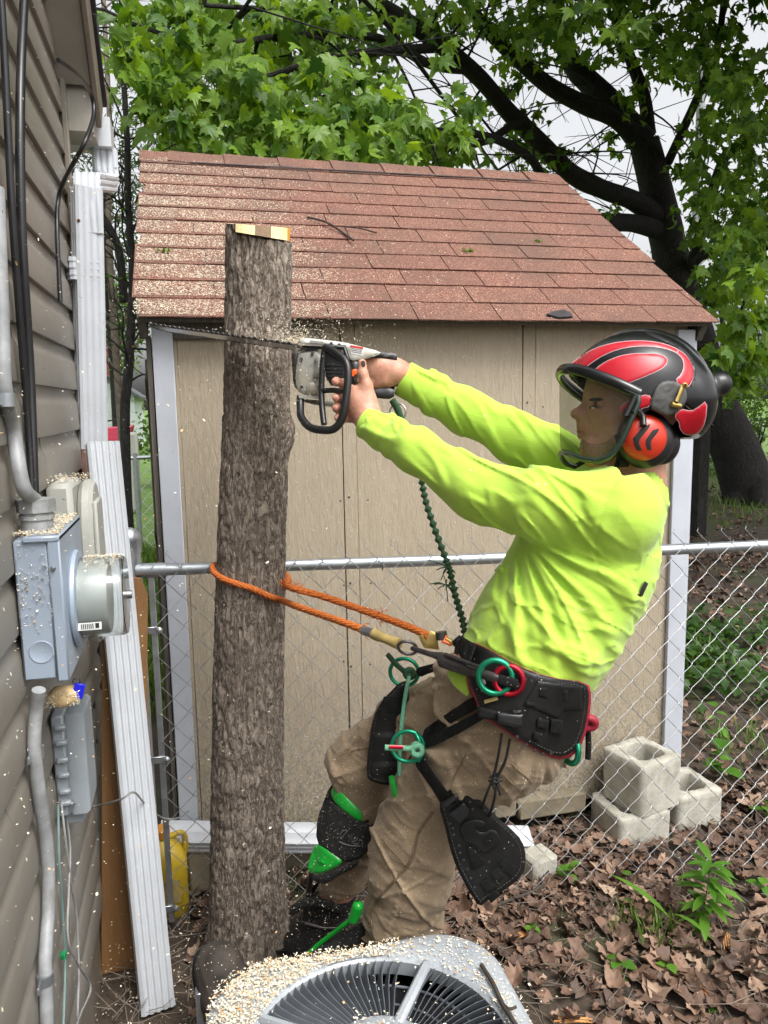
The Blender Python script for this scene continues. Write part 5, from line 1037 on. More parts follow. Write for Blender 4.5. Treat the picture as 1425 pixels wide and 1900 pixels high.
# ------------------------------------------------------------------ air conditioner cabinet
acc = A([.255, 1.13]); HWD, RCO, GR, HUB, ZT = .287, .125, .228, .088, .62
ac = thing('air_conditioner', 'grey outdoor air conditioner cabinet strewn with wood chips, its round fan guard on top', 'air conditioner', (acc[0], acc[1], 0))
def rsq(th, h=HWD, r=RCO):                       # rounded square boundary at an angle
    d = np.stack([np.cos(th), np.sin(th)], -1); a_ = np.abs(d); t = h/np.max(a_, -1); p = a_*t[..., None]; k = h-r
    inc = (p[..., 0] > k) & (p[..., 1] > k); B_ = -(a_[..., 0]+a_[..., 1])*k; C_ = 2*k*k-r*r; tt = -B_+np.sqrt(np.maximum(B_*B_-C_, 0)); return np.where(inc, tt, t)
N = 120; th = np.arange(N)*2*math.pi/N; ro = rsq(th); rows = []
for f, z in ((GR+.002, ZT-.035), (GR, ZT-.006), (GR+.006, ZT-.001)): rows.append((np.full(N, f), z))
for k in (.25, .6): rows.append((GR+(ro-.045-GR)*k, ZT+.003))
for dr, z in ((-.045, ZT+.002), (-.022, ZT-.004), (-.007, ZT-.016), (0, ZT-.034), (0, ZT-.085), (-.010, ZT-.088)): rows.append((ro+dr, z))
mb = MB(); V = np.concatenate([np.stack([acc[0]+r*np.cos(th), acc[1]+r*np.sin(th), np.full(N, z)], 1) for r, z in rows]); F = [(i*N+k, (i+1)*N+k, (i+1)*N+(k+1) % N, i*N+(k+1) % N) for i in range(len(rows)-1) for k in range(N)]; mb.add(V, F); obj('top_panel', mb, MT['ac'], ac, 50)
mb = MB(); rb = ro-.016; V = np.concatenate([np.stack([acc[0]+rb*np.cos(th), acc[1]+rb*np.sin(th), np.full(N, z)], 1) for z in (.02, ZT-.08)]); mb.add(V, [(k, (k+1) % N, N+(k+1) % N, N+k) for k in range(N)]+[tuple(range(N))[::-1], tuple(N+k for k in range(N))]); obj('coil', mb, MT['dark'], ac)
mb = MB(); V = np.concatenate([np.stack([acc[0]+(ro+d_)*np.cos(th), acc[1]+(ro+d_)*np.sin(th), np.full(N, z)], 1) for z, d_ in ((.0, -.002), (.05, 0), (.06, -.012))]); mb.add(V, [(i*N+k, i*N+(k+1) % N, (i+1)*N+(k+1) % N, (i+1)*N+k) for i in range(2) for k in range(N)]); obj('base_pan', mb, MT['ac'], ac)
for k in range(22):
    z = .075+k*.021; mb = MB(); rr_ = ro-.006; V = np.concatenate([np.stack([acc[0]+(rr_+d_)*np.cos(th), acc[1]+(rr_+d_)*np.sin(th), np.full(N, z+dz)], 1) for d_, dz in ((-.009, .006), (0, 0), (0, -.002), (-.010, .003))]); mb.add(V, [(i*N+q, i*N+(q+1) % N, ((i+1) % 4)*N+(q+1) % N, ((i+1) % 4)*N+q) for i in range(4) for q in range(N)]); obj('side_louvre', mb, MT['ac'], ac, None)
SP = [math.radians(54+90*k) for k in range(4)]
n = 9; V = []
for i in range(n):
    t = i/(n-1); r = HUB-.006+(GR-HUB+.004)*t; a_ = .10*math.sin(t*2.2); h = .020+.006*t
    p = A([r*math.cos(a_), r*math.sin(a_), 0]); q = A([-math.sin(a_), math.cos(a_), 0]); V += [p+q*.0+A([0, 0, -.006+.004*t]), p+q*.010+A([0, 0, -h]), p+q*.0115+A([0, 0, -h]), p+q*.0016+A([0, 0, -.006+.004*t])]
mb = MB(); mb.add(V, [(i*4+k, i*4+(k+1) % 4, (i+1)*4+(k+1) % 4, (i+1)*4+k) for i in range(n-1) for k in range(4)]+[(3, 2, 1, 0), tuple((n-1)*4+k for k in range(4))]); vme = mb.mesh('vane', (0, 0, 0), 40)
NV = 84
for k in range(NV):
    a_ = 2*math.pi*k/NV+.02
    if min(abs((a_-s+math.pi) % (2*math.pi)-math.pi) for s in SP) < .055: continue
    o = link('vane', vme, MT['acfin'], ac, (0, 0, ZT)); o.rotation_euler = (0, 0, a_)
for s in SP:
    mb = MB(); d = A([math.cos(s), math.sin(s), 0]); M = np.stack([d, A([-d[1], d[0], 0]), A([0, 0, 1])], 1); mb.box(A([*acc, ZT-.006])+d*(HUB+GR)/2, (GR-HUB+.03, .020, .018), M, .006); obj('spoke', mb, MT['ac'], ac)
mb = MB(); mb.lathe([(HUB+.004, -.022), (HUB+.004, -.006), (HUB-.008, -.001), (.03, .002), (0, .002)], (*acc, ZT), (0, 0, 1), 48); obj('hub', mb, MT['ac'], ac)
for r in (.140, .185):
    mb = MB(); mb.ring((*acc, ZT-.024), (0, 0, 1), r, .003, 60, 6); obj('guard_ring', mb, MT['acfin'], ac, 60)
mb = MB(); mb.lathe([(0, 0), (.07, 0), (.07, .12), (0, .12)], (*acc, .42), (0, 0, 1), 24); obj('motor', mb, MT['dark'], ac)
for k in range(3):
    a_ = k*2.094+.4; d = A([math.cos(a_), math.sin(a_), 0]); mb = MB(); mb.box(A([*acc, .47])+d*.135, (.14, .12, .003), np.stack([d, A([-d[1], d[0], .35])/1.06, np.cross(d, A([-d[1], d[0], .35])/1.06)], 1), .001); obj('fan_blade', mb, MT['acfin'], ac)
# wood chips on the lid: thick towards the house
pos = []; n = 52000; a_ = rng.uniform(0, 2*math.pi, n); rr_ = np.sqrt(rng.uniform(.0, 1, n)); Rm = rsq(a_)-.004; r = rr_*Rm; x, y = r*np.cos(a_), r*np.sin(a_)
den = np.clip(.62-x/.30-.15*y, .13, 1.1); den = den*np.clip(.35+1.5*fbm(np.stack([x*14, y*14, 0*x], -1), 2), .2, 1.3); ong = (r < GR) & (r > HUB); den = np.where(ong, .006, den); den = np.where(r < HUB, .10, den); den = np.where(r > Rm-.025, den*.35, den)
m_ = rng.random(n) < den; x, y, r, Rm, ong = x[m_], y[m_], r[m_], Rm[m_], ong[m_]; z = ZT+.005-np.clip(r-(Rm-.045), 0, 1)*.30+rng.random(len(x))*.007*np.clip(.9-x/.3, .2, 1.3)-np.where(ong, .006, 0)
tag(flakes('lid_sawdust', np.stack([acc[0]+x, acc[1]+y, z], 1), .0024, .0074, None, .55), 'pale wood chips covering the air conditioner lid', 'sawdust')
mb = MB(); mb.tube(spline([PZ(893, 1790, ZT+.012), PZ(915, 1825, ZT+.012), PZ(932, 1862, ZT+.010), PZ(950, 1890, ZT+.012), PZ(972, 1925, ZT+.01)], 6), .0042, 7); mb.tube(spline([PZ(932, 1862, ZT+.010), PZ(944, 1872, ZT+.014), PZ(958, 1868, ZT+.016)], 4), .003, 6); tag(obj('lid_twig', mb, MT['twig'], None, 60), 'short dark twig lying on the air conditioner lid', 'twig')
mb = MB(); q = PD(372, 1890, 1.95); mb.box(q, (.018, .03, .16), None, .002); mb.box(q+A([.015, .012, 0]), (.03, .004, .16), None, .001); mb.box(A([q[0]+.01, q[1], q[2]/2-.04]), (.02, .02, max(.05, q[2]-.08)), None, .002); tag(obj('metal_bracket', mb, MT['galv']), 'galvanised metal angle standing at the cabinet left corner', 'bracket')
# ------------------------------------------------------------------ the climber (built in camera-aligned metres: right, depth, up)
J = camxyz
def PXm(px, D): return px*D/FPX
def flat(P, Dc, k): Q = P.copy(); Q[..., 1] = (P[..., 1]-Dc)*k; return Q
def chain(P, pts, k=.03):
    d = None
    for (a_, ra), (b_, rb) in zip(pts[:-1], pts[1:]):
        e = rcone(P, a_, b_, ra, rb); d = e if d is None else smin(d, e, k)
    return d
TD = 1.665
def Z_(u, v): return A([(u-712.5)/FPX*TD, 0, -(v-950)/FPX*TD])
TORSO = [(Z_(966, 1262), .115), (Z_(984, 1215), .129), (Z_(1020, 1150), .135), (Z_(1081, 1045), .140), (Z_(1123, 960), .109), (Z_(1164, 914), .070)]
NARM = [(J(1140, 955, 1.515), .088), (J(1010, 938, 1.545), .070), (J(888, 910, 1.61), .0575), (J(775, 838, 1.69), .0465), (J(715, 803, 1.745), .0385), (J(694, 792, 1.757), .0345)]
FARM = [(J(1100, 905, 1.80), .085), (J(1030, 852, 1.83), .066), (J(958, 812, 1.86), .059), (J(868, 765, 1.89), .053), (J(795, 728, 1.90), .045), (J(764, 711, 1.90), .0415)]
def near(d, w): return np.abs(d) < w
def warp(P, s, sc): return fbm(P*sc, 2, s)-.37
ARMP = J(985, 995, 1.47)
def crease(q, dx, dz, across, along, seed, w=.035, deep=2):
    """thin ridges of drawn cloth that run along (dx, dz) of the picture plane"""
    x, y, z = q[:, 0], q[:, 1], q[:, 2]; P = np.stack([(x*-dz+z*dx)*across, y*across*.35, (x*dx+z*dz)*along], -1); n = fbm(P, deep, seed)-.375
    return np.exp(-(n/w)**2)
def shirt_base(P):
    t = chain(flat(P, TD, .80), TORSO, .05); n_ = chain(P, NARM, .03); f_ = chain(P, FARM, .03)
    sh = rcone(P, J(1150, 940, 1.53), J(1115, 915, 1.79), .075, .075); t = smin(t, sh, .05); t = smin(t, n_, .028); t = smin(t, f_, .03)
    col = rcone(P, J(1168, 905, 1.635), J(1180, 878, 1.635), .072, .060); t = smin(t, col, .03)
    tail = rcone(P, J(858, 1240, 1.62), J(872, 1288, 1.62), .035, .02); return t
def shirt_fn(P):
    d = shirt_base(P); m = near(d, .03)
    if m.any():
        q = P[m]; x, y, z = q[:, 0], q[:, 1], q[:, 2]; dx = x-ARMP[0]; dz = z-ARMP[2]; r = np.hypot(dx, dz); th_ = np.arctan2(dz, dx)
        w = warp(q, 3, 7.); isarm = np.clip((rcone_m(q, NARM)-.0)/.02, 0, 1)       # 0 on the near arm, 1 away from it
        isfar = np.clip(chain(q, FARM, .03)/.02, 0, 1)
        rad = np.sin(th_*21+w*7)*.5+np.sin(th_*37+w*9+2)*.30; win = np.clip((r-.03)/.05, 0, 1)*np.exp(-(r/.24)**2)*isarm*isfar*(z < ARMP[2]+.04)
        a1 = x*.62+z*.78; fo = 1-2*np.abs(fbm(np.stack([a1*24, y*9, (x*.78-z*.62)*5.5], -1), 2, 21)-.40)*1.6; fw = (1-isarm)*np.clip((.42-x)/.16, .12, 1)
        a2 = x*.80+z*.60; fo2 = 1-2*np.abs(fbm(np.stack([a2*22, y*10, (x*.6-z*.8)*6], -1), 2, 33)-.40)*1.6
        lo = np.clip((-.13-z)/.12, 0, 1)*isarm; a3 = z*.86-x*.5; fo3 = 1-2*np.abs(fbm(np.stack([a3*24, y*7, (x*.86+z*.5)*6], -1), 2, 45)-.40)*1.6
        big = fbm(q*A([5, 5, 5]), 2, 8)-.38
        e = .0095*rad*win+.007*(fo-.55)*fw+.006*(fo2-.55)*(1-isfar)*.9+.004*big*isarm+.005*(fo3-.55)*lo
        for AA, rr0 in ((NARM, .0345), (FARM, .0415)):                              # ribbed cuff and the blouse above it
            a_, b_ = AA[-1][0], AA[-2][0]; ax_ = (b_-a_)/np.linalg.norm(b_-a_); s = (q-a_)@ax_; nr = np.linalg.norm(q-a_-s[:, None]*ax_, axis=1) < .07
            e = e+nr*(.0060*np.exp(-((s-.066)/.014)**2)-.0035*np.exp(-((s-.043)/.006)**2)); e = e-nr*.03*np.clip((-.022-s)/.004, 0, 3)
        e = e+(1-isarm)*np.clip((.47-x)/.10, .10, 1)*(  .0085*crease(q, .80, -.60, 13, 2.4, 101, .022)+.0045*crease(q, .66, -.75, 24, 4.5, 102)-.003)
        e = e+(1-isfar)*(.0085*crease(q, .74, -.67, 14, 2.6, 103, .022)+.0045*crease(q, .5, -.86, 26, 5, 104)-.003)
        e = e+isarm*isfar*(.0050*crease(q, .50, -.86, 8, 1.6, 105, .022)*np.clip((-.04-z)/.12, 0, 1)+.0060*crease(q, .93, -.36, 12, 2.2, 106, .026)*np.clip((-.17-z)/.08, 0, 1)+.0030*crease(q, .9, -.42, 30, 5, 107, .025)-.001)
        sa = (q-J(1130, 950, 1.5))@(A([-.96, 0, .12])); e = e-.0022*np.exp(-((np.hypot(x-J(1240, 990, 1.5)[0], (z-J(1240, 990, 1.5)[2]))-.152)/.0035)**2)*(y < 1.6)
        d2 = d[m]-e
        d[m] = d2
    hemz = (P[..., 0]-J(968, 1245, TD)[0])*.42+(P[..., 2]-J(968, 1245, TD)[2])*.91      # cut at the hem
    d = np.maximum(d, -(hemz+.010)+.004*np.sin(P[..., 0]*60))
    cz = (P[..., 2]-J(1180, 879, 1.63)[2])*.98-(P[..., 0]-J(1180, 879, 1.63)[0])*.16; d = np.maximum(d, np.minimum(cz, (P[..., 0]-.452)*1.5))
    neck = rcone(P, J(1178, 930, 1.632), J(1184, 850, 1.632), .064, .064); return np.maximum(d, -neck)
def rcone_m(q, ch): return chain(q, ch, .03)
PEL = J(935, 1325, 1.68)
NLEG = [(J(945, 1362, 1.60), .108), (J(868, 1415, 1.69), .100), (J(795, 1478, 1.785), .082), (J(772, 1545, 1.815), .090), (J(762, 1615, 1.84), .096), (J(748, 1690, 1.865), .084), (J(738, 1735, 1.87), .078)]
FLEG = [(J(890, 1315, 1.80), .100), (J(775, 1350, 1.90), .095), (J(672, 1415, 1.985), .082), (J(672, 1475, 2.01), .070), (J(662, 1560, 2.055), .062), (J(628, 1648, 2.085), .056)]
def pants_base(P):
    pel = rcone(flat(P, 1.675, .80), A([J(900, 1278, TD)[0], 0, J(900, 1278, TD)[2]]), A([J(955, 1352, TD)[0], 0, J(955, 1352, TD)[2]]), .110, .118)
    d = smin(pel, chain(P, NLEG, .035), .045); return smin(d, chain(P, FLEG, .03), .035)
def pants_fn(P):
    d = pants_base(P); m = near(d, .035)
    if m.any():
        q = P[m]; x, y, z = q[:, 0], q[:, 1], q[:, 2]; w = fbm(q*6, 2, 77)-.37
        up_ = np.clip((z+.66)/.1, 0, 1)                                              # thigh folds fan from the hip, shin folds sag
        c0 = J(985, 1330, 1.6); thp = np.arctan2(z-c0[2], x-c0[0]); r0 = np.hypot(x-c0[0], z-c0[2]); fan = np.sin(thp*15+w*9)*.5+.3*np.sin(thp*33+w*12)
        fo = 1-2*np.abs(fbm(np.stack([(x*.45+z*.9)*17, y*8, (x*.9-z*.45)*6], -1), 2, 81)-.40)*1.6
        fo2 = 1-2*np.abs(fbm(np.stack([(-x*.55+z*.85)*20, y*8, (x*.85+z*.55)*7], -1), 2, 91)-.40)*1.6
        nl = np.clip(1-chain(q, NLEG, .035)/.03, 0, 1)
        hemn = np.clip((-.95-z)/.10, 0, 1); st = np.sin((z+x*.35)*95+w*8)*.5
        e = .0055*fan*up_*np.clip(r0/.1, 0, 1)+.008*(fo-.5)*(1-up_)+.006*(fo2-.5)*(.35+.65*(1-up_))+.006*(fbm(q*5, 2, 14)-.38)+.0055*st*hemn*nl
        e = e+.0085*crease(q, .55, -.83, 13, 3., 111)*(1-up_*.4)+.0060*crease(q, .85, .52, 17, 4, 112)+.0065*crease(q, -.35, -.94, 14, 3.2, 113)*up_+.0028*crease(q, .9, -.3, 34, 9, 114)-.005
        sx = x-(J(812, 1440, 1.75)[0]+(z-J(812, 1440, 1.75)[2])*.30); e = e+nl*(1-up_*.7)*(y < 1.84)*(.0035*np.exp(-((sx+.006)/.006)**2)-.0030*np.exp(-((sx-.004)/.0025)**2))*(1+.5*np.sin(z*420))
        d[m] = d[m]-e
    cut = lambda p, ax_: (P-p)@ax_
    d = np.maximum(d, np.where(P[..., 0] < J(690, 1680, 2.)[0], cut(J(625, 1662, 2.08), A([-.30, 0, -.95])), -1)); d = np.maximum(d, cut(J(738, 1738, 1.87), A([-.05, 0, -1.]))*1.0)
    wz = (P[..., 0]-J(890, 1235, TD)[0])*-.42*0+(P[..., 2]-J(890, 1225, TD)[2]); return np.maximum(d, wz)
# head and hands
HD = 1.60
def head_fn(P):
    s = lambda u, v, D=HD: J(u, v, D)
    d = ell(P, s(1180, 728), (.104, .078, .096)); d = smin(d, ell(P, s(1142, 778), (.064, .060, .080)), .03)
    M = P.copy(); M[..., 1] = HD+np.sqrt((P[..., 1]-HD)**2+1e-6)                     # left and right alike
    d = smin(d, rcone(M, s(1160, 800, HD+.052), s(1100, 836, HD+.016), .030, .021), .025); d = smin(d, rcone(P, s(1101, 838, HD-.01), s(1101, 838, HD+.01), .025, .025), .02)
    d = smin(d, rcone(M, s(1108, 742, HD), s(1112, 744, HD+.040), .018, .014), .012)
    d = smin(d, ell(M, s(1120, 784, HD+.040), (.024, .018, .020)), .02)
    d = smax(d, -ell(M, s(1096, 758, HD+.034), (.011, .016, .010)), .008)
    d = smin(d, rcone(P, s(1096, 748), s(1068, 767), .0105, .0085), .010); d = smin(d, rcone(P, s(1068, 768), s(1076, 771), .0098, .010), .006); d = smin(d, ell(M, s(1078, 773, HD+.012), (.011, .007, .008)), .005)
    d = smin(d, rcone(P, s(1084, 790), s(1090, 800), .016, .020), .012)
    d = smin(d, rcone(M, s(1076, 799, HD), s(1088, 801, HD+.022), .0062, .003), .004); d = smin(d, rcone(M, s(1077, 808, HD), s(1088, 806, HD+.020), .0066, .003), .004)
    d = smax(d, -rcone(M, s(1068, 803.5, HD), s(1086, 803.5, HD+.022), .0014, .001), .002)
    lid = np.minimum(ell(M, s(1101, 757, HD+.033), (.0118, .0125, .0112)), 1); d = smin(d, lid, .003); d = smax(d, -ell(M, s(1090, 759, HD+.033), (.006, .010, .0011)), .001)
    d = smin(d, rcone(P, s(1180, 905, 1.63), s(1176, 820, 1.615), .062, .060), .03)
    d = smin(d, rcone(P, s(1128, 868, 1.605), s(1150, 905, 1.62), .030, .045), .03)
    return d
def finger(P, pts, k=.006): return chain(P, pts, k)
def nhand_fn(P):
    D = 1.778
    d = rcone(P, J(706, 806, 1.748), J(684, 783, 1.765), .0275, .0285); d = smin(d, ell(P, J(671, 752, D), (.033, .024, .043)), .022)
    d = smin(d, rcone(P, J(684, 768, D-.004), J(660, 735, D+.004), .026, .022), .02)
    d = smin(d, finger(P, [(J(683, 742, D-.004), .018), (J(680, 716, D-.010), .0140), (J(673, 693, D-.013), .0115), (J(672, 674, D-.014), .0098)]), .012)
    for i, (v0, v1, v2, r, L) in enumerate(((722, 711, 708, .0100, 0), (741, 739, 738, .0102, 2), (758, 759, 757, .0098, 1), (774, 778, 775, .0085, 4))):
        f = finger(P, [(J(664, v0+4, D+.012), .0125), (J(647+L*.3, v0, D+.016), .0112), (J(634+L*.5, v1, D+.012), r), (J(624+L, v2, D-.006), r*.95), (J(622+L, v2+1, D-.014), r*.88)]); d = smin(d, f, .0055)
    return d
def fhand_fn(P):
    D = 1.875
    d = rcone(P, J(768, 703, 1.895), J(742, 693, 1.885), .030, .0305); d = smin(d, ell(P, J(708, 686, D), (.050, .024, .0345)), .022); d = smin(d, rcone(P, J(730, 690, D), J(684, 672, D+.004), .026, .018), .02)
    d = smin(d, rcone(P, J(716, 708, D-.004), J(690, 714, D+.004), .016, .0135), .014)
    for i, (v0, r) in enumerate(((664, .0105), (679, .0108), (693, .0104), (706, .0092))):
        f = finger(P, [(J(688, v0+3, D+.002), .0135), (J(670-(i == 0)*4, v0+1, D-.003), .0118), (J(655+i*3-(i == 0)*6, v0+3, D+.012), r), (J(653+i*3, v0+6, D+.036), r*.95), (J(668+i*2, v0+8, D+.048), r*.9)]); d = smin(d, f, .0055)
    d = smin(d, finger(P, [(J(712, 704, D+.01), .016), (J(690, 712, D+.028), .0125), (J(668, 708, D+.045), .0105)]), .012)
    return d
def core_fn(P):
    d = chain(flat(P, TD, .80), [(a_, r*.80) for a_, r in TORSO], .05); d = smin(d, rcone(P, J(1150, 940, 1.55), J(1115, 915, 1.77), .058, .058), .05)
    for ch, k in ((NARM, .74), (FARM, .74), ([(a_, r*.74) for a_, r in NLEG], 1.), ([(a_, r*.74) for a_, r in FLEG], 1.)): d = smin(d, chain(P, [(a_, r*k) for a_, r in ch], .03), .03)
    d = smin(d, rcone(P, J(738, 1725, 1.87), J(715, 1800, 1.90), .048, .045), .02); d = smin(d, rcone(P, J(628, 1640, 2.085), J(612, 1690, 2.10), .045, .045), .02)
    pel = rcone(flat(P, 1.675, .80), A([J(900, 1278, TD)[0], 0, J(900, 1278, TD)[2]]), A([J(955, 1352, TD)[0], 0, J(955, 1352, TD)[2]]), .095, .10); d = smin(d, pel, .04)
    return smin(d, rcone(P, J(1165, 930, 1.635), J(1176, 870, 1.62), .055, .052), .03)
person = thing('person', 'climber in a neon yellow long sleeved shirt and khaki trousers leaning back with a chainsaw', 'person', c2w(J(850, 1500, 1.8))*A([1, 1, 0]))
mb = MB()
for fn, lo, hi, res in ((core_fn, (-.30, 1.30, -1.18), (.64, 2.22, .20), .012), (head_fn, (.34, 1.48, .00), (.68, 1.74, .36), .0028), (nhand_fn, (-.135, 1.70, .10), (.02, 1.84, .37), .0026), (fhand_fn, (-.10, 1.80, .24), (.10, 1.96, .42), .0026)):
    V_, Q_ = surfnet(fn, lo, hi, res); mb.add(c2w(V_), Q_.tolist())
body = obj('body', mb, MT['skin'], person, 180)
V_, Q_ = surfnet(shirt_fn, (-.10, 1.36, -.46), (.68, 2.02, .38), .0039); mb = MB(); mb.add(c2w(V_), Q_.tolist()); shirt = obj('shirt', mb, MT['shirt'], person, 180)
V_, Q_ = surfnet(pants_fn, (-.26, 1.42, -1.08), (.44, 2.18, -.28), .0042); mb = MB(); mb.add(c2w(V_), Q_.tolist()); trs = obj('trousers', mb, MT['khaki'], person, 180)
for s_ in (-1, 1):
    pass
col_ = []
for a_ in np.linspace(0, 2*math.pi, 33)[:-1]: col_.append(J(1178, 880, 1.633)+A([.0600*math.cos(a_), .062*math.sin(a_), .011*math.cos(a_)*-1-.004*abs(math.sin(a_))]))
mb = MB(); mb.tube(c2w(A(col_)), .0068, 8, closed=True, flat=.6, up=CU); obj('collar_rib', mb, MT['shirt'], shirt, 60)
for AA, rr0 in ((NARM, .0352), (FARM, .0422)):
    a_, b_ = AA[-1][0], AA[-2][0]; ax_ = (b_-a_)/np.linalg.norm(b_-a_); mb = MB(); mb.lathe([(rr0-.004, -.024), (rr0, -.0255), (rr0+.0022, -.022), (rr0+.0022, .034), (rr0+.0005, .038)], c2w(a_), c2w(ax_)-O, 40); obj('cuff', mb, MT['shirt'], shirt, 60)
def tr(fn, lift=0., dmax=None):
    def f(u, v):
        D, ok = trace(fn, u, v); 
        if dmax is not None: D = np.where(ok & (D < dmax), D, np.minimum(dmax, D))
        return D-lift
    return f
trousers_d = tr(pants_fn, 0, 1.9)
def seam(name, pts, r=.0019, m='khaki2', z=lambda p: zpq(p)):
    P = spline(A(z(pts)), 6); D = trousers_d(P[:, 0], P[:, 1])-.0006; mb = MB(); mb.tube(c2w(np.stack([(P[:, 0]-712.5)/FPX*D, D, -(P[:, 1]-950)/FPX*D], -1)), r, 6); return obj(name, mb, MT[m], trs, 60)
zpq = lambda pts: [(520+x/2.969, 1380+y/2.969) for x, y in pts]
MT['khaki2'] = plain('khaki seam', (.20, .142, .085), .85, 0, .3, 120, .4, 600)
for o_ in (0, 11): seam('side_seam', [(838+o_, 375), (790+o_, 440), (755+o_, 500), (725+o_, 620), (690+o_, 680), (600+o_, 780), (520+o_, 880), (492+o_, 960), (492+o_, 1010)])
seam('knee_seam', [(560, 520), (600, 570), (650, 625), (690, 670)], .0014); seam('knee_seam', [(1030, 40), (1000, 110), (960, 180), (940, 240)], .0016); seam('pocket_edge', [(1215, 150), (1260, 105), (1330, 160), (1390, 215)], .0016); seam('pocket_edge', [(1225, 165), (1290, 230), (1330, 275)], .0016); seam('far_knee_seam', [(330, 60), (380, 42), (440, 30), (485, 22)], .0018)
# wood dust caught on the cloth
pu_ = rng.uniform(600, 1010, 5200); pv_ = rng.uniform(1240, 1700, 5200); Dd, ok_ = trace(pants_fn, pu_, pv_); ok_ &= rng.random(5200) < np.clip(1.1-(pu_-600)/420, .05, 1)*np.clip(1.3-(pv_-1240)/420, .12, 1)
Pd = np.stack([(pu_-712.5)/FPX*Dd, Dd-.001, -(pv_-950)/FPX*Dd], -1)[ok_]; tag(flakes('trouser_sawdust', c2w(Pd), .0010, .0032, None, 1.2), 'fine pale sawdust clinging to the khaki trousers', 'sawdust')
# print on the shirt back, seen edge on
for poly in ([(1196, 1078), (1203, 1083), (1192, 1107), (1186, 1103)], [(1183, 1102), (1190, 1105), (1186, 1113), (1180, 1109)], [(1168, 1123), (1177, 1122), (1177, 1127), (1168, 1127)]):
    mb = MB(); panel(mb, poly, tr(shirt_base, .004, 1.7), .0012, 3, .0003); obj('back_print', mb, MT['ink'], shirt, 60)
# beard shadow, brow, nail
mb = MB(); panel(mb, smoothpoly([(1078, 812), (1098, 826), (1130, 818), (1146, 800), (1150, 842), (1120, 866), (1090, 858), (1074, 838)]), tr(head_fn, .0006, 1.6), .0007, 4, .0002); bm = obj('beard', mb, MT['stubble'], person, 60)
mb = MB(); panel(mb, smoothpoly([(1092, 740), (1110, 737), (1122, 742), (1112, 744), (1094, 745)]), tr(head_fn, .0006, 1.6), .0022, 3, .0008); obj('eyebrow', mb, MT['hair'], person, 60)
mb = MB(); panel(mb, smoothpoly([(1069, 799), (1078, 797), (1090, 801), (1078, 803), (1069, 803)]), tr(head_fn, .0004, 1.6), .0009, 2, .0004); panel(mb, smoothpoly([(1070, 805), (1080, 804), (1090, 803), (1082, 811), (1072, 812)]), tr(head_fn, .0004, 1.6), .0009, 2, .0004); obj('lips', mb, MT['lip'], person, 60)
mb = MB(); panel(mb, smoothpoly([(1093, 757), (1099, 754), (1106, 757), (1099, 759)]), tr(head_fn, .0003, 1.6), .0006, 2, .0002); obj('eye', mb, MT['label'], person, 60); mb = MB(); panel(mb, smoothpoly([(1093, 756), (1097, 755), (1098, 758), (1094, 759)]), tr(head_fn, .0008, 1.6), .0006, 2, .0002); panel(mb, [(1092, 755), (1099, 752.5), (1107, 756), (1099, 754.5)], tr(head_fn, .0008, 1.6), .0006, 2, .0002); obj('iris', mb, MT['hair'], person, 60)
for u, v in ((621, 708), (624, 738), (622, 757)):
    mb = MB(); panel(mb, smoothpoly([(u-2.5, v-3.5), (u+3, v-3), (u+3, v+3), (u-2.5, v+3.5)]), tr(nhand_fn, .0002, 1.78), .0006, 2, .0002); obj('fingernail', mb, MT['lip'], person, 60)
mb = MB(); panel(mb, smoothpoly([(669, 671), (674, 668), (678, 671), (678, 680), (672, 682)]), tr(nhand_fn, .0003, 1.77), .0009, 2, .0003); obj('thumbnail', mb, MT['boot'], person, 60)
mb = MB(); mb.tube([c2w(J(1205, 838, 1.585)), c2w(J(1214, 850, 1.60)), c2w(J(1216, 862, 1.612))], [.03, .028, .015], 10); obj('hair', mb, MT['hair'], person, 60)
# boots
def boot(ank, heel, toe, rA, rT, name='boot'):
    def fn(P):
        d = smin(chain(P, [(ank, rA), (heel, rA*.95)], .02), chain(P, [(heel, rA*.85), ((heel+toe)/2+A([0, 0, .012]), rT*1.05), (toe, rT)], .03), .03); return d-.004*(fbm(P*22, 2)-.4)
    lo = np.minimum(np.minimum(ank, heel), toe)-.09; hi = np.maximum(np.maximum(ank, heel), toe)+.09; V_, Q_ = surfnet(fn, lo, hi, .005); mb = MB(); mb.add(c2w(V_), Q_.tolist()); b = obj(name, mb, MT['boot'], person, 180)
    dn_ = A([0, .14, -.99]); h = heel+dn_*rA*.9; t_ = toe+dn_*rT*.85; e = (t_-h)/np.linalg.norm(t_-h); x = np.cross(e, dn_); poly = smoothpoly([(-.05, -.035), (.10, -.040), (.22, -.048), (np.linalg.norm(t_-h)+.045, -.030), (np.linalg.norm(t_-h)+.045, .030), (.22, .048), (.10, .040), (-.05, .035)])
    mb = MB(); mb.prism(poly, c2w(h+dn_*.0), c2w(e)-O, c2w(x)-O, .026 if (np.cross(c2w(e)-O, c2w(x)-O)@(c2w(dn_)-O)) > 0 else -.026); obj('sole', mb, MT['rubber'], b); return b
boot(J(612, 1676, 2.10), J(632, 1712, 2.10), J(566, 1722, 2.16), .052, .045)
def nboot_fn(P):
    d = chain(P, [(J(720, 1780, 1.90), .052), (J(560, 1850, 1.93), .054), (J(470, 1850, 1.95), .058)], .02); d = smin(d, chain(P, [(J(470, 1870, 1.95), .055), (J(420, 1840, 1.97), .060), (J(408, 1803, 1.985), .058)], .03), .03); d = smin(d, ell(P, J(404, 1795, 1.985), (.056, .058, .062)), .02); return d-.004*(fbm(P*22, 2)-.4)-.003*crease(P.reshape(-1, 3), .4, -.9, 16, 4, 131).reshape(P.shape[:-1])
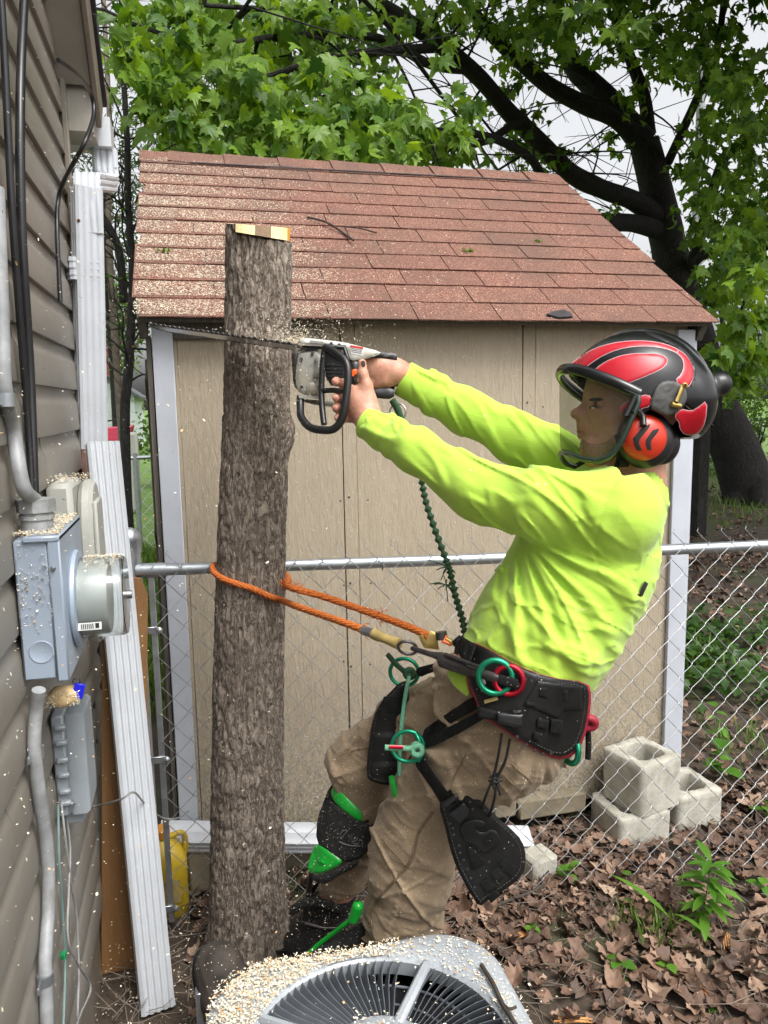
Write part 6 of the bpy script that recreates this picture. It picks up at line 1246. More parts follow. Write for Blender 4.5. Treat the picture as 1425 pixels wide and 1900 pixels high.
V_, Q_ = surfnet(nboot_fn, (-.62, 1.84, -1.34), (.08, 2.09, -1.05), .005); mb = MB(); mb.add(c2w(V_), Q_.tolist()); nb_ = obj('boot', mb, MT['boot'], person, 180)
mb = MB(); mb.tube(spline([c2w(J(u, v, d)) for u, v, d in ((392, 1753, 2.0), (368, 1768, 1.99), (360, 1800, 1.985), (366, 1840, 1.975), (384, 1880, 1.965), (410, 1912, 1.96))], 5), .014, 8, True, False, .45, CF); obj('sole', mb, MT['rubber'], nb_)
# ------------------------------------------------------------------ helmet
def zp(pts, s=3.851, o=(1000, 590)): return [(o[0]+x/s, o[1]+y/s) for x, y in pts]
def sdpoly(x, z, poly):                          # 2-D signed distance, inside negative
    d = np.full(x.shape, 1e9); ins = np.zeros(x.shape, bool); poly = np.asarray(poly, float)
    for p, q in zip(poly, np.roll(poly, -1, 0)):
        e = q-p; h = np.clip(((x-p[0])*e[0]+(z-p[1])*e[1])/(e@e), 0, 1); d = np.minimum(d, np.hypot(x-p[0]-h*e[0], z-p[1]-h*e[1]))
        with np.errstate(all='ignore'): ins ^= ((p[1] > z) != (q[1] > z)) & (x < (q[0]-p[0])*(z-p[1])/(q[1]-p[1]+1e-12)+p[0])
    return np.where(ins, -d, d)
def h2(pts): return [tuple(J(u, v, HD)[[0, 2]]) for u, v in pts]
HC = J(1181, 737, HD); HR = A([.1475, .118, .136])
SHELLP = h2([(1020, 560), (1340, 560), (1345, 700), (1322, 790), (1296, 814), (1266, 808), (1256, 776), (1228, 758), (1200, 758), (1162, 780), (1148, 772), (1142, 748), (1128, 727), (1085, 702), (1036, 686)])
def hshell(P):
    d = ell(P, HC, HR); back = ell(P, J(1262, 748, HD), (.064, .104, .085)); d = smin(d, back, .02)
    cr = ell(P, HC+A([.012, 0, .004]), HR*A([1.0, .42, 1.02])); d = smin(d, cr, .006); return d
def helmet_fn(P):
    d = hshell(P); d = np.maximum(d, -(d+.014)); return np.maximum(d, sdpoly(P[..., 0], P[..., 2], SHELLP))
helm = thing('safety_helmet', 'black and red climbing helmet with mesh visor and red ear cups on the climber', 'helmet', c2w(HC))
V_, Q_ = surfnet(helmet_fn, (.33, 1.46, .04), (.72, 1.74, .42), .0034); mb = MB(); mb.add(c2w(V_), Q_.tolist()); shell = obj('shell', mb, MT['shellblack'], helm, 55)
hd = tr(hshell, 0, 1.6)
def offset_poly(poly, d):
    p = A(poly, float); ar = .5*np.sum(p[:, 0]*np.roll(p[:, 1], -1)-np.roll(p[:, 0], -1)*p[:, 1]); e = np.roll(p, -1, 0)-p; e /= np.linalg.norm(e, axis=1)[:, None]+1e-9; n_ = np.stack([e[:, 1], -e[:, 0]], 1)*np.sign(ar); m = n_+np.roll(n_, 1, 0); m /= np.linalg.norm(m, axis=1)[:, None]+1e-9; return p+m*d
MT['rim'] = plain('pale pink panel rim', (.50, .30, .32), .4)
def hpanel(name, poly, m, th=.0018, step=3.2, par=None, it=1, rl=None): mb = MB(); panel(mb, smoothpoly(poly, it) if it else poly, hd, th, step, th*.55, -.0004, rl); return obj(name, mb, MT[m], par or helm, 60)
ARC = [(225, 335), (300, 275), (400, 218), (520, 182), (650, 165), (780, 166), (900, 187), (1000, 228), (1070, 288), (1105, 362), (1102, 425), (1075, 480), (1040, 500), (975, 445), (1022, 405), (1042, 342), (1030, 286), (980, 240), (900, 212), (800, 197), (680, 198), (560, 221), (460, 262), (380, 312), (300, 376), (262, 370)]
grey = MT['label']
for nm, poly in (('red_arc_panel', ARC), ('red_centre_panel', [(360, 418), (410, 362), (480, 312), (580, 272), (680, 256), (800, 255), (885, 268), (918, 298), (905, 336), (850, 375), (740, 422), (640, 462), (540, 493), (450, 455)]), ('red_side_panel', [(580, 625), (740, 550), (806, 562), (790, 632), (740, 640), (630, 706), (592, 690)]), ('red_rear_panel', [(970, 702), (1012, 652), (1090, 670), (1142, 640), (1200, 590), (1188, 740), (1150, 812), (1100, 836), (1040, 830), (1010, 790), (1005, 742)])):
    hpanel(nm.replace('panel', 'rim'), offset_poly(smoothpoly(zp(poly), 1), 1.5), 'rim', .0012, 3.2, None, 0); hpanel(nm, zp(poly), 'shellred', .0022)
hpanel('tape_patch', zp([(780, 642), (830, 492), (900, 445), (980, 450), (1050, 502), (1062, 582), (1012, 662), (930, 702), (860, 682)]), 'tape', .0050, 3.2, None, 1, lambda V, e: .0022*(fbm(np.c_[V*.13, V[:, :1]*0], 3)-.4))
hpanel('crest_edge', zp([(752, 98), (790, 98), (900, 140), (1000, 190), (1060, 240), (1110, 310), (1130, 400), (1100, 495), (1088, 490), (1112, 400), (1092, 318), (1045, 255), (985, 205), (880, 158), (775, 118)]), 'black', .0035)
mb = MB()
def hp(zx, zy, off=.0): u, v = zp([(zx, zy)])[0]; return c2w(J(u, v, float(hd(A([u]), A([v]))[0])-off))
mb.tube([hp(1030, 487, .012), hp(1005, 550, .012), hp(985, 600, .012)], [.0055, .005, .0055], 8, True, False, .5); mb.lathe([(.005, 0), (.0055, .008), (.003, .010), (.003, .002), (0, .002)], hp(1032, 487, .008), -CF, 12); mb.tube([hp(945, 615, .008), hp(1008, 630, .008)], .0055, 8); obj('brass_clip', mb, MT['gold'], helm, 50)
# ear cup
ec = J(1196, 811, 1.505)
mb = MB(); V_, Q_ = surfnet(lambda P: smin(ell(P, ec+A([.008, .022, -.002]), (.056, .028, .058)), ell(P, J(1226, 822, 1.555), (.038, .030, .044)), .01), ec-.11, ec+.13, .004); mb.add(c2w(V_), Q_.tolist()); cup = obj('ear_cushion', mb, MT['rubber'], helm, 180)
mb = MB(); V_, Q_ = surfnet(lambda P: np.maximum(ell(P, ec+A([0, .004, 0]), (.0445, .024, .0455)), -(ell(P, ec+A([0, .004, 0]), (.0445, .024, .0455))+.02)), ec-.06, ec+.06, .0026); mb.add(c2w(V_), Q_.tolist()); ecup = obj('ear_cup', mb, MT['orangered'], helm, 180)
cd_ = tr(lambda P: ell(P, ec+A([0, .004, 0]), (.0445, .024, .0455)), 0, 1.52)
for poly in ([(672, 860), (745, 775), (795, 758), (790, 780), (725, 860), (715, 890), (735, 948), (700, 945), (680, 900)], [(765, 870), (815, 800), (858, 790), (852, 812), (805, 872), (800, 890), (805, 945), (775, 940), (765, 905)]): mb = MB(); panel(mb, zp(poly), cd_, .0016, 3, .0006, -.0004); obj('chevron_slot', mb, MT['dark'], ecup, 60)
mb = MB(); mb.tube(spline([hp(690, 650, .004), c2w(J(1192, 772, 1.49)), c2w(J(1194, 790, 1.482))], 5), .006, 8); obj('cup_arm', mb, MT['black'], helm, 60)
# visor
phi = np.radians(np.linspace(-82, 82, 60)); cu, Rx, Rd = 1166, PXm(126, HD), .120
ut = lambda f: cu-126*np.cos(f)
top_v = lambda f: 692+(ut(f)-1040)*.54; bp = np.radians([0, 20, 35, 50, 60, 68, 75, 82]); bv = [838, 846, 856, 861, 853, 833, 800, 762]; bot_v = lambda f: np.interp(np.abs(f), bp, bv)
def vis(f, t): v = top_v(f)*(1-t)+bot_v(f)*t; bulge = 1-.06*(t-.35)**2; x = (cu-712.5)/FPX*HD-Rx*np.cos(f)*bulge; return np.stack([x, HD-Rd*np.sin(f), -(v-950)/FPX*HD], -1)
T_ = np.linspace(0, 1, 16); G_ = np.stack([vis(phi, np.full_like(phi, t)) for t in T_], 1); mb = MB(); mb.grid(c2w(G_.reshape(-1, 3)), len(phi), len(T_)); visor = obj('visor_mesh', mb, MT['mesh'], helm, 180)
loop = np.concatenate([vis(phi, np.ones_like(phi)), vis(phi[::-1], np.zeros_like(phi))]); mb = MB(); mb.tube(c2w(loop), .0062, 8, closed=True); obj('visor_frame', mb, MT['smokegreen'], visor, 60)
mb = MB(); f2 = np.radians(np.linspace(-80, 84, 40)); pr = vis(f2, np.zeros_like(f2)); mb.tube(c2w(pr+A([-.002, 0, .006])), .0115, 8, True, False, .55, CU); obj('visor_brim', mb, MT['shellblack'], helm, 60)
for s in (-1, 1):
    mb = MB(); mb.tube([c2w(vis(A([math.radians(80*s)]), A([.1]))[0]), c2w(J(1160, 772, HD-.118*s)), c2w(J(1175, 768, HD-.118*s))], .0065, 8); obj('visor_arm', mb, MT['black'], helm, 60)
mb = MB(); mb.tube(spline([c2w(J(1146, 806, 1.52)), c2w(J(1150, 840, 1.53)), c2w(J(1140, 872, 1.555)), c2w(J(1122, 872, 1.585))], 6), .0065, 8, True, False, .4); mb.box(c2w(J(1158, 858, 1.535)), (.022, .008, .018), None, .003); mb.tube(spline([c2w(J(1158, 856, 1.54)), c2w(J(1190, 850, 1.535)), c2w(J(1222, 838, 1.55))], 5), .006, 8, True, False, .4); obj('chin_strap', mb, MT['web'], helm, 60)
mb = MB(); V_, Q_ = surfnet(lambda P: smin(ell(P, J(1336, 713, 1.60), (.024, .022, .024)), ell(P, J(1318, 722, 1.60), (.015, .03, .030)), .01), J(1300, 760, 1.54), J(1365, 670, 1.66), .003); mb.add(c2w(V_), Q_.tolist()); obj('rear_pod', mb, MT['black'], helm, 180)
mb = MB(); mb.tube(spline([c2w(J(1312, 740, 1.6)), c2w(J(1314, 770, 1.6)), c2w(J(1320, 790, 1.6))], 4), .004, 6, True, False, .4); mb.tube([c2w(J(1306, 782, 1.58)), c2w(J(1323, 791, 1.58))], .003, 6); obj('rear_strap', mb, MT['web'], helm, 60)

# ------------------------------------------------------------------ chainsaw
saw = thing('chainsaw', 'grey top handled chainsaw held sideways with its bar buried in the cut trunk', 'chainsaw', c2w(J(640, 700, 1.84)))
def cp(d): return lambda u, v: np.full(np.shape(u), d)
def z5(pts): return zp(pts, 5.48, (520, 590))
def slab(name, poly, d, th, m, par=None, it=0, step=5, bev=.004, tilt=(0, 0)):
    mb = MB(); P5 = z5(poly); c = A(P5).mean(0); panel(mb, smoothpoly(P5, it) if it else P5, lambda u, v: d+th+(u-c[0])*tilt[0]+(v-c[1])*tilt[1], th, step, bev); return obj(name, mb, MT[m], par or saw, 40)
slab('engine_housing', [(190, 330), (440, 310), (455, 780), (400, 800), (190, 780), (150, 640), (170, 450)], 1.845, .085, 'sawgrey', None, 1)
slab('muffler_guard', [(110, 330), (200, 320), (195, 560), (185, 740), (135, 690), (120, 500)], 1.865, .07, 'darksteel', None, 1)
slab('cylinder_rib', [(350, 380), (420, 370), (420, 600), (345, 610), (340, 540), (365, 470)], 1.832, .02, 'sawgrey', None, 1); slab('exhaust_plate', [(265, 660), (360, 650), (375, 780), (260, 780)], 1.835, .02, 'sawgrey', None, 1); slab('base_rail', [(185, 775), (440, 800), (440, 830), (190, 815)], 1.832, .06, 'sawgrey')
slab('tank', [(240, 820), (420, 840), (680, 870), (1010, 840), (960, 890), (640, 920), (250, 870)], 1.875, .06, 'sawgrey', None, 1)
cov = slab('top_cover', [(180, 212), (300, 205), (480, 228), (640, 245), (800, 285), (1030, 345), (1000, 380), (850, 420), (700, 440), (680, 300), (450, 285), (230, 280)], 1.832, .085, 'sawwhite', None, 1)
lb = slab('warning_label', [(712, 275), (845, 300), (830, 382), (718, 360)], 1.8305, .002, 'label', None, 0, 4, .0004)
slab('label_header', [(714, 273), (846, 298), (843, 318), (714, 296)], 1.8297, .001, 'redink', lb, 0, 4, .0002)
for k in range(3): slab('label_line', [(722, 306+k*16), (830, 326+k*16), (829, 331+k*16), (722, 311+k*16)], 1.8297, .0007, 'ink', lb, 0, 4, .0001)
slab('rear_body', [(660, 380), (900, 350), (1160, 370), (1185, 420), (1160, 800), (1100, 830), (900, 800), (700, 720), (700, 450)], 1.895, .045, 'black', None, 1); slab('rear_handle', [(860, 322), (1000, 340), (1160, 358), (1192, 380), (1188, 440), (1080, 420), (900, 400), (850, 370)], 1.85, .05, 'black', None, 1); slab('handle_foot', [(900, 730), (1160, 700), (1160, 830), (940, 810)], 1.86, .06, 'black', None, 1)
slab('trigger_block', [(705, 445), (790, 440), (795, 500), (780, 670), (715, 680)], 1.815, .04, 'black', None, 1); slab('orange_switch', [(725, 520), (788, 518), (785, 570), (755, 575), (750, 596), (728, 590)], 1.806, .02, 'orange', None, 1, 4, .002)
slab('airbox', [(455, 300), (640, 340), (690, 430), (690, 690), (460, 690)], 1.850, .07, 'black', None, 1)
hl = lambda zx, zy, d: c2w(J(*z5([(zx, zy)])[0], d))
for k in range(5): slab('cooling_slot', [(470, 470+k*38), (640, 480+k*38), (640, 492+k*38), (470, 482+k*38)], 1.8475, .004, 'dark', None, 0, 4, .0006)
for zx, zy in ((215, 420), (220, 700), (400, 700), (330, 360), (520, 262), (600, 275)):
    mb = MB(); mb.lathe([(.0042, 0), (.0040, .0025), (.0022, .0028), (.0022, .0012), (0, .0012)], hl(zx, zy, 1.842 if zy > 300 else 1.8305), -CF, 10); obj('screw', mb, MT['darksteel'], saw)
slab('cover_gap', [(230, 280), (450, 292), (690, 440), (690, 456), (440, 318), (190, 335)], 1.838, .05, 'dark', None)
slab('brand_strip', [(300, 226), (440, 240), (438, 262), (300, 252)], 1.8308, .0014, 'sawgrey', None, 0, 4, .0003)
hl = lambda zx, zy, d: c2w(J(*z5([(zx, zy)])[0], d))
mb = MB(); mb.tube(spline([hl(455, 300, 1.80), hl(560, 350, 1.775), hl(655, 430, 1.76), hl(688, 540, 1.752), hl(680, 720, 1.748), hl(655, 900, 1.748), hl(615, 1050, 1.752), hl(540, 1130, 1.758), hl(430, 1140, 1.77), hl(300, 1110, 1.79), hl(215, 1010, 1.82), hl(205, 900, 1.84), hl(205, 800, 1.85)], 8), .0092, 12); fh_ = obj('front_handle', mb, MT['black'], saw, 60)
mb = MB(); mb.tube(spline([hl(455, 290, 1.80), hl(430, 480, 1.80), hl(420, 700, 1.80), hl(425, 900, 1.79), hl(445, 1080, 1.775)], 7), .0072, 10); mb.tube([hl(415, 740, 1.80), hl(530, 735, 1.775), hl(650, 745, 1.752)], .0062, 10); mb.tube([hl(450, 290, 1.80), hl(650, 300, 1.80), hl(690, 430, 1.80)], .006, 8); obj('handle_brace', mb, MT['black'], saw, 60)
BT = 1
b0_, b1_ = c2w(J(562, 646, 1.915)), c2w(J(289, 607, 2.115)); ax = b1_-b0_; ax[2] = ax[2]; L = np.linalg.norm(ax); ax /= L; wx = np.cross([0, 0, 1.], ax); wx /= np.linalg.norm(wx); wx = wx*math.cos(.20)+np.cross(ax, wx)*math.sin(.20)*BT; nz_ = np.cross(ax, wx)
an_ = np.linspace(-math.pi/2, math.pi/2, 9); bar_poly = [(0, -.030), (L*.5, -.032)]+[(L-.028+.028*math.cos(t), .028*math.sin(t)) for t in an_]+[(L*.5, .032), (0, .030)]
mb = MB(); mb.prism(bar_poly, b0_-nz_*.0021, ax, wx, .0042 if np.cross(ax, wx)@nz_ > 0 else -.0042); gb = obj('guide_bar', mb, MT['steel'], saw)
mb = MB(); bp_ = A(bar_poly); e_ = np.roll(bp_, -1, 0); per = np.concatenate([np.linspace(p, q, max(1, int(np.linalg.norm(q-p)/.016)), endpoint=False) for p, q in zip(bp_[:-1], bp_[1:])])
for i, p in enumerate(per):
    out = A([0, np.sign(p[1])*1.]) if p[0] < L-.03 else (p-A([L-.028, 0]))/(np.linalg.norm(p-A([L-.028, 0]))+1e-9); q = b0_+ax*(p[0]+out[0]*.004)+wx*(p[1]+out[1]*.004); mb.box(q, (.012, .007, .0062), np.stack([ax, wx, nz_], 1), .0012)
    if i % 2: mb.box(q+nz_*.002+(ax*out[0]+wx*out[1])*.004, (.009, .005, .003), np.stack([ax, wx, nz_], 1), .0006)
obj('saw_chain', mb, MT['darksteel'], gb)

# ------------------------------------------------------------------ saw lanyard and its ring
sl_ = thing('saw_lanyard', 'green elastic webbing lanyard hanging from the ring under the chainsaw', 'lanyard', c2w(J(800, 950, 1.8)))
mb = MB(); mb.ring(c2w(J(738, 765, 1.86)), CF*.9+CR*.3, .0205, .0022, 28, 8); obj('ring', mb, MT['steel'], sl_, 60)
mb = MB(); P = spline([c2w(J(u, v, d)) for u, v, d in ((728, 742, 1.862), (738, 760, 1.856), (747, 785, 1.858), (765, 820, 1.88), (780, 880, 1.89), (790, 930, 1.88), (808, 985, 1.86), (828, 1040, 1.83), (835, 1060, 1.82), (845, 1105, 1.80), (858, 1150, 1.76), (865, 1190, 1.72))], 22); s = np.arange(len(P))
mb.tube(P, np.where(s < 60, .0095, .0078+.0028*np.sin(s*1.15)), 10, True, False, .6, twist=.16); obj('webbing', mb, MT['gweb'], sl_, 60)
mb = MB()
for u, v, d in ((830, 1052, 1.822), (828, 1085, 1.812)):
    for k in range(16): a_ = rng.normal(0, 1, 3); q = c2w(J(u, v, d)); mb.tube([q, q+a_*.010, q+a_*.017+A([0, 0, -.004])], .0012, 4)
obj('frayed_knot', mb, MT['gweb'], sl_, 60)

# ------------------------------------------------------------------ orange rope round the trunk with its snap and adjuster
rope = thing('orange_lanyard', 'orange rope lanyard passed round the trunk and clipped to the belt', 'rope', c2w(J(600, 1130, 2.0)))
def rp(u, v, Y): return PY(u, v, Y)
cxz = lambda z: np.interp(z, ctr[:, 0], ctr[:, 1]); crz = lambda z: np.interp(z, ctr[:, 0], ctr[:, 2])
pts = [c2w(J(684, 1172, 1.745)), c2w(J(640, 1156, 1.80)), c2w(J(585, 1137, 1.90)), c2w(J(545, 1123, 1.985))]
for a_, z in ((-45, 1.160), (-65, 1.176), (-90, 1.203), (-115, 1.219), (-140, 1.230), (-165, 1.240), (-185, 1.246), (-205, 1.246), (-240, 1.240), (-275, 1.230), (-310, 1.218), (-340, 1.207), (-362, 1.198)):
    a_ = math.radians(a_); r = crz(z)+.0105; pts.append(A([cxz(z)+r*math.cos(a_), 2.2+r*math.sin(a_), z]))
pts += [c2w(J(534, 1088, 2.02)), c2w(J(600, 1107, 1.94)), c2w(J(690, 1138, 1.83)), c2w(J(760, 1164, 1.74)), c2w(J(795, 1180, 1.695))]
P = spline(pts, 14); k = np.arange(len(P)); mb = MB(); mb.tube(P, .0088+.0006*np.sin(k*1.7), 12, True, False, 1., twist=.25); obj('rope_strand', mb, MT['orope'], rope, 60)
mb = MB()
for u, v, d in ((529, 1082, 2.03), (540, 1086, 2.01), (556, 1091, 1.995), (690, 1138, 1.83), (706, 1143, 1.81), (676, 1168, 1.755)):
    for kk in range(22): a_ = rng.normal(0, 1, 3); a_ /= np.linalg.norm(a_); q = c2w(J(u, v, d))+rng.normal(0, .005, 3); mb.tube([q, q+a_*.009, q+a_*.013+rng.normal(0, .003, 3)], .0010, 3)
stuff(obj('frayed_fibres', mb, MT['orope'], rope, 60))
def rod(name, pts, r, m, par, seg=12, **k): mb = MB(); mb.tube([c2w(J(*p)) for p in pts], r, seg, **k); return obj(name, mb, MT[m], par, 50)
rod('ferrule', [(672, 1169, 1.756), (696, 1177, 1.735)], .0105, 'steel', rope); rod('sleeve', [(692, 1175, 1.738), (700, 1179, 1.732), (715, 1185, 1.72), (738, 1194, 1.703), (741, 1195, 1.70)], [.0125, .0125, .0105, .0125, .0125], 'tanrubber', rope)
mb = MB(); q = c2w(J(756, 1202, 1.688)); mb.ring(q, CF*.8+CU*.3, .0155, .0035, 24, 8, 1.35, CR-.4*CU); obj('chain_link', mb, MT['darksteel'], rope, 60)
rod('snap_hook', [(765, 1203, 1.67), (800, 1214, 1.615), (818, 1218, 1.59), (822, 1226, 1.582), (866, 1240, 1.515), (872, 1244, 1.505), (915, 1256, 1.440), (925, 1258, 1.436)], [.0055, .0060, .0095, .0145, .0150, .011, .0085, .0050], 'darksteel', rope)
rod('snap_gate', [(826, 1214, 1.565), (890, 1238, 1.46)], [.004, .004], 'darksteel', rope)
mb = MB(); panel(mb, [(776, 1180), (800, 1170), (838, 1192), (812, 1188), (815, 1206), (786, 1202)], cp(1.70), .006, 4, .002); obj('adjuster_plate', mb, MT['gold'], rope, 40)
rod('adjuster_pulley', [(818, 1172, 1.66), (820, 1186, 1.66)], .0125, 'darksteel', rope, 16); rod('swivel', [(820, 1182, 1.66), (846, 1196, 1.645), (860, 1200, 1.64)], [.006, .0055, .005], 'gold', rope); rod('copper_ring', [(828, 1180, 1.655), (822, 1190, 1.65), (838, 1196, 1.65)], .0042, 'orange', rope)

# ------------------------------------------------------------------ harness
har = thing('climbing_harness', 'black climbing harness with padded belt, green rings and hanging leg pads worn by the climber', 'harness', c2w(J(950, 1320, 1.6)))
def beltD(u, v): s = ((u-975)*.9+(v-1300)*.42)/158; return 1.678-.205*np.sqrt(np.maximum(.02, 1-s*s))
def bodyf(P): return np.minimum(pants_base(P)-.004, shirt_base(P)-.004)
def minD(u, v): D, ok = trace(pants_base, u, v); return np.where(ok, np.minimum(D, 1.9), 1.75)-.010
BELT = [(862, 1196), (880, 1193), (905, 1204), (960, 1236), (1020, 1258), (1088, 1266), (1094, 1290), (1088, 1345), (1072, 1388), (1048, 1405), (1020, 1402), (975, 1378), (930, 1348), (896, 1328), (882, 1290), (868, 1262)]
mb = MB(); B_ = smoothpoly(BELT, 1); panel(mb, (A(B_)-A(B_).mean(0))*1.035+A(B_).mean(0)+A([0, 1]), beltD, .010, 6, .004); obj('red_lining', mb, MT['rededge'], har, 60)
mb = MB(); panel(mb, B_, beltD, .010, 6, .004, .010, lambda V, e: .0025*np.clip(np.sin(V[:, 0]*.045+V[:, 1]*.02), -.3, .6)); bpad = obj('belt_pad', mb, MT['pad'], har, 60)
def bp_panel(name, poly, m='pad', lift=.0195, th=.005, it=1, par=None, relief=None, step=4): mb = MB(); panel(mb, smoothpoly(poly, 1) if it > 1 else poly, beltD, th, 3, th*.35, lift, relief); return obj(name, mb, MT[m], par or har, 50)
zb = lambda pts: zp(pts, 3.239, (680, 1120))
bp_panel('raised_plate', zb([(1030, 465), (1290, 500), (1300, 640), (1190, 640), (1150, 690), (940, 610)]), 'pad', .019, .006)
for poly in ([(1040, 500), (1090, 505), (1085, 570), (1030, 560)], [(960, 590), (1020, 595), (1015, 625), (960, 620)], [(1030, 690), (1100, 700), (1090, 760), (1025, 745)], [(1110, 690), (1180, 700), (1170, 790), (1105, 780)], [(1010, 770), (1060, 775), (1040, 830), (1000, 820)], [(1185, 520), (1215, 525), (1205, 590), (1180, 585)]): bp_panel('loop_slot', zb(poly), 'web', .022, .006, 1)
for zx, zy in ((955, 455), (992, 465), (1112, 592), (905, 690), (905, 800), (960, 850), (1010, 885), (1060, 905), (1110, 900), (880, 430)):
    u, v = zb([(zx, zy)])[0]; mb = MB(); mb.lathe([(.0035, 0), (.0030, .0012), (0, .0014)], c2w(J(u, v, float(beltD(u, v))-.0205)), -CF, 8); obj('rivet', mb, MT['darksteel'], bpad)
bp_panel('bridge_strap', zb([(790, 420), (910, 455), (925, 500), (900, 515), (780, 485)]), 'web', .032, .006); bp_panel('hip_strap', zb([(665, 615), (780, 645), (890, 665), (895, 740), (860, 745), (770, 700), (668, 690)]), 'web', .024, .006)
bp_panel('buckle', zb([(780, 655), (940, 668), (938, 745), (880, 742), (790, 715)]), 'black', .030, .008); bp_panel('buckle_bar', zb([(880, 640), (930, 642), (935, 660), (880, 658)]), 'darksteel', .034, .006)
bp_panel('front_bunch', [(838, 1190), (852, 1178), (884, 1196), (872, 1232), (858, 1226)], 'web', .030, .016); bp_panel('cinch_strap', [(846, 1186), (856, 1182), (850, 1216), (842, 1212)], 'web', .046, .008); bp_panel('cinch_strap', [(862, 1190), (870, 1192), (864, 1226), (856, 1222)], 'web', .046, .008)
bp_panel('stitched_label', zb([(665, 445), (705, 440), (720, 480), (690, 500), (670, 480)]), 'label', .024, .003); bp_panel('stitched_label', zb([(705, 580), (785, 558), (792, 578), (710, 602)]), 'tanrubber', .026, .003)
rc_ = lambda u, v, off: c2w(J(u, v, float(beltD(u, v))-off))
mb = MB(); mb.ring(rc_(944, 1262, .030), CF+.2*CR, .0262, .0058, 36, 10); obj('red_ring', mb, MT['redring'], har, 60)
mb = MB(); mb.ring(rc_(919, 1256, .040), CF+.12*CR, .0310, .0058, 36, 10); obj('green_ring', mb, MT['green'], har, 60)
# straps to the leg rings and the leg pads
def pstrap(name, poly, m='web', th=.005, lift=0, it=0, D=None, step=4): mb = MB(); panel(mb, smoothpoly(poly, it) if it else poly, D or minD, th, step, th*.45, lift); return obj(name, mb, MT[m], har, 50)
pstrap('leg_strap', [(779, 1378), (788, 1352), (820, 1330), (862, 1302), (892, 1284), (905, 1300), (880, 1318), (840, 1340), (805, 1364)], D=lambda u, v: np.minimum(minD(u, v), 1.66)); pstrap('leg_strap', [(780, 1388), (786, 1370), (830, 1350), (888, 1320), (898, 1334), (850, 1362), (806, 1384)], lift=.008, D=lambda u, v: np.minimum(minD(u, v), 1.66))
pstrap('shirt_tail', [(836, 1238), (866, 1246), (872, 1296), (852, 1282), (838, 1268), (828, 1250)], 'shirt', .008, .006, 1, D=lambda u, v: np.minimum(minD(u, v), 1.60)); pstrap('red_edge_strap', [(865, 1250), (876, 1256), (884, 1282), (877, 1296), (868, 1276)], 'rededge', .008, .014, 1, D=lambda u, v: np.minimum(minD(u, v), 1.59))
pstrap('far_strap', [(770, 1240), (800, 1232), (838, 1222), (838, 1236), (800, 1248), (776, 1258)], 'web', .006, 0, 1, D=cp(1.80))
RING = lambda u, v, D, name: None
lr = J(757, 1385, 1.645); mb = MB(); mb.ring(c2w(lr), CF+.1*CR, .034, .0046, 36, 10, .95); obj('leg_ring', mb, MT['green'], har, 60)
mb = MB(); mb.tube(spline([c2w(J(770, 1359, 1.645)), c2w(J(778, 1375, 1.635)), c2w(J(785, 1400, 1.64)), c2w(J(776, 1412, 1.645))], 5), .0055, 8); obj('ring_saddle', mb, MT['green'], har, 60)
mb = MB(); mb.tube(spline([c2w(J(714, 1387, 1.615)), c2w(J(740, 1388, 1.618)), c2w(J(764, 1389, 1.615))], 6), .0062, 10); V_, Q_ = surfnet(lambda P: np.minimum.reduce([np.abs(np.hypot(np.hypot(P[..., 0]-J(774, 1393, 1.62)[0], P[..., 2]-J(774, 1393, 1.62)[2])-.010, P[..., 1]-1.622-k*.011))-.0062 for k in (0, 1)]), J(750, 1425, 1.59), J(800, 1360, 1.655), .0022); mb.add(c2w(V_), Q_.tolist()); obj('stopper_knot', mb, MT['gropes'], har, 60)
mb = MB(); mb.tube([c2w(J(722, 1386, 1.609)), c2w(J(748, 1387, 1.6105))], .0040, 8, True, False, .6); obj('red_thread', mb, MT['redring'], har, 60)
fr = J(750, 1247, 1.845); mb = MB(); mb.ring(c2w(fr), CF+.15*CR, .034, .0046, 36, 10, .95); obj('leg_ring', mb, MT['green'], har, 60)
V_, Q_ = surfnet(lambda P: np.abs(np.hypot(np.hypot(P[..., 0]-J(760, 1250, 1.83)[0], P[..., 2]-J(760, 1250, 1.83)[2])-.009, P[..., 1]-1.83))-.0075, J(735, 1280, 1.80), J(785, 1225, 1.86), .0024); mb = MB(); mb.add(c2w(V_), Q_.tolist()); mb.tube([c2w(J(719, 1214, 1.82)), c2w(J(734, 1232, 1.825)), c2w(J(752, 1248, 1.83))], .0062, 8); obj('stopper_knot', mb, MT['gweb'], har, 60)
mb = MB(); mb.tube(spline([c2w(J(*p)) for p in ((759, 1256, 1.82), (754, 1280, 1.80), (748, 1320, 1.79), (744, 1360, 1.77), (742, 1400, 1.76), (741, 1440, 1.75))], 6), .0052, 8); obj('leg_cord', mb, MT['gropes'], har, 60)
fpd = lambda u, v: 1.865-.03*np.sqrt(np.maximum(.02, 1-((u-718-(1360-v)*.12)/48)**2))
mb = MB(); panel(mb, smoothpoly([(741, 1266), (757, 1262), (760, 1300), (756, 1360), (750, 1420), (742, 1452), (715, 1458), (688, 1450), (679, 1440), (684, 1380), (692, 1330), (708, 1300), (724, 1284)], 1), fpd, .014, 5, .006, 0, lambda V, e: .003*(e > 5)*(np.sin(V[:, 1]*.12) > .3)); fp = obj('far_leg_pad', mb, MT['pad'], har, 60)
mb = MB(); panel(mb, [(712, 1292), (742, 1294), (740, 1324), (704, 1322)], fpd, .004, 5, .001, .016); obj('pad_pocket', mb, MT['web'], fp, 60)
pstrap('buckle_strap', [(764, 1412), (786, 1404), (806, 1436), (830, 1468), (846, 1490), (824, 1502), (800, 1462)], 'web', .006, .006, D=lambda u, v: np.minimum(minD(u, v), 1.70))
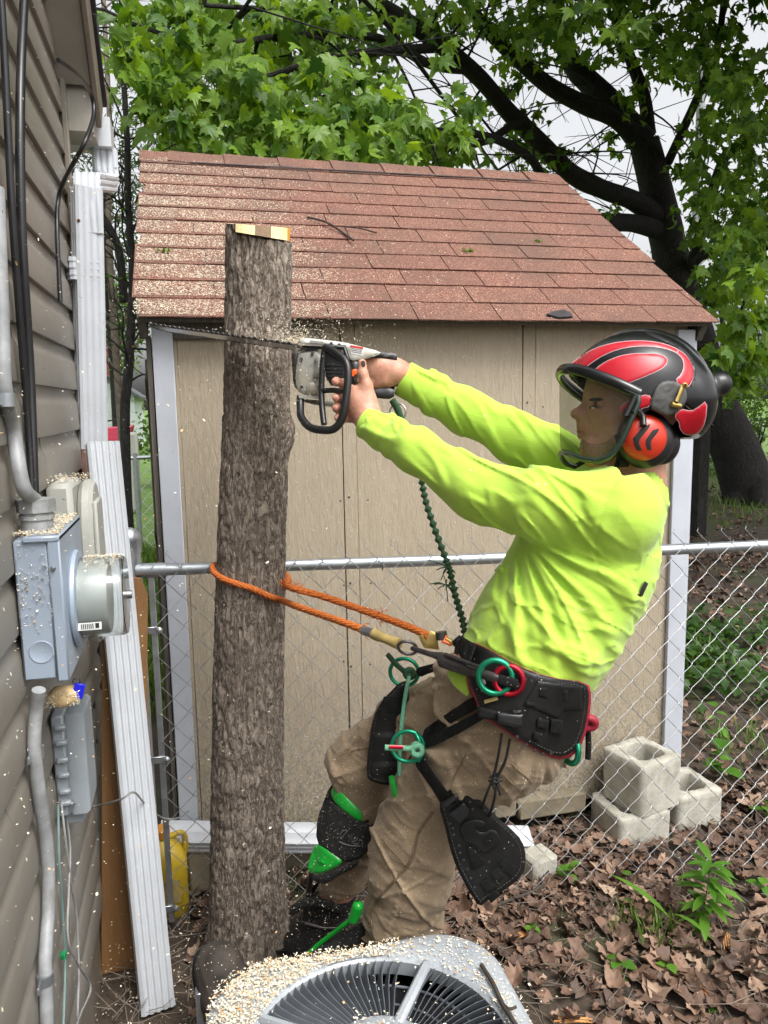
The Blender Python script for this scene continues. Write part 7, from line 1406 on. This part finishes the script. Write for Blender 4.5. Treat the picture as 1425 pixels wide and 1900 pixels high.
npd = lambda u, v: 1.655+(v-1560)*.00020-.035*np.sqrt(np.maximum(.03, 1-((u-895-(v-1560)*.18)/90)**2))
NP = smoothpoly([(822, 1478), (838, 1460), (858, 1458), (880, 1470), (905, 1502), (945, 1536), (968, 1560), (975, 1590), (970, 1622), (945, 1644), (905, 1668), (890, 1682), (872, 1655), (848, 1610), (836, 1575), (826, 1530), (816, 1500)], 1)
mb = MB(); panel(mb, (A(NP)-A([895, 1570]))*1.02+A([895, 1570]), npd, .010, 6, .004); obj('pad_backing', mb, MT['web'], har, 60)
mb = MB(); panel(mb, NP, npd, .010, 5, .004, .010, lambda V, e: -.002*np.exp(-((e-7)/1.6)**2)); npad = obj('near_leg_pad', mb, MT['pad'], har, 60)
def stitches(poly, depth, off, par, inset, step=5.5):
    p = offset_poly(poly, -inset); per = np.concatenate([np.linspace(a_, b_, max(1, int(np.linalg.norm(b_-a_)/step)), endpoint=False) for a_, b_ in zip(p, np.roll(p, -1, 0))]); D = depth(per[:, 0], per[:, 1])-off; W = c2w(np.stack([(per[:, 0]-712.5)/FPX*D, D, -(per[:, 1]-950)/FPX*D], -1)); mb = MB()
    for i in range(len(W)): q = W[i]; e = W[(i+1) % len(W)]-q; mb.tube([q, q+e*.5], .0006, 4)
    stuff(obj('stitching', mb, MT['stitch'], par, None))
stitches(NP, npd, .0203, npad, 6.5); stitches(A(B_), beltD, .0202, bpad, 7); stitches(smoothpoly([(741, 1270), (755, 1266), (757, 1300), (753, 1360), (747, 1420), (740, 1448), (715, 1453), (690, 1446), (683, 1438), (688, 1380), (696, 1330), (711, 1302), (727, 1287)], 1), fpd, .0145, fp, 1.5)
zq = lambda pts: zp(pts, 2.969, (520, 1380))
def np_panel(name, poly, m, lift, th, it=1, par=None): mb = MB(); panel(mb, smoothpoly(poly, it) if it and name == 'pad_emblem' else poly, npd, th, 3, th*.35, lift); return obj(name, mb, MT[m], par or har, 50)
np_panel('pad_emblem', zq([(985, 470), (1010, 435), (1060, 418), (1110, 420), (1140, 445), (1125, 470), (1085, 450), (1075, 470), (1110, 495), (1170, 465), (1212, 510), (1212, 545), (1150, 605), (1110, 600), (1075, 560), (1010, 535)]), 'pad', .0195, .006); np_panel('emblem_slot', zq([(1115, 540), (1155, 505), (1175, 525), (1135, 565)]), 'web', .0255, .003, 0)
for poly in ([(1020, 570), (1050, 565), (1130, 640), (1125, 665), (1070, 700), (1050, 690)], [(1095, 770), (1140, 740), (1180, 790), (1130, 830)], [(1200, 660), (1240, 625), (1310, 690), (1270, 740)], [(1150, 715), (1195, 680), (1240, 730), (1195, 775)], [(1140, 840), (1190, 800), (1215, 835), (1160, 880)]): np_panel('pad_slot', zq(poly), 'web', .0192, .004)
np_panel('pad_buckle', zq([(925, 385), (1010, 320), (1045, 365), (1040, 400), (985, 440), (945, 410)]), 'black', .020, .012, 0); np_panel('buckle_frame', zq([(880, 330), (970, 275), (985, 300), (900, 360)]), 'black', .026, .010, 0)
for x, y in ((940, 385), (990, 340), (935, 440), (950, 465), (955, 500), (1045, 320), (1060, 360), (1280, 560), (985, 560), (990, 600), (1010, 640), (1030, 690), (1050, 740), (1070, 790), (1150, 650), (1230, 690), (1060, 850)): u, v = zq([(x, y)])[0]; mb = MB(); mb.lathe([(.0030, 0), (.0026, .0012), (0, .0014)], c2w(J(u, v, float(npd(u, v))-.0205)), -CF, 8); obj('rivet', mb, MT['darksteel'], npad)
def cord(name, pts, r=.0028, m='rubber', par=None): mb = MB(); mb.tube(spline([c2w(J(*p)) for p in pts], 7), r, 7); return obj(name, mb, MT[m], par or har, 60)
cord('elastic_cord', [(931, 1362, 1.462), (925, 1400, 1.475), (916, 1440, 1.49), (905, 1468, 1.52), (893, 1500, 1.58)]); cord('elastic_cord', [(946, 1372, 1.462), (938, 1410, 1.475), (922, 1446, 1.488), (918, 1480, 1.53), (908, 1515, 1.59)])
mb = MB(); V_, Q_ = surfnet(lambda P: ell(P, J(919, 1448, 1.485), (.010, .009, .013))-.003*np.sin(P[..., 2]*900)-.002*np.sin(P[..., 0]*700), J(900, 1475, 1.46), J(938, 1422, 1.51), .0022); mb.add(c2w(V_), Q_.tolist()); mb.tube([c2w(J(922, 1455, 1.48)), c2w(J(928, 1475, 1.485))], .0025, 6); obj('cord_knot', mb, MT['rubber'], har, 60)
# gear hanging at the back of the belt
cord('red_loop', [(1052, 1330, 1.56), (1070, 1328, 1.55), (1098, 1334, 1.545), (1104, 1342, 1.55), (1095, 1350, 1.555), (1070, 1346, 1.56), (1052, 1346, 1.565)], .0085, 'rededge')
mb = MB(); q = c2w(J(1057, 1388, 1.56)); mb.ring(q, CR*.92+CF*.35, .0300, .0060, 30, 10, 1., CU); obj('green_carabiner', mb, MT['green'], har, 60)
cord('hanging_strap', [(1084, 1270, 1.58), (1088, 1320, 1.575), (1092, 1370, 1.575), (1091, 1408, 1.578)], .0062, 'web'); cord('gear_loop', [(1060, 1342, 1.575), (1050, 1366, 1.56), (1046, 1392, 1.56)], .006, 'web')

# ------------------------------------------------------------------ climbing spurs strapped to the shins
def spur(label, build): s = thing('climbing_spur', label, 'climbing spur', c2w(J(620, 1560, 2.0)), 'climbing spurs on the shins'); build(s)
def fd(u, v): return 1.998-.052*np.sqrt(np.maximum(.03, 1-((u-648-(1560-v)*.22)/58)**2))
def far_spur(s):
    def q(name, poly, m, lift, th, it=1, par=None, rl=None): mb = MB(); panel(mb, smoothpoly(poly, it) if it else poly, fd, th, 4, th*.5, lift, rl); return obj(name, mb, MT[m], par or s, 60)
    zz_ = zq
    q('upper_cuff', zz_([(245, 285), (300, 200), (330, 150), (325, 190), (400, 270), (470, 350), (498, 400), (485, 440), (440, 435), (420, 520), (330, 560), (210, 550), (200, 480)]), 'pad2', 0, .014, 1)
    q('shin_pad', zz_([(205, 400), (250, 300), (300, 320), (460, 440), (525, 440), (505, 520), (490, 580), (440, 640), (345, 655), (270, 610), (195, 545)]), 'pad2', .012, .012, 1)
    q('upper_plate', zz_([(280, 245), (310, 240), (380, 310), (440, 365), (455, 405), (445, 432), (390, 400), (310, 335), (280, 290)]), 'spurgreen', .020, .006)
    q('lower_plate', zz_([(195, 548), (245, 575), (300, 615), (352, 650), (290, 690), (200, 722), (155, 705), (150, 670), (170, 610)]), 'spurgreen', .020, .007)
    q('plate_stud', zz_([(205, 640), (225, 630), (250, 655), (240, 668), (215, 662)]), 'spurgreen', .027, .006)
    q('lower_strap', zz_([(150, 710), (200, 725), (300, 690), (400, 640), (440, 640), (420, 680), (330, 720), (260, 770), (200, 770)]), 'pad2', .016, .012)
    # worn lettering on the pad: pale scuffed script
    mb = MB()
    for st in ([(330, 500), (345, 480), (372, 478), (352, 500), (338, 525), (330, 512)], [(372, 520), (378, 500), (384, 525), (374, 540)], [(392, 500), (396, 548)], [(405, 540), (425, 525), (408, 520), (402, 548), (425, 555)], [(432, 555), (436, 530), (450, 535), (448, 560), (458, 545)], [(325, 540), (380, 560), (440, 565)]):
        P = []
        for x, y in st: u, v = zz_([(x, y)])[0]; P.append(c2w(J(u, v, float(fd(u, v))-.0262)))
        mb.tube(spline(P, 3), .0016, 4)
    obj('scuffed_lettering', mb, MT['tape'], s, 60)
    mb = MB(); mb.tube([c2w(J(*p)) for p in ((578, 1620, 1.99), (570, 1665, 2.02), (562, 1712, 2.06))], [.008, .007, .006], 8); mb.tube([c2w(J(*p)) for p in ((562, 1712, 2.06), (600, 1722, 2.05), (640, 1722, 2.05))], .006, 8); obj('shank', mb, MT['darksteel'], s, 60)
    mb = MB(); mb.tube(spline([c2w(J(*p)) for p in ((540, 1690, 2.02), (580, 1672, 2.0), (640, 1690, 2.04))], 5), .012, 8, True, False, .4); obj('boot_strap', mb, MT['pad2'], s, 60)
spur('far climbing spur with bright green plates strapped over a black shin pad', far_spur)
def near_spur(s):
    mb = MB(); mb.tube(spline([c2w(J(*p)) for p in ((664, 1684, 1.83), (660, 1700, 1.83), (640, 1715, 1.845), (618, 1732, 1.87), (592, 1752, 1.89), (575, 1768, 1.90))], 5), np.concatenate([np.full(6, .0125), np.full(20, .0068)]), 8, True, False, .7); obj('green_strap', mb, MT['spurgreen'], s, 60)
    mb = MB(); V_, Q_ = surfnet(lambda P: rcone(P, J(664, 1682, 1.825), J(655, 1706, 1.835), .0135, .0125), J(640, 1725, 1.80), J(685, 1660, 1.86), .003); mb.add(c2w(V_), Q_.tolist()); obj('green_buckle', mb, MT['spurgreen'], s, 60)
    mb = MB(); mb.tube(spline([c2w(J(*p)) for p in ((700, 1720, 1.86), (660, 1745, 1.88), (600, 1770, 1.90), (560, 1800, 1.93))], 5), .03, 10, True, False, .7); obj('ankle_pad', mb, MT['pad2'], s, 60)
    mb = MB(); mb.tube(spline([c2w(J(*p)) for p in ((728, 1456, 1.745), (726, 1440, 1.75), (732, 1470, 1.745), (735, 1500, 1.76))], 4), .012, 8, True, False, .5); obj('knee_tab', mb, MT['spurgreen'], s, 60)
spur('near climbing spur with a green strap end beside the khaki trouser hem', near_spur)
# dusty dark shin gaiter hanging round the far boot
V_, Q_ = surfnet(lambda P: smin(rcone(P, J(618, 1665, 2.10), J(600, 1740, 2.14), .062, .085), rcone(P, J(600, 1735, 2.13), J(555, 1750, 2.16), .06, .045), .03)-.006*(fbm(P*20, 2)-.4), J(500, 1830, 1.98), J(700, 1600, 2.26), .006); mb = MB(); mb.add(c2w(V_), Q_.tolist()); obj('boot_gaiter', mb, MT['pad2'], person, 180)

# ------------------------------------------------------------------ sawdust in the air and caught on clothes
pos = []
for k in range(2300):
    u, v = rng.uniform(-20, 620), rng.uniform(150, 1800)
    if rng.random() > np.clip(1.15-u/560, .12, 1): continue
    pos.append(c2w(J(u, v, rng.uniform(.75, 1.9))))
for k in range(4200): r = rng.exponential(.05); a_ = rng.uniform(0, 6.28); pos.append(c2w(J(548, 632, 1.95))+A([math.cos(a_)*r, rng.normal(0, .05), abs(math.sin(a_))*r*.7-.01]))
for k in range(900): pos.append(c2w(J(rng.normal(545, 45), rng.uniform(640, 800), rng.uniform(1.75, 1.97))))
for k in range(500): pos.append(c2w(J(rng.normal(640, 60), rng.uniform(600, 700), rng.uniform(1.85, 2.1))))
for k in range(700): pos.append(c2w(J(rng.normal(600, 60), rng.uniform(1350, 1740), rng.uniform(1.85, 2.0))))
tag(flakes('flying_sawdust', A(pos), .0014, .0042, None, 3.), 'sawdust flecks flying in the air round the chainsaw cut', 'sawdust')
